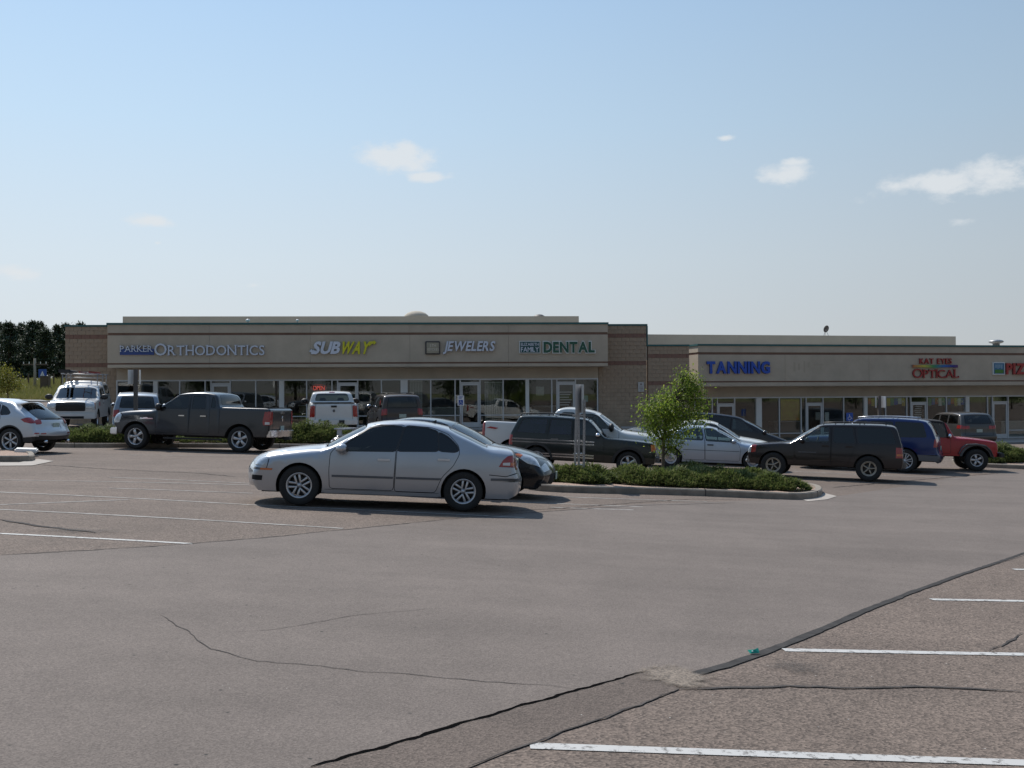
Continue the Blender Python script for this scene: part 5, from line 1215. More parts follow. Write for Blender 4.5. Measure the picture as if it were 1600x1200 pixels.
def build_car(sp):
    s = Car(sp); L = sp['L']; col = sp['paint']; xf, xr = sp['wheels']; Rw = sp['R']; Ra = sp.get('Ra', Rw+.05); W0 = s.W0
    xm = (xf+xr)/2; root = empty(sp['name'], label=sp['label'], cat=sp['cat'], group=sp.get('group'))
    rm = sp.get('rim', ('five', .215, M['alloy'])); GD = sp.get('glass_side', M['glass_dark']); 
    # ---------- side skin
    sill = sp.get('sill', .26); body = [tuple(q) for q in s.ins]; last = body[-1]
    bottom = []; x = last[0]
    while x > body[0][0]+.15: x -= .12; bottom.append((x, sill if abs(x-xf) > Ra and abs(x-xr) > Ra else sill))
    outline = body + bottom
    def arch(xc, r, nn=28): return [(xc+r*math.cos(a), Rw+r*math.sin(a)) for a in np.linspace(0, 2*math.pi, nn, endpoint=False)]
    regs = [('body', outline)]; 
    pieces = {'body': (col, 0, None, 'body')}
    def addr(name, poly, m, off=0., parent=None, oname=None): regs.append((name, poly)); pieces[name] = (m, off, parent, oname or name.split('#')[0])
    for i, d in enumerate(sp.get('doors', [])): addr('door#%d' % i, rpoly(d, .05), col)
    for i, (m_, poly) in enumerate(sp.get('side_patches', [])): addr('side_trim#%d' % i, poly, m_, .004)
    if sp.get('flare'):
        for i, xc in enumerate((xf, xr)): addr('wheel_flare#%d' % i, arch(xc, Ra+sp['flare']), sp.get('flare_mat', M['plastic']), .022)
    for i, d in enumerate(sp.get('doors', [])): addr('panel_gap#%d' % i, line_poly(rpoly(d, .05)+[rpoly(d, .05)[0]], .010), M['gap'], -.004, None, 'panel_gap')
    for i, P in enumerate(sp.get('seams', [])): addr('panel_gap#s%d' % i, line_poly(P, .013), M['gap'], -.004, None, 'panel_gap')
    for i, w in enumerate(sp.get('windows', [])):
        poly, par, gm = w[0], w[1], (w[2] if len(w) > 2 else GD)
        c = np.mean(poly, axis=0); big = [tuple(c+(np.array(q)-c)*(1+.028/max(.12, np.linalg.norm(np.array(q)-c)))) for q in poly]
        addr('window_seal#%d' % i, rpoly(big, .06), M['plastic'], -.001, par, 'window_seal'); addr('window#%d' % i, rpoly(poly, .05), gm, -.006, par, 'window')
    for i, (nm, poly, m_, off) in enumerate(sp.get('side_parts', [])): addr('%s#p%d' % (nm, i), poly, m_, off)
    addr('HOLE#f', arch(xf, Ra), None); addr('HOLE#r', arch(xr, Ra), None)
    if sp.get('hide_below'): pass
    free = []
    for k in (.06, .2, .42, .7, 1.0): free += [tuple(q) for q in (s.ins - s.n*(s.fr*k)[:, None])[::1 if k < .9 else 2]]
    gx_ = np.arange(.05, L, .11); gz_ = [sill+.04, .4, .5, .58, .66, .75, .84, s.belt-.06, s.belt, s.belt+.03, s.belt+.12, s.belt+.24, s.belt+.36, s.belt+.48, s.belt+.6]
    for z_ in gz_:
        for x_ in gx_: free.append((x_+.013*math.sin(z_*40), z_))
    fx = np.array(free); m_ = fastin(outline, fx[:, 0], fx[:, 1]); free = [tuple(q) for q in fx[m_]]
    loops = [outline]+[r[1] for r in regs[1:]]
    V, F, lab = cdt_pieces(free, loops, regs)
    inb = fastin(outline, V[F].mean(1)[:, 0], V[F].mean(1)[:, 1]); lab[~inb] = -1
    Y = s.yside(V[:, 0], V[:, 1]); P3 = np.stack([V[:, 0]-xm, -Y, V[:, 1]], 1)
    def vnorm(P, T):
        fn = np.cross(P[T[:, 1]]-P[T[:, 0]], P[T[:, 2]]-P[T[:, 0]]); vn = np.zeros_like(P)
        for k in range(3): np.add.at(vn, T[:, k], fn)
        l = np.linalg.norm(vn, axis=1)[:, None]; l[l == 0] = 1; return vn/l
    ok = lab >= 0; N3 = vnorm(P3, F[ok]); flip = (N3[:, 1].mean() > 0)
    if flip: F = F[:, ::-1]
    N3 = s.nside(V[:, 0], V[:, 1])
    doors = {}
    def emit(name, P, N, T, mtl, off, parent):
        used, inv = np.unique(T, return_inverse=True); Pp = P[used]+N[used]*off; Nn = N[used]; Tt = inv.reshape(T.shape)
        me = bpy.data.meshes.new(name); me.from_pydata(Pp.tolist(), [], Tt.tolist()); me.shade_smooth(); me.update()
        try: me.normals_split_custom_set_from_vertices(Nn.tolist())
        except Exception: pass
        return link(name, me, mtl, parent)
    for sgn in (1, -1):
        P = P3.copy(); N = N3.copy(); FF = F
        if sgn < 0: P[:, 1] *= -1; N[:, 1] *= -1; FF = F[:, ::-1]
        drs = {}
        groups = {}
        for i, (nm, _) in enumerate(regs):
            if nm.startswith('HOLE'): continue
            T = FF[lab == i]
            if len(T) == 0: continue
            m_, off, par, on = pieces[nm]; groups.setdefault((on if on in ('panel_gap', 'body', 'window_seal') else nm, par if on in ('window', 'window_seal') else None), []).append((T, m_, off, on))
        for (nm, par), lst in sorted(groups.items(), key=lambda q: 0 if q[0][0].startswith('door#') else 1):
            T = np.concatenate([q[0] for q in lst]); m_, off, on = lst[0][1:]
            parent = root
            if par is not None and ('door#%d' % par) in drs: parent = drs['door#%d' % par]
            if on == 'body': on = 'body_side'
            o = emit(on, P, N, T, m_, off, parent)
            if nm.startswith('door#'): drs[nm] = o
        doors[sgn] = drs
        # arch return lips
        lip = MB()
        for xc in (xf, xr):
            A_ = [(xc+Ra*math.cos(a), Rw+Ra*math.sin(a)) for a in np.linspace(-.25, math.pi+.25, 26)]; A_ = [q for q in A_ if q[1] > sill-.01]
            ar = np.array(A_); yy = s.yside(ar[:, 0], ar[:, 1])+(.022 if sp.get('flare') else 0); Vv = []
            for (a_, b_), y_ in zip(A_, yy): Vv += [(a_-xm, -sgn*y_, b_), (a_-xm, -sgn*(y_-.05), b_), (a_-xm, -sgn*(W0-.47), b_)]
            k = len(A_); 
            lip.add(Vv, [(3*i, 3*i+1, 3*i+4, 3*i+3) for i in range(k-1)], 0 if not sp.get('flare') else 1); lip.F += [tuple(len(lip.V)-len(Vv)+j for j in (3*i+1, 3*i+2, 3*i+5, 3*i+4)) for i in range(k-1)]; lip.M += [1]*(k-1)
        lip.build('wheel_arch', [M['under'], M['under']], root)
    # ---------- centre skin (bumpers, hood, glass, roof, tail)
    vs = [0, .12, .24, .36, .47, .57, .66, .74, .81, .87, .92, .96, .985, 1.0]; vs = sorted([-a for a in vs[1:]]+vs)
    outl = [(q, -W0) for q in s.sarc]+[(q, W0) for q in s.sarc[::-1]]
    sregs = [('body_top', outl)]; sp_p = {'body_top': (col, 0)}
    def adds(name, poly, m_, off=0.): sregs.append((name, poly)); sp_p[name] = (m_, off)
    def spoly(tg, c, t, axis):
        return [(s.sat(tg, **{axis: a}), b*W0) for a, b in zip(c, t)]
    def quad(tg, a, b, t0, t1, axis='f', t2=None, t3=None): return spoly(tg, (a, a, b, b), (t0, t1, t3 if t3 is not None else t1, t2 if t2 is not None else t0), axis)
    idx = 0
    for it in sp.get('top_parts', []):
        nm, tg, axis, a, b, t0, t1, m_, off = it[:9]; opt = it[9] if len(it) > 9 else {}
        sides = [(t0, t1)] if not opt.get('mirror') else [(t0, t1), (-t1, -t0)]
        for (u0, u1) in sides:
            t2, t3 = (opt.get('t2', u0), opt.get('t3', u1))
            if opt.get('mirror') and u0 < 0: t2, t3 = (-opt['t3'] if 't3' in opt else u0), (-opt['t2'] if 't2' in opt else u1)
            q = quad(tg, a, b, u0, u1, axis, t2, t3)
            adds('%s#%d' % (nm, idx), rpoly(q, opt.get('r', .05)), m_, off); idx += 1
    def glass_on(tg, a, b, w, m_):
        if tg not in s.seg: return
        adds('glass_seal#%s' % tg, rpoly(quad(tg, max(0, a-.03), min(1, b+.03), -w-.03, w+.03), .1), M['plastic'], -.001); adds(('windshield#0' if tg == 'windshield' else 'rear_window#%s' % tg), rpoly(quad(tg, a, b, -w, w), .09), m_, -.004)
    if 'windshield' in s.seg: glass_on('windshield', .05, .95, .93, sp.get('glass_front', M['glass_clear']))
    rg = sp.get('rear_glass', ('rearglass', .05, .94, .88))
    if rg and rg[0] in s.seg: glass_on(*rg, sp.get('glass_rear', GD))
    if 'bed' in s.seg:
        a, b = s.seg['bed']; adds('HOLE#bed', [(s.sarc[a]+.05, -.90*W0), (s.sarc[a]+.05, .90*W0), (s.sarc[b]-.06, .90*W0), (s.sarc[b]-.06, -.90*W0)], None)
    for i, q in enumerate(sp.get('top_seams', [])):
        tg, axis, c, t = q; P = [(s.sat(tg, **{axis: a}), b*W0) for a, b in zip(c, t)]; adds('panel_gap#t%d' % i, line_poly(P, .014), M['gap'], -.004)
    free = [(q, v*W0) for q in s.sarc[1:-1] for v in vs[1:-1]]
    V, F, lab = cdt_pieces(free, [outl]+[r[1] for r in sregs[1:]], sregs)
    x_, y_, z_ = s.strip_map(V[:, 0], V[:, 1]); P = np.stack([x_-xm, y_, z_], 1); ok = lab >= 0; N = vnorm(P, F[ok])
    # outward test at the roof
    ref = np.argmax(P[:, 2]); 
    if N[ref, 2] < 0: F = F[:, ::-1]; N = -N
    h = .045; S0 = np.clip(V[:, 0]-h, 0, s.sarc[-1]); S1 = np.clip(V[:, 0]+h, 0, s.sarc[-1]); V0 = np.clip(V[:, 1]-h, -W0, W0); V1 = np.clip(V[:, 1]+h, -W0, W0)
    du = np.stack(s.strip_map(S1, V[:, 1]), 1)-np.stack(s.strip_map(S0, V[:, 1]), 1); dv = np.stack(s.strip_map(V[:, 0], V1), 1)-np.stack(s.strip_map(V[:, 0], V0), 1)
    NA = np.cross(du, dv); NA /= (np.linalg.norm(NA, axis=1)[:, None]+1e-9); NA[(NA*N).sum(1) < 0] *= -1; N = NA
    tops = {}
    for i, (nm, _) in enumerate(sregs):
        if nm.startswith('HOLE'): continue
        T = F[lab == i]
        if len(T) == 0: continue
        m_, off = sp_p[nm]; on = nm.split('#')[0]; key = nm if on not in ('panel_gap', 'glass_seal') else on
        tops.setdefault(key, []).append((T, m_, off, on))
    for key, lst in tops.items():
        emit(lst[0][3], P, N, np.concatenate([q[0] for q in lst]), lst[0][1], lst[0][2], root)
    # ---------- underbody, wheels
    yb = W0-.34
    mb = MB(); mb.box(s.ins[0, 0]-xm+.1, s.ins[-1, 0]-xm-.1, -yb, yb, sill-.04, sill+.16); mb.box(xf+Ra-xm+.02, xr-Ra-xm-.02, -W0+.1, W0-.1, sill-.015, sill+.14)
    hx_ = s.p[s.seg['hood'][1], 0]; hz0 = s.p[s.seg['hood'][0], 1]; mb.box(s.ins[0, 0]-xm+.28, hx_-xm, -W0+.46, W0-.46, sill+.16, hz0-.045); mb.box(xr-xm-.5, s.ins[-1, 0]-xm-.2, -W0+.46, W0-.46, sill+.16, max(.75, sp['R']*2+.05)); mb.tube([(s.ins[-1, 0]-xm+.02, .45*W0, sill+.02), (s.ins[-1, 0]-xm-.5, .45*W0, sill+.02)], .03, 8); mb.build('underbody', M['under'], root)
    t_, r_, b_ = wheel_meshes(Rw, sp.get('tw', .21), rm[1], rm[0], rm[2])
    for xc in (xf, xr):
        for sg in (-1, 1):
            w = empty('wheel', parent=root, loc=(xc-xm, sg*(W0-sp.get('winset', .125)), Rw), rz=(0 if sg > 0 else math.pi))
            w.rotation_euler = (0, random.uniform(0, 6.28) if False else .3*xc, 0 if sg > 0 else math.pi)
            link('tyre', t_, None, w); link('rim', r_, None, w); link('brake_disc', b_, None, w)
    # ---------- interior
    sm_ = sp.get('seatmat', M['seat']); H_ = max(s.p[:, 1]); 
    for (sx, n_) in sp.get('seats', []):
        for sy in ((-.38, .38) if n_ == 2 else (0,)):
            wd = .25 if n_ == 2 else .62
            mb = MB(); mb.box(sx-xm-.25, sx-xm+.25, sy-wd, sy+wd, .42, .58); mb.add([(sx-xm+.18, sy-wd, .5), (sx-xm+.18, sy+wd, .5), (sx-xm+.30, sy-wd, .5), (sx-xm+.30, sy+wd, .5), (sx-xm+.34, sy-wd*.85, s.belt+.12), (sx-xm+.34, sy+wd*.85, s.belt+.12), (sx-xm+.44, sy-wd*.85, s.belt+.1), (sx-xm+.44, sy+wd*.85, s.belt+.1)], [(0,1,5,4), (2,6,7,3), (0,4,6,2), (1,3,7,5), (4,5,7,6)])
            for hy in ((sy,) if n_ == 2 else (-.38, .38)): mb.box(sx-xm+.36, sx-xm+.45, hy-.12, hy+.12, s.belt+.11, s.belt+.29)
            mb.build('seat', sm_, root, bevel=.03)
    if 'windshield' in s.seg:
        a = s.p[s.seg['windshield'][0]]
        MB().box(a[0]-xm+.12, a[0]-xm+.62, -W0+.2, W0-.2, .55, a[1]-.07).build('dashboard', M['plastic'], root, bevel=.05)
        cx, cy, cz = a[0]-xm+.78, .36*(1 if sp.get('lhd', True) else -1), a[1]-.03
        MB().tube([(cx+.1*math.cos(q)*.4, cy+.18*math.sin(q), cz+.18*math.cos(q)) for q in np.linspace(0, 6.283, 19)], .014, 6, cap=False).tube([(cx-.2, cy, cz-.1), (cx, cy, cz)], .03, 6).build('steering_wheel', M['plastic'], root, True)
    # ---------- mirrors, handles
    for sg in (-1, 1):
        if 'mirror' in sp:
            mx, mz, (rx, ry, rz_) = sp['mirror'][:3]; y0 = float(s.yside(np.array([mx]), np.array([mz]))[0])
            mm = MB(); mm.ellip((mx-xm, -sg*(y0+ry*.95), mz+rz_*.35), (rx, ry, rz_), 12, 8); o = mm.build('mirror', sp['mirror'][3] if len(sp['mirror']) > 3 else col, root, True)
            MB().box(mx-xm-.03, mx-xm+.04, min(-sg*(y0-.02), -sg*(y0+.09)), max(-sg*(y0-.02), -sg*(y0+.09)), mz-.03, mz+.01).build('mirror_arm', M['plastic'], o, bevel=.008)
            MB().box(mx-xm+rx*.86, mx-xm+rx*.93, -sg*(y0+ry*.95)-ry*.6, -sg*(y0+ry*.95)+ry*.6, mz+rz_*.35-rz_*.5, mz+rz_*.35+rz_*.55).build('mirror_glass', M['glass_dark'], o)
        for i, (hx, hz_, hm) in enumerate(sp.get('handles', [])):
            y0 = float(s.yside(np.array([hx]), np.array([hz_]))[0]); par = doors[-sg if False else sg].get('door#%d' % i, root)
            a, b = sorted((-sg*(y0+.008), -sg*(y0+.034)))
            mh = MB(); mh.box(hx-xm-.10, hx-xm+.10, *sorted((-sg*(y0+.022), -sg*(y0+.036))), hz_-.016, hz_+.02); mh.box(hx-xm-.10, hx-xm-.075, *sorted((-sg*(y0-.004), -sg*(y0+.024))), hz_-.012, hz_+.012); mh.box(hx-xm+.075, hx-xm+.10, *sorted((-sg*(y0-.004), -sg*(y0+.024))), hz_-.012, hz_+.012)
            mh.build('handle', hm, par, bevel=.004)
            mc = MB(); mc.box(hx-xm-.085, hx-xm+.085, *sorted((-sg*(y0-.001), -sg*(y0+.0015))), hz_-.028, hz_+.022); mc.build('handle_recess', M['gap'] if sp.get('darkrecess') else col, par)
    # ---------- plates
    for end, tz, ty in sp.get('plates', []):
        i = int(np.argmin(abs(s.p[:s.seg['front'][1]+1, 1]-tz))) if end == 'front' else s.seg['rear'][0]+int(np.argmin(abs(s.p[s.seg['rear'][0]:s.seg['rear'][1]+1, 1]-tz)))
        x0 = s.p[i, 0]-xm+(-.012 if end == 'front' else .012); MB().box(x0-.006, x0+.006, ty-.15, ty+.15, tz-.075, tz+.075).build('number_plate', M['plate'], root, bevel=.003)
    # ---------- pick-up bed
    if 'bed' in s.seg:
        a, b = s.seg['bed']; x0, x1, zr = s.p[a, 0]-xm+.04, s.p[b, 0]-xm-.05, s.p[a, 1]; fl = sp.get('bed_floor', zr-.52); wi = W0*.86
        m = MB(); m.box(x0, x1, -wi+.1, wi-.1, fl-.04, fl); m.box(x0, x1, -wi, -wi+.03, fl, zr-.012); m.box(x0, x1, wi-.03, wi, fl, zr-.012); m.box(x0-.02, x0+.03, -wi, wi, fl, zr-.012); m.box(x1-.04, x1, -wi, wi, fl, zr-.012)
        m.build('bed_liner', M['plastic'], root)
    s.root = root; s.xm = xm
    if sp.get('extras'): sp['extras'](s, root, xm)
    return s
def tilt_matrix(x, y, rz):
    e = .9; z0 = zt(x, y); n = Vector((-(zt(x+e, y)-zt(x-e, y))/(2*e), -(zt(x, y+e)-zt(x, y-e))/(2*e), 1)).normalized()
    c = Vector((math.cos(rz), math.sin(rz), 0)); X = (c - n*c.dot(n)).normalized(); Yv = n.cross(X)
    m = Matrix((X, Yv, n)).transposed().to_4x4(); m.translation = Vector((x, y, z0+.012)); return m
def place(s, px, Y, rz, ax=None, ay=None, dz=0):
    """put the vehicle so that its local point (ax, ay) stands at photo column px and depth Y; ax in side-profile metres"""
    ax = 0 if ax is None else ax-s.xm; ay = 0 if ay is None else ay
    c, sn = math.cos(R(rz)), math.sin(R(rz)); r = ray(px, 680); P = Vector((r.x/r.y*Y, Y))
    x = P.x-(c*ax-sn*ay); y = P.y-(sn*ax+c*ay); s.root.matrix_world = tilt_matrix(x, y, R(rz)); s.root.location.z += dz
def rack(s, root, x0, x1, yy, h, m, cross=2):
    xm = s.xm; xs_ = np.linspace(x0, x1, 6); zz = [float(np.interp(q, s.p[s.seg['roof'][0]:s.seg['roof'][1]+1, 0], s.p[s.seg['roof'][0]:s.seg['roof'][1]+1, 1]))-.02 for q in xs_]
    mb = MB()
    for sg in (-1, 1):
        mb.tube([(xs_[0]-xm, sg*yy, zz[0])]+[(q-xm, sg*yy, z_+h) for q, z_ in zip(xs_[0:], zz)]+[(xs_[-1]-xm+.05, sg*yy, zz[-1])], .016, 6)
        for q, z_ in list(zip(xs_, zz))[1:-1:2]: mb.tube([(q-xm, sg*yy, z_-.02), (q-xm, sg*yy, z_+h)], .014, 5)
    for k in range(cross):
        q = x0+(x1-x0)*(k+1)/(cross+1); z_ = float(np.interp(q, xs_, zz)); mb.tube([(q-xm, -yy, z_+h), (q-xm, yy, z_+h)], .014, 6)
    mb.build('roof_rack', m, root, True)
def shift(poly, dx=0, dz=0): return [(a+dx, b+dz) for a, b in poly]
# ============================================================ the vehicles one by one
# silver four-door sedan in front
P_silver = paint('silver blue paint', (.42, .435, .46), .6, .33)
def ex_sedan(s, root, xm):
    MB().add([(2.98-xm, -.012, 1.40), (3.12-xm, -.012, 1.39), (3.12-xm, .012, 1.39), (2.98-xm, .012, 1.40), (3.11-xm, 0, 1.475), (3.13-xm, 0, 1.472)], [(0,1,5,4), (1,2,5), (2,3,4,5), (3,0,4)]).build('antenna_fin', M['plastic'], root)
    MB().tube([(1.33-xm, -.55, .985), (1.45-xm, -.1, 1.03)], .012, 5).tube([(1.36-xm, .1, 1.0), (1.5-xm, .55, 1.05)], .012, 5).build('wiper', M['plastic'], root)
SED = dict(name='parked_sedan', cat='car', label='silver four-door sedan with dark tinted windows, nearest the camera', L=4.63, W=1.76, wheels=(.93, 3.605), R=.328, Ra=.375, paint=P_silver, belt=.93, tumble=.42, fillet=.10, sill=.225,
    prof=[('front', [(.06, .225), (.02, .30), (0, .44), (.02, .58), (.06, .67), (.14, .76)]), ('hood', [(.14, .76), (.42, .86), (.8, .93), (1.1, .97), (1.27, .985)]), ('windshield', [(1.27, .985), (1.62, 1.19), (1.96, 1.37)]),
          ('roof', [(1.96, 1.37), (2.26, 1.43), (2.65, 1.452), (3.0, 1.435), (3.34, 1.375)]), ('rearglass', [(3.34, 1.38), (3.7, 1.235), (4.03, 1.085)]), ('deck', [(4.03, 1.085), (4.25, 1.062), (4.46, 1.045)]),
          ('rear', [(4.46, 1.045), (4.50, .98), (4.53, .88), (4.555, .74), (4.61, .64), (4.63, .52), (4.62, .36), (4.57, .24)])],
    fillets=dict(hood=.14, front=.11, rear=.10, roof=.07, windshield=.05, rearglass=.05, deck=.13), crown=dict(front=.15, rear=.10, hood=.045, deck=.03),
    doors=[[(1.42, .30), (1.40, .60), (1.41, .88), (1.56, 1.03), (2.04, 1.355), (2.60, 1.38), (2.47, .94), (2.455, .30)], [(2.47, .29), (2.485, .94), (2.62, 1.375), (3.05, 1.355), (3.32, 1.26), (3.50, 1.08), (3.52, .94), (3.42, .74), (3.24, .55), (3.14, .29)]],
    windows=[([(1.49, .915), (2.02, 1.30), (2.24, 1.345), (2.575, 1.35), (2.46, .95)], 0), ([(2.50, .952), (2.61, 1.35), (2.92, 1.34), (3.14, 1.295), (3.16, .978)], 1), ([(3.185, .98), (3.17, 1.285), (3.33, 1.20), (3.46, 1.08), (3.49, 1.0), (3.42, .98)], 1)],
    handles=[(2.28, .80, mat('bright silver handle', (.62, .63, .65), .3, metal=.5)), (3.26, .84, mat('bright silver handle', (.62, .63, .65), .3, metal=.5))], mirror=(1.60, .93, (.10, .12, .085)),
    seams=[[(.43, .745), (.40, .60), (.36, .56)], [(1.42, .262), (3.14, .262)], [(4.02, .62), (4.3, .60), (4.5, .66)]],
    side_parts=[('side_skirt', [(1.34, .215), (1.34, .285), (3.2, .285), (3.2, .215)], P_silver, .018), ('moulding', [(1.45, .525), (1.45, .49), (2.445, .495), (2.445, .53)], M['greyplastic'], .012), ('moulding', [(2.49, .53), (2.49, .495), (3.20, .50), (3.24, .535)], M['greyplastic'], .012), ('moulding', [(4.05, .565), (4.05, .525), (4.56, .525), (4.56, .565)], M['greyplastic'], .008), ('moulding', [(.1, .60), (.1, .565), (.35, .56), (.35, .59)], M['greyplastic'], .006),
        ('side_marker', [(.30, .592), (.30, .56), (.48, .562), (.50, .59)], M['amber'], .010), ('fog_intake', [(.12, .47), (.12, .39), (.33, .39), (.34, .47)], M['gap'], -.004),
        ('headlight', [(.10, .75), (.10, .63), (.36, .635), (.42, .765), (.36, .79)], M['headlamp'], .002), ('tail_light', [(4.17, .755), (4.24, .87), (4.32, .94), (4.56, .955), (4.56, .755)], M['redlamp'], .003), ('tail_light', [(4.24, .785), (4.24, .825), (4.36, .835), (4.36, .785)], M['clearlamp'], .006), ('tail_light', [(4.37, .785), (4.37, .83), (4.52, .83), (4.52, .785)], M['amber'], .006)],
    top_parts=[('headlight', 'front', 'z', .63, .72, .52, 1.0, M['headlamp'], .002, dict(mirror=1)), ('grille', 'front', 'z', .60, .72, -.42, .42, M['gap'], -.006), ('lower_grille', 'front', 'z', .30, .44, -.62, .62, M['gap'], -.006), ('bumper_strip', 'front', 'z', .55, .59, -.98, .98, M['greyplastic'], .006), ('tail_light', 'rear', 'z', .76, .94, .72, 1.0, M['redlamp'], .003, dict(mirror=1)), ('bumper_strip', 'rear', 'z', .52, .57, -.98, .98, M['greyplastic'], .008)],
    top_seams=[('hood', 'f', (.02, .5, .98), (.80, .86, .90)), ('hood', 'f', (.02, .5, .98), (-.80, -.86, -.90)), ('deck', 'f', (.02, .98), (.82, .82))],
    rim=('twin5', .205, M['alloy']), seats=[(2.35, 2), (3.1, 1)], plates=[('rear', .8, 0)], extras=ex_sedan)
s1 = build_car(SED); place(s1, 594.5, 17.35, 5, None, -.80)

# black sedan right behind it
P_black = paint('black paint', (.010, .011, .013), .2, .22)
def ex_bsedan(s, root, xm):
    MB().box(4.18-xm, 4.42-xm, -.62, .62, 1.16, 1.185).box(4.26-xm, 4.36-xm, -.58, -.54, 1.03, 1.16).box(4.26-xm, 4.36-xm, .54, .58, 1.03, 1.16).build('spoiler', mat('pale spoiler', (.4, .42, .46), .35, metal=.4, coat=1), root, bevel=.01)
BS = dict(SED, label='black sedan with slanted headlight, mostly hidden behind the silver sedan', paint=P_black, L=4.6, W=1.78, extras=ex_bsedan, doors=[[(a-.02, b) for a, b in SED['doors'][0]], SED['doors'][1]],
    prof=[('front', [(.12, .22), (.04, .33), (0, .46), (.05, .60), (.12, .70), (.22, .775)]), ('hood', [(.22, .775), (.45, .88), (.8, .96), (1.1, 1.0), (1.25, 1.02)]), ('windshield', [(1.25, 1.02), (1.65, 1.24), (2.05, 1.405)]),
          ('roof', [(2.05, 1.405), (2.38, 1.465), (2.75, 1.48), (3.05, 1.455), (3.34, 1.39)]), ('rearglass', [(3.34, 1.39), (3.7, 1.22), (3.98, 1.09)]), ('deck', [(3.98, 1.09), (4.2, 1.065), (4.42, 1.05)]), SED['prof'][6]],
    side_parts=[('headlight', [(.16, .73), (.20, .60), (.50, .70), (.78, .86), (.62, .87), (.3, .80)], M['headlamp'], .003), ('headlight_marker', [(.64, .79), (.78, .86), (.68, .87), (.60, .85)], M['amber'], .006), ('tail_light', [(4.10, .78), (4.28, .96), (4.56, .97), (4.56, .78)], M['redlamp'], .003), ('tail_light', [(4.3, .90), (4.3, .95), (4.52, .95), (4.52, .90)], M['clearlamp'], .006)],
    top_parts=[('headlight', 'front', 'z', .60, .75, .60, 1.0, M['headlamp'], .002, dict(mirror=1)), ('grille', 'front', 'z', .58, .73, -.40, .40, M['chrome'], .002), ('lower_grille', 'front', 'z', .28, .48, -.7, .7, M['gap'], -.004), ('tail_light', 'rear', 'z', .80, .96, .66, 1.0, M['redlamp'], .003, dict(mirror=1))], seams=[], windows=SED['windows'], rim=('seven', .2, M['alloy']), mirror=(1.55, .95, (.09, .1, .075)), plates=[('front', .45, 0)])
s2 = build_car(BS); place(s2, 692, 21.3, 173)

# ---- grey crew-cab pickup
P_grey = paint('dark grey paint', (.045, .046, .050), .5, .34)
def bumper_box(s, root, x0, x1, w, z0, z1, m, name, r=.03):
    xm = s.xm; mb = MB(); n = 9; V = []
    sgn = -1 if x0 < 1 else 1
    for i in range(n):
        t = -1+2*i/(n-1); bow = .16*abs(t)**3
        for (a, b) in ((x0, z0), (x0, z1), (x1, z1), (x1, z0)): V.append((a-xm+(bow if sgn < 0 else -bow), t*w, b+(.0)))
    F = [(i*4+j, i*4+(j+1) % 4, (i+1)*4+(j+1) % 4, (i+1)*4+j) for i in range(n-1) for j in range(4)]+[(0, 3, 2, 1), tuple((n-1)*4+j for j in (0, 1, 2, 3))]
    mb.add(V, F); return mb.build(name, m, root, bevel=r)
def tailgate_bits(s, root, xm, xe, z0, z1, hm, w=.7):
    MB().box(xe-xm-.004, xe-xm+.02, -.12, .12, z1-.16, z1-.08).build('tailgate_handle', hm, root, bevel=.006)
def ex_ram(s, root, xm):
    bumper_box(s, root, 5.60, 5.80, .95, .50, .72, M['chrome'], 'rear_bumper'); bumper_box(s, root, -.04, .22, .96, .46, .68, M['chrome'], 'front_bumper'); tailgate_bits(s, root, xm, 5.62, .8, 1.4, M['chrome'])
    MB().ellip((5.63-xm, 0, 1.08), (.01, .07, .09), 8, 6).build('emblem', M['chrome'], root, True)
    m = MB(); m.box(5.70-xm, 5.92-xm, -.12, .12, .40, .50); m.box(5.5-xm, 5.75-xm, -.04, .04, .42, .48); m.build('tow_hitch', M['plastic'], root, bevel=.01)
    for sg in (-1, 1):
        MB().box(1.18-xm, 1.62-xm, *sorted((sg*(.99), sg*(.996))), .985, 1.02).box(1.3-xm, 1.45-xm, *sorted((sg*.99, sg*.998)), 1.02, 1.04).build('badge', M['chrome'], root)
        MB().box(2.0-xm, 4.0-xm, *sorted((sg*.93, sg*1.02)), .36, .42).build('running_board', M['plastic'], root, bevel=.015)
RAMP = [('front', [(.14, .62), (.08, .72), (.05, .86), (.06, 1.0), (.11, 1.10), (.2, 1.17)]), ('hood', [(.2, 1.17), (.5, 1.235), (1.0, 1.285), (1.5, 1.31), (1.62, 1.315)]), ('windshield', [(1.62, 1.315), (1.95, 1.56), (2.28, 1.78)]),
    ('roof', [(2.28, 1.78), (2.55, 1.865), (3.0, 1.905), (3.4, 1.90), (3.72, 1.85)]), ('cabback', [(3.72, 1.85), (3.80, 1.74), (3.86, 1.55), (3.88, 1.425)]), ('bed', [(3.88, 1.42), (4.4, 1.415), (5.0, 1.412), (5.55, 1.41)]), ('rear', [(5.55, 1.41), (5.61, 1.385), (5.62, 1.2), (5.62, .9), (5.60, .66)])]
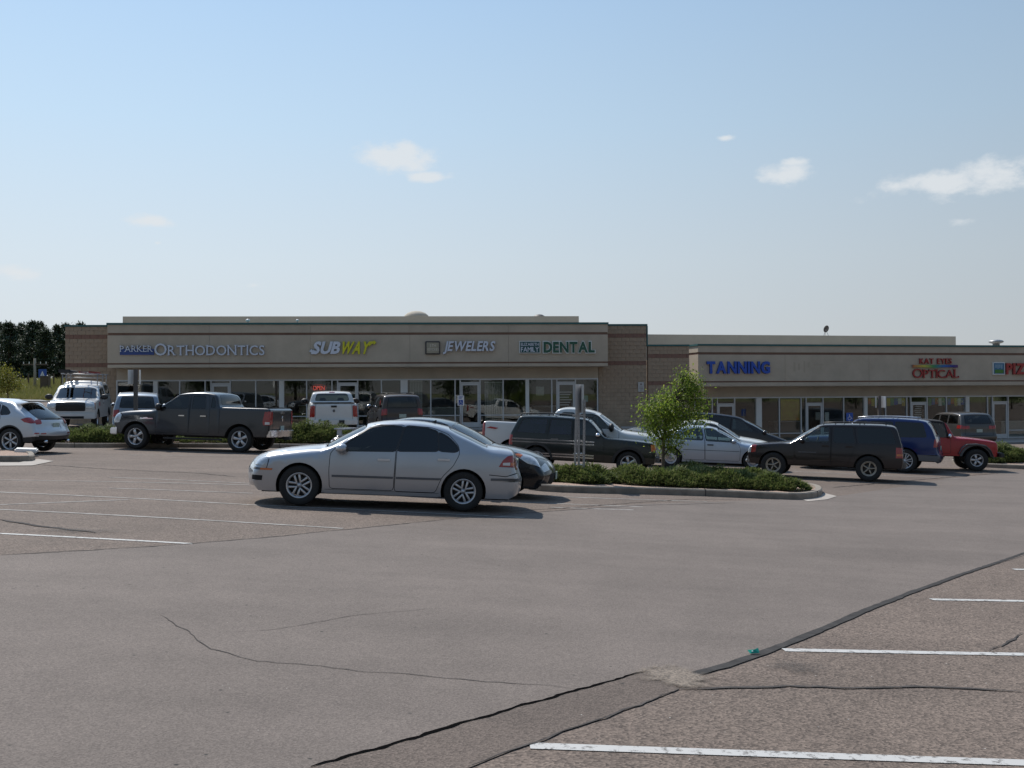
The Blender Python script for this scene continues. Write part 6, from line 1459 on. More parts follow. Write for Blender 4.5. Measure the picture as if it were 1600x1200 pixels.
def mk_ram(**kw):
    d = dict(name='parked_pickup_truck', cat='pickup truck', L=5.82, W=2.0, wheels=(1.02, 4.59), R=.41, Ra=.50, belt=1.32, tumble=.30, fillet=.09, sill=.50, prof=RAMP, fillets=dict(hood=.16, cabback=.06, bed=.04, rear=.06, windshield=.05, roof=.07), crown=dict(front=.17, rear=.02, bed=.0, cabback=.03), shoulder=.03,
        doors=[[(1.72, .56), (1.72, 1.28), (1.86, 1.42), (2.34, 1.76), (2.86, 1.80), (2.84, .56)], [(2.86, .56), (2.88, 1.80), (3.48, 1.80), (3.56, 1.40), (3.56, .56)]],
        windows=[([(1.92, 1.335), (2.36, 1.715), (2.80, 1.755), (2.80, 1.345)], 0), ([(2.95, 1.35), (2.95, 1.755), (3.36, 1.755), (3.42, 1.36)], 1), ([(3.60, 1.40), (3.60, 1.72), (3.66, 1.72), (3.72, 1.60), (3.76, 1.40)], None)],
        seams=[[(3.90, 1.36), (3.90, .56)], [(5.56, 1.40), (5.56, .66)], [(.45, 1.17), (.6, 1.02), (.9, .98)]], handles=[(2.62, 1.12, M['chrome']), (3.36, 1.12, M['chrome'])], mirror=(1.86, 1.34, (.10, .13, .12), M['plastic']), tw=.26, winset=.15, rim=('five', .265, M['alloy']), seats=[(2.75, 2), (3.35, 1)], flare=None,
        side_parts=[('headlight', [(.10, 1.12), (.14, .82), (.45, .86), (.52, 1.10), (.34, 1.17)], M['headlamp'], .003), ('tail_light', [(5.42, 1.30), (5.36, 1.0), (5.38, .88), (5.62, .88), (5.62, 1.32)], M['redlamp'], .006), ('tail_light', [(5.44, .98), (5.44, .90), (5.58, .90), (5.58, .98)], M['clearlamp'], .01)],
        top_parts=[('headlight', 'front', 'z', .86, 1.08, .66, .99, M['headlamp'], .003, dict(mirror=1)), ('grille', 'front', 'z', .76, 1.08, -.58, .58, M['gap'], -.006), ('tail_light', 'rear', 'z', .88, 1.32, .86, 1.0, M['redlamp'], .006, dict(mirror=1))],
        top_seams=[('rear', 'z', (.70, 1.37), (.84, .84)), ('rear', 'z', (.70, 1.37), (-.84, -.84))], rear_glass=('cabback', .10, .86, .82), plates=[('rear', .78, 0)], extras=ex_ram)
    d.update(kw); return d
s3 = build_car(mk_ram(label='dark grey four-door pickup with chrome wheels, side on in front of the orthodontics shop', paint=P_grey)); place(s3, 294, 33.9, -10, None, -.85)

# ---- white pickup seen from behind
P_white = paint('white paint', (.66, .66, .64), .0, .3)
def ex_wram(s, root, xm):
    bumper_box(s, root, 5.60, 5.80, .97, .52, .74, P_white, 'rear_bumper'); bumper_box(s, root, -.04, .22, .96, .46, .68, M['chrome'], 'front_bumper'); tailgate_bits(s, root, xm, 5.62, .8, 1.4, M['plastic'])
    [MB().box(5.80-xm, 5.82-xm, a, a+.22, .56, .72).build('bumper_step', M['plastic'], root) for a in (-.42, .2)]
    MB().box(5.2-xm, 5.6-xm, -.84, .84, 1.415, 1.43).build('bed_cap', M['greyplastic'], root); MB().ellip((5.63-xm, 0, 1.1), (.01, .05, .06), 8, 6).build('emblem', M['greyplastic'], root, True)
s4 = build_car(mk_ram(label='white pickup seen from behind, parked facing the sandwich shop', paint=P_white, tumble=.32, extras=ex_wram, mirror=(1.9, 1.40, (.1, .19, .13), M['plastic']), side_parts=[('tail_light', [(5.44, 1.30), (5.44, .84), (5.62, .84), (5.62, 1.30)], M['redlamp'], .006), ('headlight', [(.10, 1.12), (.14, .82), (.45, .86), (.52, 1.10)], M['headlamp'], .003)],
    top_parts=[('tail_light', 'rear', 'z', .84, 1.30, .86, 1.0, M['redlamp'], .006, dict(mirror=1)), ('brake_lamp', 'roof', 'f', .93, .99, -.16, .16, M['redlamp'], .01)], glass_rear=M['glass_mid'], plates=[('rear', .64, 0)]))
place(s4, 522, 43.4, -78, 5.7, 0)

# ---- white utility pickup with topper and ladder rack, seen from the front
def ex_f150(s, root, xm):
    bumper_box(s, root, -.06, .18, .98, .44, .68, P_white, 'front_bumper'); MB().box(-.07-xm, -.055-xm, -.55, .55, .46, .56).build('bumper_intake', M['gap'], root); bumper_box(s, root, 5.66, 5.82, .96, .5, .7, M['chrome'], 'rear_bumper')
    for k in range(4): MB().box(.015-xm, .035-xm, -.60, .60, .84+.07*k, .855+.07*k).build('grille_bar', M['plastic'], root)
    for (x, hh, y) in ((1.95+.7, .30, .72), (4.0, .28, .78), (5.2, .28, .78)):
        zt0 = float(np.interp(x, s.p[s.seg['roof'][0]:s.seg['topper'][1]+1, 0], s.p[s.seg['roof'][0]:s.seg['topper'][1]+1, 1]))
        m = MB()
        for sg in (-1, 1): m.tube([(x-xm, sg*y, zt0-.1), (x-xm, sg*y, 2.38)], .02, 6)
        m.tube([(x-xm, -y-.08, 2.38), (x-xm, y+.08, 2.38)], .022, 6); m.tube([(x-xm, -y, 2.22), (x-xm, y, 2.22)], .014, 6); m.build('ladder_rack', M['galv'], root, True)
    m = MB()
    for sg in (-1, 1): m.tube([(2.4-xm, sg*.74, 2.36), (5.5-xm, sg*.74, 2.36)], .02, 6)
    m.build('rack_rail', M['galv'], root, True)
F150P = [('front', [(.12, .60), (.05, .72), (.02, .86), (.03, 1.02), (.08, 1.13), (.18, 1.19)]), ('hood', [(.18, 1.19), (.5, 1.24), (1.0, 1.28), (1.4, 1.30)]), ('windshield', [(1.4, 1.30), (1.78, 1.56), (2.15, 1.80)]), ('roof', [(2.15, 1.80), (2.4, 1.88), (2.9, 1.92), (3.45, 1.91)]), ('topper', [(3.45, 1.91), (3.52, 2.02), (3.62, 2.08), (4.4, 2.10), (5.3, 2.08), (5.5, 2.02)]), ('rear', [(5.5, 2.02), (5.58, 1.8), (5.66, 1.45), (5.68, 1.1), (5.66, .62)])]
s5 = build_car(dict(name='parked_utility_truck', cat='truck', label='white work pickup with a topper and ladder racks, facing the camera at the left', L=5.8, W=2.0, wheels=(1.0, 4.45), R=.40, Ra=.48, paint=P_white, belt=1.30, tumble=.24, sill=.48, prof=F150P, fillets=dict(hood=.12, topper=.12, rear=.08), crown=dict(front=.09, topper=.05, rear=.03),
    doors=[[(1.62, .54), (1.62, 1.27), (1.72, 1.40), (2.2, 1.76), (2.72, 1.82), (2.72, .54)]], windows=[([(1.78, 1.32), (2.2, 1.68), (2.66, 1.74), (2.66, 1.32)], 0, M['glass_mid']), ([(2.82, 1.34), (2.82, 1.74), (3.3, 1.74), (3.34, 1.34)], None), ([(3.75, 1.5), (3.75, 1.88), (5.2, 1.88), (5.3, 1.5)], None)], seams=[[(3.5, 2.0), (3.5, .54)], [(3.5, 1.42), (5.6, 1.42)], [(2.74, .56), (2.74, 1.8)]],
    handles=[(2.5, 1.08, M['plastic'])], mirror=(1.74, 1.32, (.09, .17, .12), M['plastic']), tw=.25, winset=.15, rim=('steel', .225, M['alloy']), seats=[(2.6, 2)],
    side_parts=[('headlight', [(.05, 1.12), (.05, .84), (.30, .84), (.34, 1.12)], M['headlamp'], .003), ('headlight_marker', [(.22, 1.1), (.22, .86), (.30, .86), (.33, 1.1)], M['amber'], .006), ('tail_light', [(5.5, 1.3), (5.5, .95), (5.68, .95), (5.68, 1.3)], M['redlamp'], .006), ('red_decal', [(1.3, 1.15), (1.2, .98), (1.56, .98), (1.58, 1.15)], mat('red decal', (.35, .02, .02), .4), .003)],
    top_parts=[('grille', 'front', 'z', .76, 1.16, -.68, .68, M['plastic'], -.01), ('headlight', 'front', 'z', .84, 1.13, .70, 1.0, M['headlamp'], .003, dict(mirror=1))], top_seams=[('hood', 'f', (.03, .97), (.84, .9)), ('hood', 'f', (.03, .97), (-.84, -.9))], rear_glass=('rear', .12, .45, .7), plates=[('front', .62, -.05)], glass_front=M['glass_mid'], extras=ex_f150))
place(s5, 110, 44.6, 104, .1, 0)
# ladder and conduit tube carried on the rack
t = empty('ladder', label='long ladder with red rails lying on the white work truck rack', cat='ladder'); red = mat('red fibreglass', (.34, .03, .025), .5); mw = s5.root.matrix_world
for y in (-.62, -.22): MB().box(-1.9, 1.6, y-.015, y+.015, 2.405, 2.475).build('rail', red, t)
for k in range(11): MB().box(-1.75+.3*k, -1.71+.3*k, -.60, -.24, 2.425, 2.455).build('rung', M['galv'], t)
t.matrix_world = mw.copy()
t = empty('pipe_carrier', label='black pipe carrier with round ends on the right side of the white work truck rack', cat='pipe carrier'); m = MB()
MB().tube([(-.9, .40, 2.47), (1.6, .40, 2.47)], .075, 12).build('tube', M['plastic'], t, True); MB().tube([(-.9, .62, 2.46), (1.6, .62, 2.46)], .06, 12).build('tube', M['greyplastic'], t, True); MB().box(-1.0, -.9, .28, .76, 2.40, 2.56).build('end_plate', M['plastic'], t, bevel=.02)
t.matrix_world = mw.copy()

# ---- generic sport utility builder
def suv(label, pcol, L=4.8, W=1.88, H=1.75, hood=1.02, wheels=(.9, 3.7), R_=.37, name='parked_suv', cat='suv', rear_slope=.25, ws=(1.25, 2.05), gl=M['glass_dark'], belt=1.05, tumble=.28, rim=None, tail=None, box=False, **kw):
    xe = L-.06; hb = H-.02
    prof = [('front', [(.05, .30), (.02, .42), (0, .58), (.02, hood-.30), (.07, hood-.18), (.18, hood-.10)]), ('hood', [(.18, hood-.10), (.5, hood-.03), (ws[0]-.35, hood+.02), (ws[0], hood+.04)]), ('windshield', [(ws[0], hood+.04), ((ws[0]+ws[1])/2, (hood+.04+H-.12)/2+.03), (ws[1], H-.10)]),
            ('roof', [(ws[1], H-.10), (ws[1]+.3, H-.03), ((ws[1]+xe)/2, H), (xe-rear_slope-.35, H-.03), (xe-rear_slope-.05, H-.08)]), ('rear', [(xe-rear_slope-.05, H-.08), (xe-rear_slope*.62, H-.30), (xe-.07, belt+.02), (xe-.03, belt-.15), (xe-.02, .72), (L, .60), (L, .46), (L-.06, .32)])]
    x3 = xe-rear_slope-.28; b0 = belt+.03; tz = H-.15; wx = ws[0]+.22; mid = (ws[1]+.15+x3)/2 if False else None
    d1 = ws[1]+.52; d2 = d1+.85
    top = lambda x: tz-.01
    doors = [[(ws[0]+.12, .36), (ws[0]+.12, belt-.05), (ws[0]+.2, belt+.05), (ws[1]+.08, tz+.03), (d1, tz+.05), (d1, .36)], [(d1+.02, .36), (d1+.02, tz+.05), (d2-.02, tz+.05), (d2, belt), (d2-.12, .66), (d2-.28, .36)]]
    windows = [([(wx+.06, b0), (ws[1]+.10, tz-.02), (d1-.05, tz), (d1-.05, b0)], 0), ([(d1+.06, b0), (d1+.06, tz), (d2-.07, tz), (d2-.05, b0)], 1), ([(d2+.05, b0), (d2+.03, tz), (x3+.08, tz-.02), (x3+.22, b0+.02)], None)]
    tl = tail or [(xe-.16, belt-.02), (xe-.18, belt-.28), (xe+.05, belt-.28), (xe+.05, belt+.02)]
    d = dict(name=name, cat=cat, label=label, L=L, W=W, wheels=wheels, R=R_, Ra=R_+.055, paint=pcol, belt=belt, tumble=tumble, sill=.33, prof=prof, fillets=dict(hood=.12, windshield=.05, roof=.07, rear=.08), crown=dict(front=.13, rear=.05, hood=.04),
        doors=doors, windows=windows, glass_side=gl, handles=[(d1-.2, belt-.13, pcol), (d2-.22, belt-.13, pcol)], mirror=(ws[0]+.32, b0, (.09, .11, .085)), rim=rim or ('five', .22, M['alloy']), tw=.23, seats=[(ws[1]+.35, 2), (d2-.1, 1)],
        side_parts=[('headlight', [(.04, hood-.16), (.06, hood-.34), (.34, hood-.32), (.4, hood-.14)], M['headlamp'], .003), ('tail_light', tl, M['redlamp'], .005)],
        top_parts=[('grille', 'front', 'z', hood-.36, hood-.18, -.5, .5, M['gap'], -.006), ('headlight', 'front', 'z', hood-.34, hood-.17, .6, 1.0, M['headlamp'], .003, dict(mirror=1)), ('lower_grille', 'front', 'z', .36, .5, -.6, .6, M['gap'], -.004), ('tail_light', 'rear', 'z', belt-.28, belt+.0, .82, 1.0, M['redlamp'], .005, dict(mirror=1))],
        top_seams=[('rear', 'z', (.64, H-.15), (.86, .84)), ('rear', 'z', (.64, H-.15), (-.86, -.84)), ('rear', 'z', (.64, .64), (-.86, .86)), ('hood', 'f', (.03, .97), (.86, .9)), ('hood', 'f', (.03, .97), (-.86, -.9))], rear_glass=('rear', .05, .36, .84), plates=[('rear', .84, 0)])
    d.update(kw); return d
# black boxy SUV with chrome side strips, roof rack
P_xj = paint('black green paint', (.012, .016, .015), .2, .3)
def ex_xj(s, root, xm):
    rack(s, root, 1.95, 3.85, .52, .07, M['plastic'], 3)
    for sg in (-1, 1):
        for z0, x1 in ((.80, 4.10), (.88, 4.1), (.43, 3.2), (.50, 3.2)):
            y = float(s.yside(np.array([2.6]), np.array([z0]))[0]); MB().box(1.75-xm, x1-.02-xm if z0 > .6 else x1-xm, *sorted((sg*(y-.03), sg*(y+.012))), z0, z0+.038).build('chrome_strip', M['chrome'], root)
    bumper_box(s, root, -.05, .10, .84, .42, .54, M['plastic'], 'front_bumper', .015); bumper_box(s, root, 4.20, 4.32, .84, .42, .54, M['plastic'], 'rear_bumper', .015)
xj = suv('', P_xj, L=4.24, W=1.76, H=1.60, hood=1.06, wheels=(.78, 3.36), R_=.345, rear_slope=.30, ws=(1.38, 1.85), belt=1.03, tumble=.20, rim=('five', .2, M['alloy']), label='black boxy suv with chrome side strips and roof rack beside the steel island sign')if False else None
d = suv('black boxy suv with chrome side strips and roof rack, behind the island sign', P_xj, L=4.24, W=1.76, H=1.60, hood=1.04, wheels=(.78, 3.36), R_=.345, rear_slope=.30, ws=(1.40, 1.88), belt=1.03, tumble=.20)
d.update(prof=[('front', [(.06, .36), (.03, .48), (.03, .7), (.04, .88), (.07, .95)]), ('hood', [(.07, .95), (.4, .985), (.9, 1.015), (1.42, 1.04)]), ('windshield', [(1.42, 1.04), (1.65, 1.28), (1.88, 1.515)]), ('roof', [(1.88, 1.515), (2.1, 1.56), (2.9, 1.59), (3.6, 1.58), (3.92, 1.555)]), ('rear', [(3.92, 1.555), (4.02, 1.35), (4.16, 1.05), (4.19, .8), (4.19, .5), (4.17, .38)])],
    windows=[([(1.60, 1.075), (1.92, 1.45), (2.30, 1.465), (2.30, 1.075)], 0, M['glass_mid']), ([(2.42, 1.075), (2.42, 1.47), (2.98, 1.47), (3.04, 1.075)], 1, glass_mat('purple reflection tint', (.22, .18, .42), .07)), ([(3.14, 1.075), (3.10, 1.47), (3.78, 1.46), (3.94, 1.09)], None, glass_mat('plum reflection tint', (.20, .17, .34), .07))],  # purple window reflections are put into the tint of the rear side glass
    doors=[[(1.48, .38), (1.48, 1.0), (1.56, 1.06), (1.90, 1.485), (2.36, 1.50), (2.36, .38)], [(2.38, .38), (2.38, 1.50), (3.02, 1.50), (3.08, 1.0), (2.98, .74), (2.82, .5), (2.82, .38)]], handles=[(2.2, .93, M['chrome']), (2.86, .93, M['chrome'])], mirror=(1.66, 1.07, (.07, .10, .07), M['chrome']), flare=.07, extras=ex_xj,
    side_parts=[('side_marker', [(.03, .93), (.03, .72), (.17, .72), (.19, .90)], M['amber'], .006), ('tail_light', [(4.06, 1.0), (4.06, .72), (4.2, .72), (4.2, 1.0)], M['redlamp'], .005)], crown=dict(front=.02, rear=.03, hood=.02, roof=.03, windshield=.05), fillet=.05, fillets=dict(hood=.035, roof=.06, front=.03, rear=.05), taper_f=.015, sill=.36, rear_glass=('rear', .05, .42, .84), winset=.13, seatmat=M['seat_light'],
    top_parts=[('grille', 'front', 'z', .68, .90, -.52, .52, M['gap'], -.006), ('headlight', 'front', 'z', .70, .88, .58, .88, M['headlamp'], .003, dict(mirror=1)), ('tail_light', 'rear', 'z', .72, 1.0, .84, 1.0, M['redlamp'], .005, dict(mirror=1))])
s6 = build_car(d); place(s6, 981, 29.3, 171, .78, .8)

# ---- white extended-cab pickup facing right
def ex_gmc(s, root, xm):
    bumper_box(s, root, 5.56, 5.74, .93, .5, .70, M['chrome'], 'rear_bumper'); bumper_box(s, root, -.04, .2, .93, .46, .66, M['chrome'], 'front_bumper')
    m = MB(); V = [(.62-xm, -.28, 1.19), (.62-xm, .28, 1.19), (.66-xm, -.27, 1.30), (.66-xm, .27, 1.30), (1.1-xm, -.33, 1.32), (1.1-xm, .33, 1.32), (1.30-xm, -.34, 1.25), (1.30-xm, .34, 1.25)]
    m.add(V, [(0, 1, 3, 2), (2, 3, 5, 4), (4, 5, 7, 6), (0, 2, 4, 6), (1, 7, 5, 3)]).build('hood_scoop', P_white, root, bevel=.03)
    for sg in (-1, 1):
        y = .985; MB().add([(5.05-xm, sg*y, 1.14), (5.3-xm, sg*y, 1.17), (5.42-xm, sg*y, 1.12), (5.3-xm, sg*y, 1.12), (5.15-xm, sg*y, 1.10)], [(0, 1, 2, 3, 4)]).build('red_decal', mat('red decal', (.4, .03, .03), .4), root)
GP = [('front', [(.12, .58), (.06, .7), (.04, .85), (.05, .98), (.09, 1.07), (.18, 1.12)]), ('hood', [(.18, 1.12), (.5, 1.17), (1.0, 1.21), (1.40, 1.24)]), ('windshield', [(1.40, 1.24), (1.75, 1.50), (2.08, 1.71)]), ('roof', [(2.08, 1.71), (2.35, 1.79), (2.8, 1.85), (3.1, 1.85), (3.32, 1.80)]), ('cabback', [(3.32, 1.80), (3.42, 1.70), (3.50, 1.50), (3.52, 1.335)]), ('bed', [(3.52, 1.33), (4.4, 1.33), (5.0, 1.33), (5.46, 1.33)]), ('rear', [(5.46, 1.33), (5.54, 1.30), (5.56, 1.1), (5.56, .8), (5.54, .62)])]
s7 = build_car(mk_ram(label='white extended-cab pickup with a hood scoop, behind the black boxy suv', L=5.74, W=1.96, paint=P_white, prof=GP, wheels=(.98, 4.62), R=.38, Ra=.46, belt=1.24, tumble=.26, sill=.46, extras=ex_gmc, rim=('steel', .22, M['alloy']), flare=None,
    doors=[[(1.50, .52), (1.50, 1.2), (1.66, 1.36), (2.12, 1.70), (2.72, 1.73), (2.72, .52)]], windows=[([(1.76, 1.27), (2.14, 1.62), (2.30, 1.66), (2.64, 1.66), (2.66, 1.27)], 0, M['glass_mid']), ([(2.84, 1.30), (2.84, 1.68), (3.16, 1.67), (3.28, 1.56), (3.34, 1.30)], None, M['glass_mid'])], seams=[[(3.54, 1.30), (3.54, .52)], [(2.76, .56), (2.76, 1.7)], [(3.40, .56), (3.40, 1.3)]], handles=[(2.56, 1.10, P_white)], mirror=(1.72, 1.26, (.08, .14, .13), M['plastic']),
    side_parts=[('headlight', [(.06, 1.05), (.06, .84), (.30, .84), (.32, 1.05)], M['headlamp'], .003), ('tail_light', [(5.46, 1.28), (5.46, .86), (5.6, .86), (5.6, 1.28)], M['redlamp'], .006)], top_parts=[('grille', 'front', 'z', .76, 1.04, -.56, .56, M['gap'], -.006), ('tail_light', 'rear', 'z', .86, 1.28, .88, 1.0, M['redlamp'], .006, dict(mirror=1))]))
place(s7, 750, 31.4, 172, 5.56, .9)

# ---- pale blue silver sedan behind the tree
P_lb = paint('pale silver blue paint', (.42, .47, .54), .5, .35)
d = dict(SED, label='pale blue silver sedan with clear windows directly behind the ash tree', L=4.75, W=1.78, wheels=(.95, 3.6), paint=P_lb, belt=.93, glass_side=M['glass_clear'], glass_rear=M['glass_clear'], extras=None, rim=('steel', .19, M['alloy']), seats=[(2.35, 2), (3.1, 1)], seatmat=M['seat'],
    prof=[('front', [(.10, .25), (.02, .34), (0, .48), (.02, .60), (.08, .68), (.18, .74)]), ('hood', [(.18, .74), (.5, .83), (.9, .885), (1.3, .93)]), ('windshield', [(1.3, .93), (1.7, 1.16), (2.1, 1.345)]), ('roof', [(2.1, 1.345), (2.4, 1.41), (2.75, 1.43), (3.1, 1.41), (3.35, 1.35)]), ('rearglass', [(3.35, 1.35), (3.65, 1.18), (3.95, 1.03)]), ('deck', [(3.95, 1.03), (4.2, 1.01), (4.55, .99)]), ('rear', [(4.55, .99), (4.63, .9), (4.66, .74), (4.73, .62), (4.75, .48), (4.72, .34), (4.64, .26)])],
    doors=[[(1.38, .30), (1.36, .70), (1.44, .88), (2.08, 1.32), (2.62, 1.345), (2.50, .92), (2.48, .30)], [(2.50, .30), (2.52, .92), (2.64, 1.345), (3.05, 1.33), (3.40, 1.12), (3.56, .95), (3.46, .74), (3.26, .55), (3.2, .30)]],
    windows=[([(1.50, .905), (2.10, 1.265), (2.34, 1.31), (2.54, 1.315), (2.46, .935)], 0), ([(2.58, .94), (2.64, 1.31), (2.92, 1.30), (3.2, 1.18), (3.42, .98), (3.4, .955)], 1)], handles=[(2.33, .80, M['plastic']), (3.3, .82, M['plastic'])], mirror=(1.58, .92, (.08, .09, .065)),
    seams=[[(1.4, .62), (3.2, .62)]], side_parts=[('headlight', [(.06, .70), (.06, .58), (.34, .60), (.40, .72)], M['headlamp'], .003), ('tail_light', [(4.42, .90), (4.42, .72), (4.72, .72), (4.72, .90)], M['redlamp'], .003)], top_parts=[('grille', 'front', 'z', .56, .68, -.4, .4, M['gap'], -.004), ('headlight', 'front', 'z', .58, .69, .5, 1, M['headlamp'], .003, dict(mirror=1)), ('tail_light', 'rear', 'z', .72, .9, .5, 1, M['redlamp'], .003, dict(mirror=1))])
s8 = build_car(d); place(s8, 1176, 34.3, 170, .95, .85)
# ---- white sedan behind it
up = lambda P: [(a, b*1.09) for a, b in P]
s9 = build_car(dict(d, prof=[(g, up(P)) for g, P in d['prof']], windows=[(up(w[0]), w[1]) for w in d['windows']], doors=[up(q) for q in d['doors']], belt=1.01, label='white sedan parked beyond the pale blue sedan, only roof and hood showing', paint=paint('cream white paint', (.66, .66, .62), 0, .3), glass_side=M['glass_mid'])); place(s9, 1112, 38.2, 168)
# ---- black minivan
d = suv('black minivan with a long sloping nose, beside the tanning shop windows', paint('minivan black', (.012, .011, .014), .2, .28), L=5.05, W=1.98, H=1.74, hood=1.0, wheels=(.98, 4.0), R_=.34, name='parked_minivan', cat='minivan', ws=(1.0, 2.05), belt=1.08, tumble=.26, rear_slope=.3)
d['prof'] = [('front', [(.12, .26), (.03, .36), (0, .52), (.04, .68), (.12, .78), (.22, .84)]), ('hood', [(.22, .84), (.5, .95), (.8, 1.04), (1.05, 1.11)]), ('windshield', [(1.05, 1.11), (1.6, 1.40), (2.15, 1.62)])]+[('roof', [(2.15, 1.62), (2.5, 1.70), (3.4, 1.74), (4.4, 1.70), (4.68, 1.66)]), ('rear', [(4.68, 1.66), (4.85, 1.4), (4.97, 1.1), (5.0, .8), (5.05, .6), (5.05, .45), (4.98, .32)])]
d['windows'] = [([(1.72, 1.13), (2.2, 1.5), (2.60, 1.57), (2.62, 1.14)], 0, M['glass_mid']), ([(2.72, 1.14), (2.72, 1.58), (3.6, 1.6), (3.6, 1.15)], 1), ([(3.72, 1.15), (3.72, 1.58), (4.5, 1.55), (4.65, 1.16)], None)]; d['doors'] = [[(1.5, .34), (1.5, 1.05), (1.62, 1.12), (2.22, 1.57), (2.66, 1.6), (2.66, .34)], [(2.68, .34), (2.68, 1.61), (3.66, 1.63), (3.66, .95), (3.5, .6), (3.5, .34)]]
s10 = build_car(d); place(s10, 1242, 43.0, 168, .0, 0)
# ---- dark plum boxy SUV
P_zj = paint('dark plum paint', (.014, .009, .010), .2, .4)
def ex_zj(s, root, xm):
    rack(s, root, 2.2, 3.9, .56, .05, M['plastic'], 2)
    for sg in (-1, 1):
        y = float(s.yside(np.array([1.7]), np.array([.78]))[0]); MB().box(1.52-xm, 2.02-xm, *sorted((sg*(y-.01), sg*(y+.006))), .775, .795).build('badge', M['greyplastic'], root)
    bumper_box(s, root, -.06, .12, .84, .40, .58, M['plastic'], 'front_bumper', .02); bumper_box(s, root, 4.40, 4.52, .84, .40, .58, M['plastic'], 'rear_bumper', .02)
    MB().ellip((-.02-xm, -.55, .46), (.03, .07, .05), 10, 6).ellip((-.02-xm, .55, .46), (.03, .07, .05), 10, 6).build('fog_lamp', M['headlamp'], root, True)
d = suv('dark plum boxy suv with five-spoke wheels, side on right of the tree island', P_zj, L=4.50, W=1.80, H=1.65, hood=1.02, wheels=(.80, 3.49), R_=.37, ws=(1.42, 2.02), belt=1.04, tumble=.24, rim=('five_thin', .215, M['goldalloy']))
d.update(prof=[('front', [(.10, .38), (.03, .50), (.0, .66), (.02, .84), (.06, .92), (.14, .97)]), ('hood', [(.14, .97), (.5, 1.01), (.85, 1.04), (1.18, 1.065)]), ('windshield', [(1.18, 1.065), (1.60, 1.35), (1.98, 1.57)]), ('roof', [(1.98, 1.57), (2.2, 1.635), (2.9, 1.66), (3.8, 1.665), (4.16, 1.635)]), ('rear', [(4.16, 1.635), (4.26, 1.54), (4.35, 1.26), (4.41, 1.02), (4.43, .8), (4.45, .5), (4.40, .38)])],
    windows=[([(1.50, 1.09), (1.98, 1.47), (2.10, 1.52), (2.36, 1.53), (2.36, 1.09)], 0, M['glass_clear']), ([(2.50, 1.09), (2.50, 1.53), (3.02, 1.53), (3.10, 1.10)], 1), ([(3.20, 1.10), (3.14, 1.54), (4.06, 1.54), (4.24, 1.12)], None)],
    doors=[[(1.40, .42), (1.40, 1.02), (1.48, 1.08), (1.98, 1.53), (2.43, 1.57), (2.43, .42)], [(2.44, .42), (2.44, 1.57), (3.06, 1.57), (3.16, 1.06), (3.02, .80), (2.90, .42)]], handles=[(2.28, .98, P_zj), (2.94, .98, P_zj)], mirror=(1.62, 1.09, (.07, .10, .07), P_zj), extras=ex_zj, sill=.40, fillet=.06, fillets=dict(hood=.05, rear=.05, front=.04, roof=.06),
    side_parts=[('headlight', [(.02, .92), (.02, .72), (.14, .72), (.16, .94)], M['headlamp'], .004), ('side_marker', [(.15, .94), (.15, .72), (.28, .74), (.30, .95)], M['redlamp'], .004), ('tail_light', [(4.22, 1.0), (4.22, .70), (4.5, .70), (4.5, 1.0)], M['redlamp'], .006), ('tail_light', [(4.24, .82), (4.24, .76), (4.46, .76), (4.46, .82)], M['amber'], .009)],
    top_parts=[('grille', 'front', 'z', .72, .90, -.5, .5, M['gap'], -.006), ('headlight', 'front', 'z', .72, .90, .58, .98, M['headlamp'], .004, dict(mirror=1)), ('tail_light', 'rear', 'z', .70, 1.0, .82, 1.0, M['redlamp'], .006, dict(mirror=1))], glass_front=M['glass_clear'], crown=dict(front=.05, rear=.03, hood=.025), taper_f=.02, rear_glass=('rear', .08, .42, .82))
s11 = build_car(d); place(s11, 1281, 31.0, -20, None, -.80)
# ---- blue SUV
P_blue = paint('dark blue paint', (.006, .020, .10), .35, .3)
def ex_tahoe(s, root, xm): rack(s, root, 2.3, 4.2, .62, .06, M['alloy'], 2)
d = suv('dark blue large suv with roof rails between the plum suv and the red off-roader', P_blue, L=5.0, W=1.98, H=1.84, hood=1.16, wheels=(.95, 3.86), R_=.40, ws=(1.45, 2.15), belt=1.16, tumble=.22, rear_slope=.35, rim=('multi', .26, M['alloy']), extras=ex_tahoe, sill=.42, side_patches=[(M['greyplastic'], [(1.3, .42), (1.3, .52), (3.4, .52), (3.4, .42)]), (M['greyplastic'], [(4.2, .3), (4.2, .62), (5.0, .62), (5.0, .3)])])
s12 = build_car(d); place(s12, 1413, 35.6, -26, 3.86, -.85)
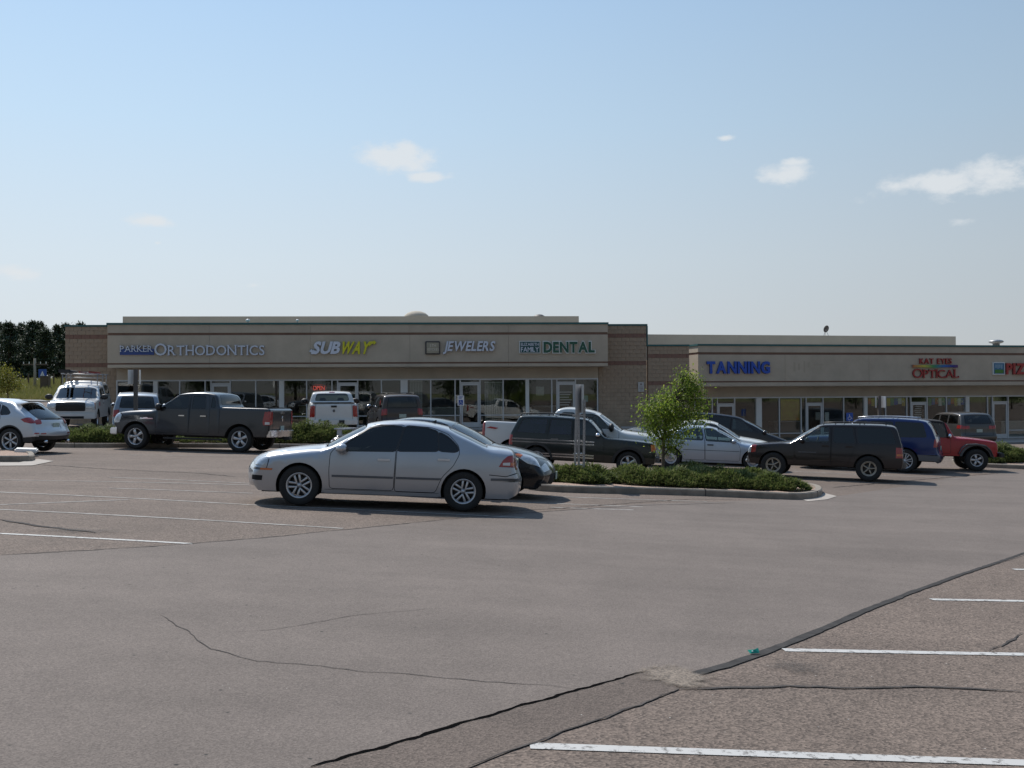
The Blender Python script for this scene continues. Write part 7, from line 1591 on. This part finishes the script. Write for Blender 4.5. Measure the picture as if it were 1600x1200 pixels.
# ---- red short off-roader with black soft top
P_red = paint('red paint', (.34, .009, .014), .15, .3)
def ex_jeep(s, root, xm):
    for sg in (-1, 1):
        for xc in (.80, 3.22):
            n = 12; V = []
            prof = [(-.58, .50), (-.46, .78), (-.30, .93), (.0, .98), (.34, .96), (.50, .84), (.60, .62)]
            for a, b in prof:
                for (dy, dz_) in ((.0, 0), (.15, -.01), (.15, -.05), (.0, -.05)): V.append((xc+a-xm, sg*(.73+dy), b+dz_))
            F = [(i*4+j, i*4+(j+1) % 4, (i+1)*4+(j+1) % 4, (i+1)*4+j) for i in range(len(prof)-1) for j in range(4)]
            MB().add(V, F if sg > 0 else [f[::-1] for f in F]).build('fender_flare', M['greyplastic'], root, bevel=.012)
        MB().box(1.45-xm, 1.63-xm, *sorted((sg*.742, sg*.75)), .66, .68).build('badge', M['chrome'], root)
    MB().box(-.14-xm, .02-xm, -.8, .8, .50, .66).build('front_bumper', M['plastic'], root, bevel=.03); MB().box(3.9-xm, 4.02-xm, -.72, .72, .50, .62).build('rear_bumper', M['plastic'], root, bevel=.02)
    w = empty('spare_wheel', parent=root, loc=(4.06-xm, 0, 1.0)); w.rotation_euler = (0, 0, -math.pi/2); t_, r_, b_ = wheel_meshes(.39, .24, .215, 'five', M['alloy']); link('tyre', t_, None, w); link('rim', r_, None, w)
d = suv('red short off-roader with black soft top and flared fenders at the far right', P_red, L=4.0, W=1.56, H=1.80, hood=1.12, wheels=(.80, 3.22), R_=.39, ws=(1.50, 1.72), belt=1.12, tumble=.10, name='parked_offroader', cat='off-roader')
d.update(prof=[('front', [(.05, .50), (.03, .66), (.03, .86), (.05, 1.02), (.09, 1.07)]), ('hood', [(.09, 1.07), (.4, 1.12), (1.0, 1.18), (1.5, 1.20)]), ('windshield', [(1.5, 1.20), (1.62, 1.42), (1.76, 1.68)]), ('roof', [(1.76, 1.68), (1.95, 1.76), (2.6, 1.80), (3.4, 1.79), (3.75, 1.75)]), ('rear', [(3.75, 1.75), (3.84, 1.5), (3.90, 1.12), (3.92, .8), (3.92, .55)])],
    windows=[([(1.78, 1.17), (1.90, 1.64), (2.50, 1.68), (2.50, 1.17)], 0, M['glass_mid']), ([(2.66, 1.20), (2.66, 1.68), (3.6, 1.66), (3.70, 1.20)], None)], doors=[[(1.66, .60), (1.66, 1.12), (1.82, 1.68), (2.56, 1.72), (2.56, .60)]], handles=[(2.4, 1.0, M['plastic'])], mirror=(1.72, 1.18, (.07, .10, .09), M['chrome']), extras=ex_jeep, sill=.52, Ra=.50, flare=.085, flare_mat=M['greyplastic'],
    side_patches=[(mat('black canvas', (.02, .02, .021), .9, bump=.3, bscale=20), [(1.86, 2.0), (1.88, 1.72), (1.70, 1.16), (3.95, 1.14), (3.95, 2.0)])], tw=.25, winset=.03, crown=dict(front=.03, hood=.04, roof=.03, rear=.02, windshield=.03), fillets=dict(hood=.08, front=.05, rear=.05), fillet=.06, taper_f=.10, rim=('five', .215, M['alloy']),
    side_parts=[('tail_light', [(3.84, .95), (3.84, .78), (3.93, .78), (3.93, .95)], M['redlamp'], .01)], top_parts=[('soft_top', 'roof', 'f', .06, 1.0, -1, 1, mat('black canvas top', (.02, .02, .021), .9, bump=.3, bscale=20), .006, dict(r=.01)), ('headlight', 'front', 'z', .84, 1.0, .55, .85, M['headlamp'], .01, dict(mirror=1)), ('grille', 'front', 'z', .68, .98, -.42, .42, M['gap'], -.004)], rear_glass=('rear', .05, .5, .8))
s13 = build_car(d); place(s13, 1525, 37.2, 171, .80, .80)
# ---- grey SUV at the pizza shop doors
P_g2 = paint('warm grey paint', (.085, .078, .07), .5, .35)
d = suv('warm grey suv with red tail lights parked by the pizza shop door', P_g2, L=4.9, W=1.88, H=1.72, hood=1.04, wheels=(.95, 3.84), R_=.36, ws=(1.35, 2.15), belt=1.12, tumble=.26, rear_slope=.32)
d['side_parts'][1] = ('tail_light', [(4.42, 1.10), (4.40, .94), (4.9, .92), (4.9, 1.12)], M['redlamp'], .006); d['top_parts'][3] = ('tail_light', 'rear', 'z', .94, 1.10, .60, 1.0, M['redlamp'], .006, dict(mirror=1))
s14 = build_car(d); place(s14, 1532, 50.2, -84, 4.9, 0)
# ---- silver SUV behind the grey pickup
d = suv('silver blue suv seen from behind between the work truck and the grey pickup', paint('dull silver blue paint', (.22, .25, .29), .5, .38), L=4.7, W=1.86, H=1.76, hood=1.04, wheels=(.92, 3.66), R_=.36, ws=(1.35, 2.1), belt=1.10, tumble=.26, rear_slope=.3)
s15 = build_car(d); place(s15, 213, 41.0, -72, 4.7, 0)
# ---- brown SUV behind the sedan roof
P_tan = paint('bronze brown paint', (.048, .036, .032), .4, .4)
d = suv('bronze brown boxy suv with black rear glass, parked facing the jewelers', P_tan, L=4.7, W=1.86, H=1.78, hood=1.06, wheels=(.92, 3.66), R_=.37, ws=(1.35, 2.0), belt=1.14, tumble=.24, rear_slope=.16, mirror=(1.7, 1.18, (.1, .12, .09), M['chrome']))
def ex_tan(s, root, xm): rack(s, root, 2.2, 4.1, .58, .05, M['plastic'], 2)
d['extras'] = ex_tan; s16 = build_car(d); place(s16, 630, 44.6, -74, 4.7, 0)
# ---- white silver crossover at the left edge
P_ex = paint('pearl white silver paint', (.52, .55, .58), .35, .32)
def ex_ex(s, root, xm):
    MB().add([(3.70-xm, -.55, 1.545), (3.70-xm, .55, 1.545), (4.02-xm, -.52, 1.50), (4.02-xm, .52, 1.50), (4.0-xm, -.52, 1.47), (4.0-xm, .52, 1.47)], [(0, 1, 3, 2), (2, 3, 5, 4), (0, 4, 5, 1)]).build('roof_spoiler', M['plastic'], root)
    for sg in (-1, 1): MB().tube([(4.5-xm, sg*.55, .34), (4.62-xm, sg*.55, .34)], .045, 10).build('exhaust', M['chrome'], root, True)
d = suv('pale silver crossover with a sloping rear window cut off by the left edge', P_ex, L=4.63, W=1.80, H=1.58, hood=1.0, wheels=(.86, 3.66), R_=.36, ws=(1.3, 2.15), belt=1.02, tumble=.36, rear_slope=.7, name='parked_crossover', cat='car', rim=('six', .245, M['alloy']))
d.update(prof=[('front', [(.12, .28), (.03, .40), (0, .56), (.03, .72), (.12, .84), (.2, .88)]), ('hood', [(.2, .88), (.5, .95), (1.0, 1.01), (1.32, 1.04)]), ('windshield', [(1.32, 1.04), (1.7, 1.28), (2.1, 1.48)]), ('roof', [(2.1, 1.48), (2.4, 1.55), (2.8, 1.575), (3.3, 1.55), (3.72, 1.47)]), ('rear', [(3.72, 1.47), (3.95, 1.36), (4.20, 1.20), (4.42, 1.04), (4.50, .92), (4.54, .76), (4.62, .66), (4.63, .50), (4.56, .34)])],
    windows=[([(1.55, 1.0), (2.12, 1.38), (2.45, 1.45), (2.47, 1.04)], 0), ([(2.56, 1.04), (2.56, 1.46), (2.95, 1.46), (3.25, 1.40), (3.3, 1.10)], 1), ([(3.34, 1.10), (3.33, 1.38), (3.5, 1.30), (3.62, 1.17), (3.58, 1.12)], None)], doors=[[(1.46, .36), (1.46, .94), (2.1, 1.42), (2.52, 1.49), (2.50, .36)], [(2.52, .36), (2.54, 1.49), (3.0, 1.49), (3.32, 1.42), (3.36, 1.0), (3.22, .72), (3.1, .36)]], handles=[(2.34, .90, M['chrome']), (3.16, .92, M['chrome'])],
    side_parts=[('headlight', [(.1, .86), (.1, .72), (.5, .76), (.62, .92)], M['headlamp'], .003), ('tail_light', [(3.98, .98), (4.15, 1.03), (4.45, 1.03), (4.6, .98), (4.6, .90), (4.3, .86), (4.1, .90)], M['redlamp'], .006), ('lower_cladding', [(4.05, .2), (4.05, .46), (4.7, .50), (4.7, .2)], M['plastic'], .005), ('reflector', [(4.42, .60), (4.42, .565), (4.6, .57), (4.6, .605)], M['redlamp'], .006)],
    top_parts=[('tail_light', 'rear', 'z', .88, 1.02, .74, 1.0, M['redlamp'], .006, dict(mirror=1)), ('lower_cladding', 'rear', 'z', .35, .50, -1.0, 1.0, M['plastic'], .005, dict(r=.01)), ('reflector', 'rear', 'z', .565, .60, .70, .95, M['redlamp'], .006, dict(mirror=1)), ('headlight', 'front', 'z', .7, .84, .6, 1, M['headlamp'], .003, dict(mirror=1)), ('plate_recess', 'rear', 'z', .70, .88, -.3, .3, P_ex, -.008)],
    side_patches=[(M['plastic'], [(3.66+.44*math.cos(a), .36+.455*math.sin(a)) for a in np.linspace(0, 6.28, 30)][:-1])], rear_glass=('rear', .04, .52, .80), glass_rear=M['glass_mid'], extras=ex_ex, plates=[('rear', .80, 0)], crown=dict(front=.13, rear=.13), top_seams=[], fillets=dict(rear=.11, hood=.12), mirror=(1.7, 1.02, (.09, .1, .075)))
s17 = build_car(d); place(s17, 17, 30.2, -9, 3.66, -.80)
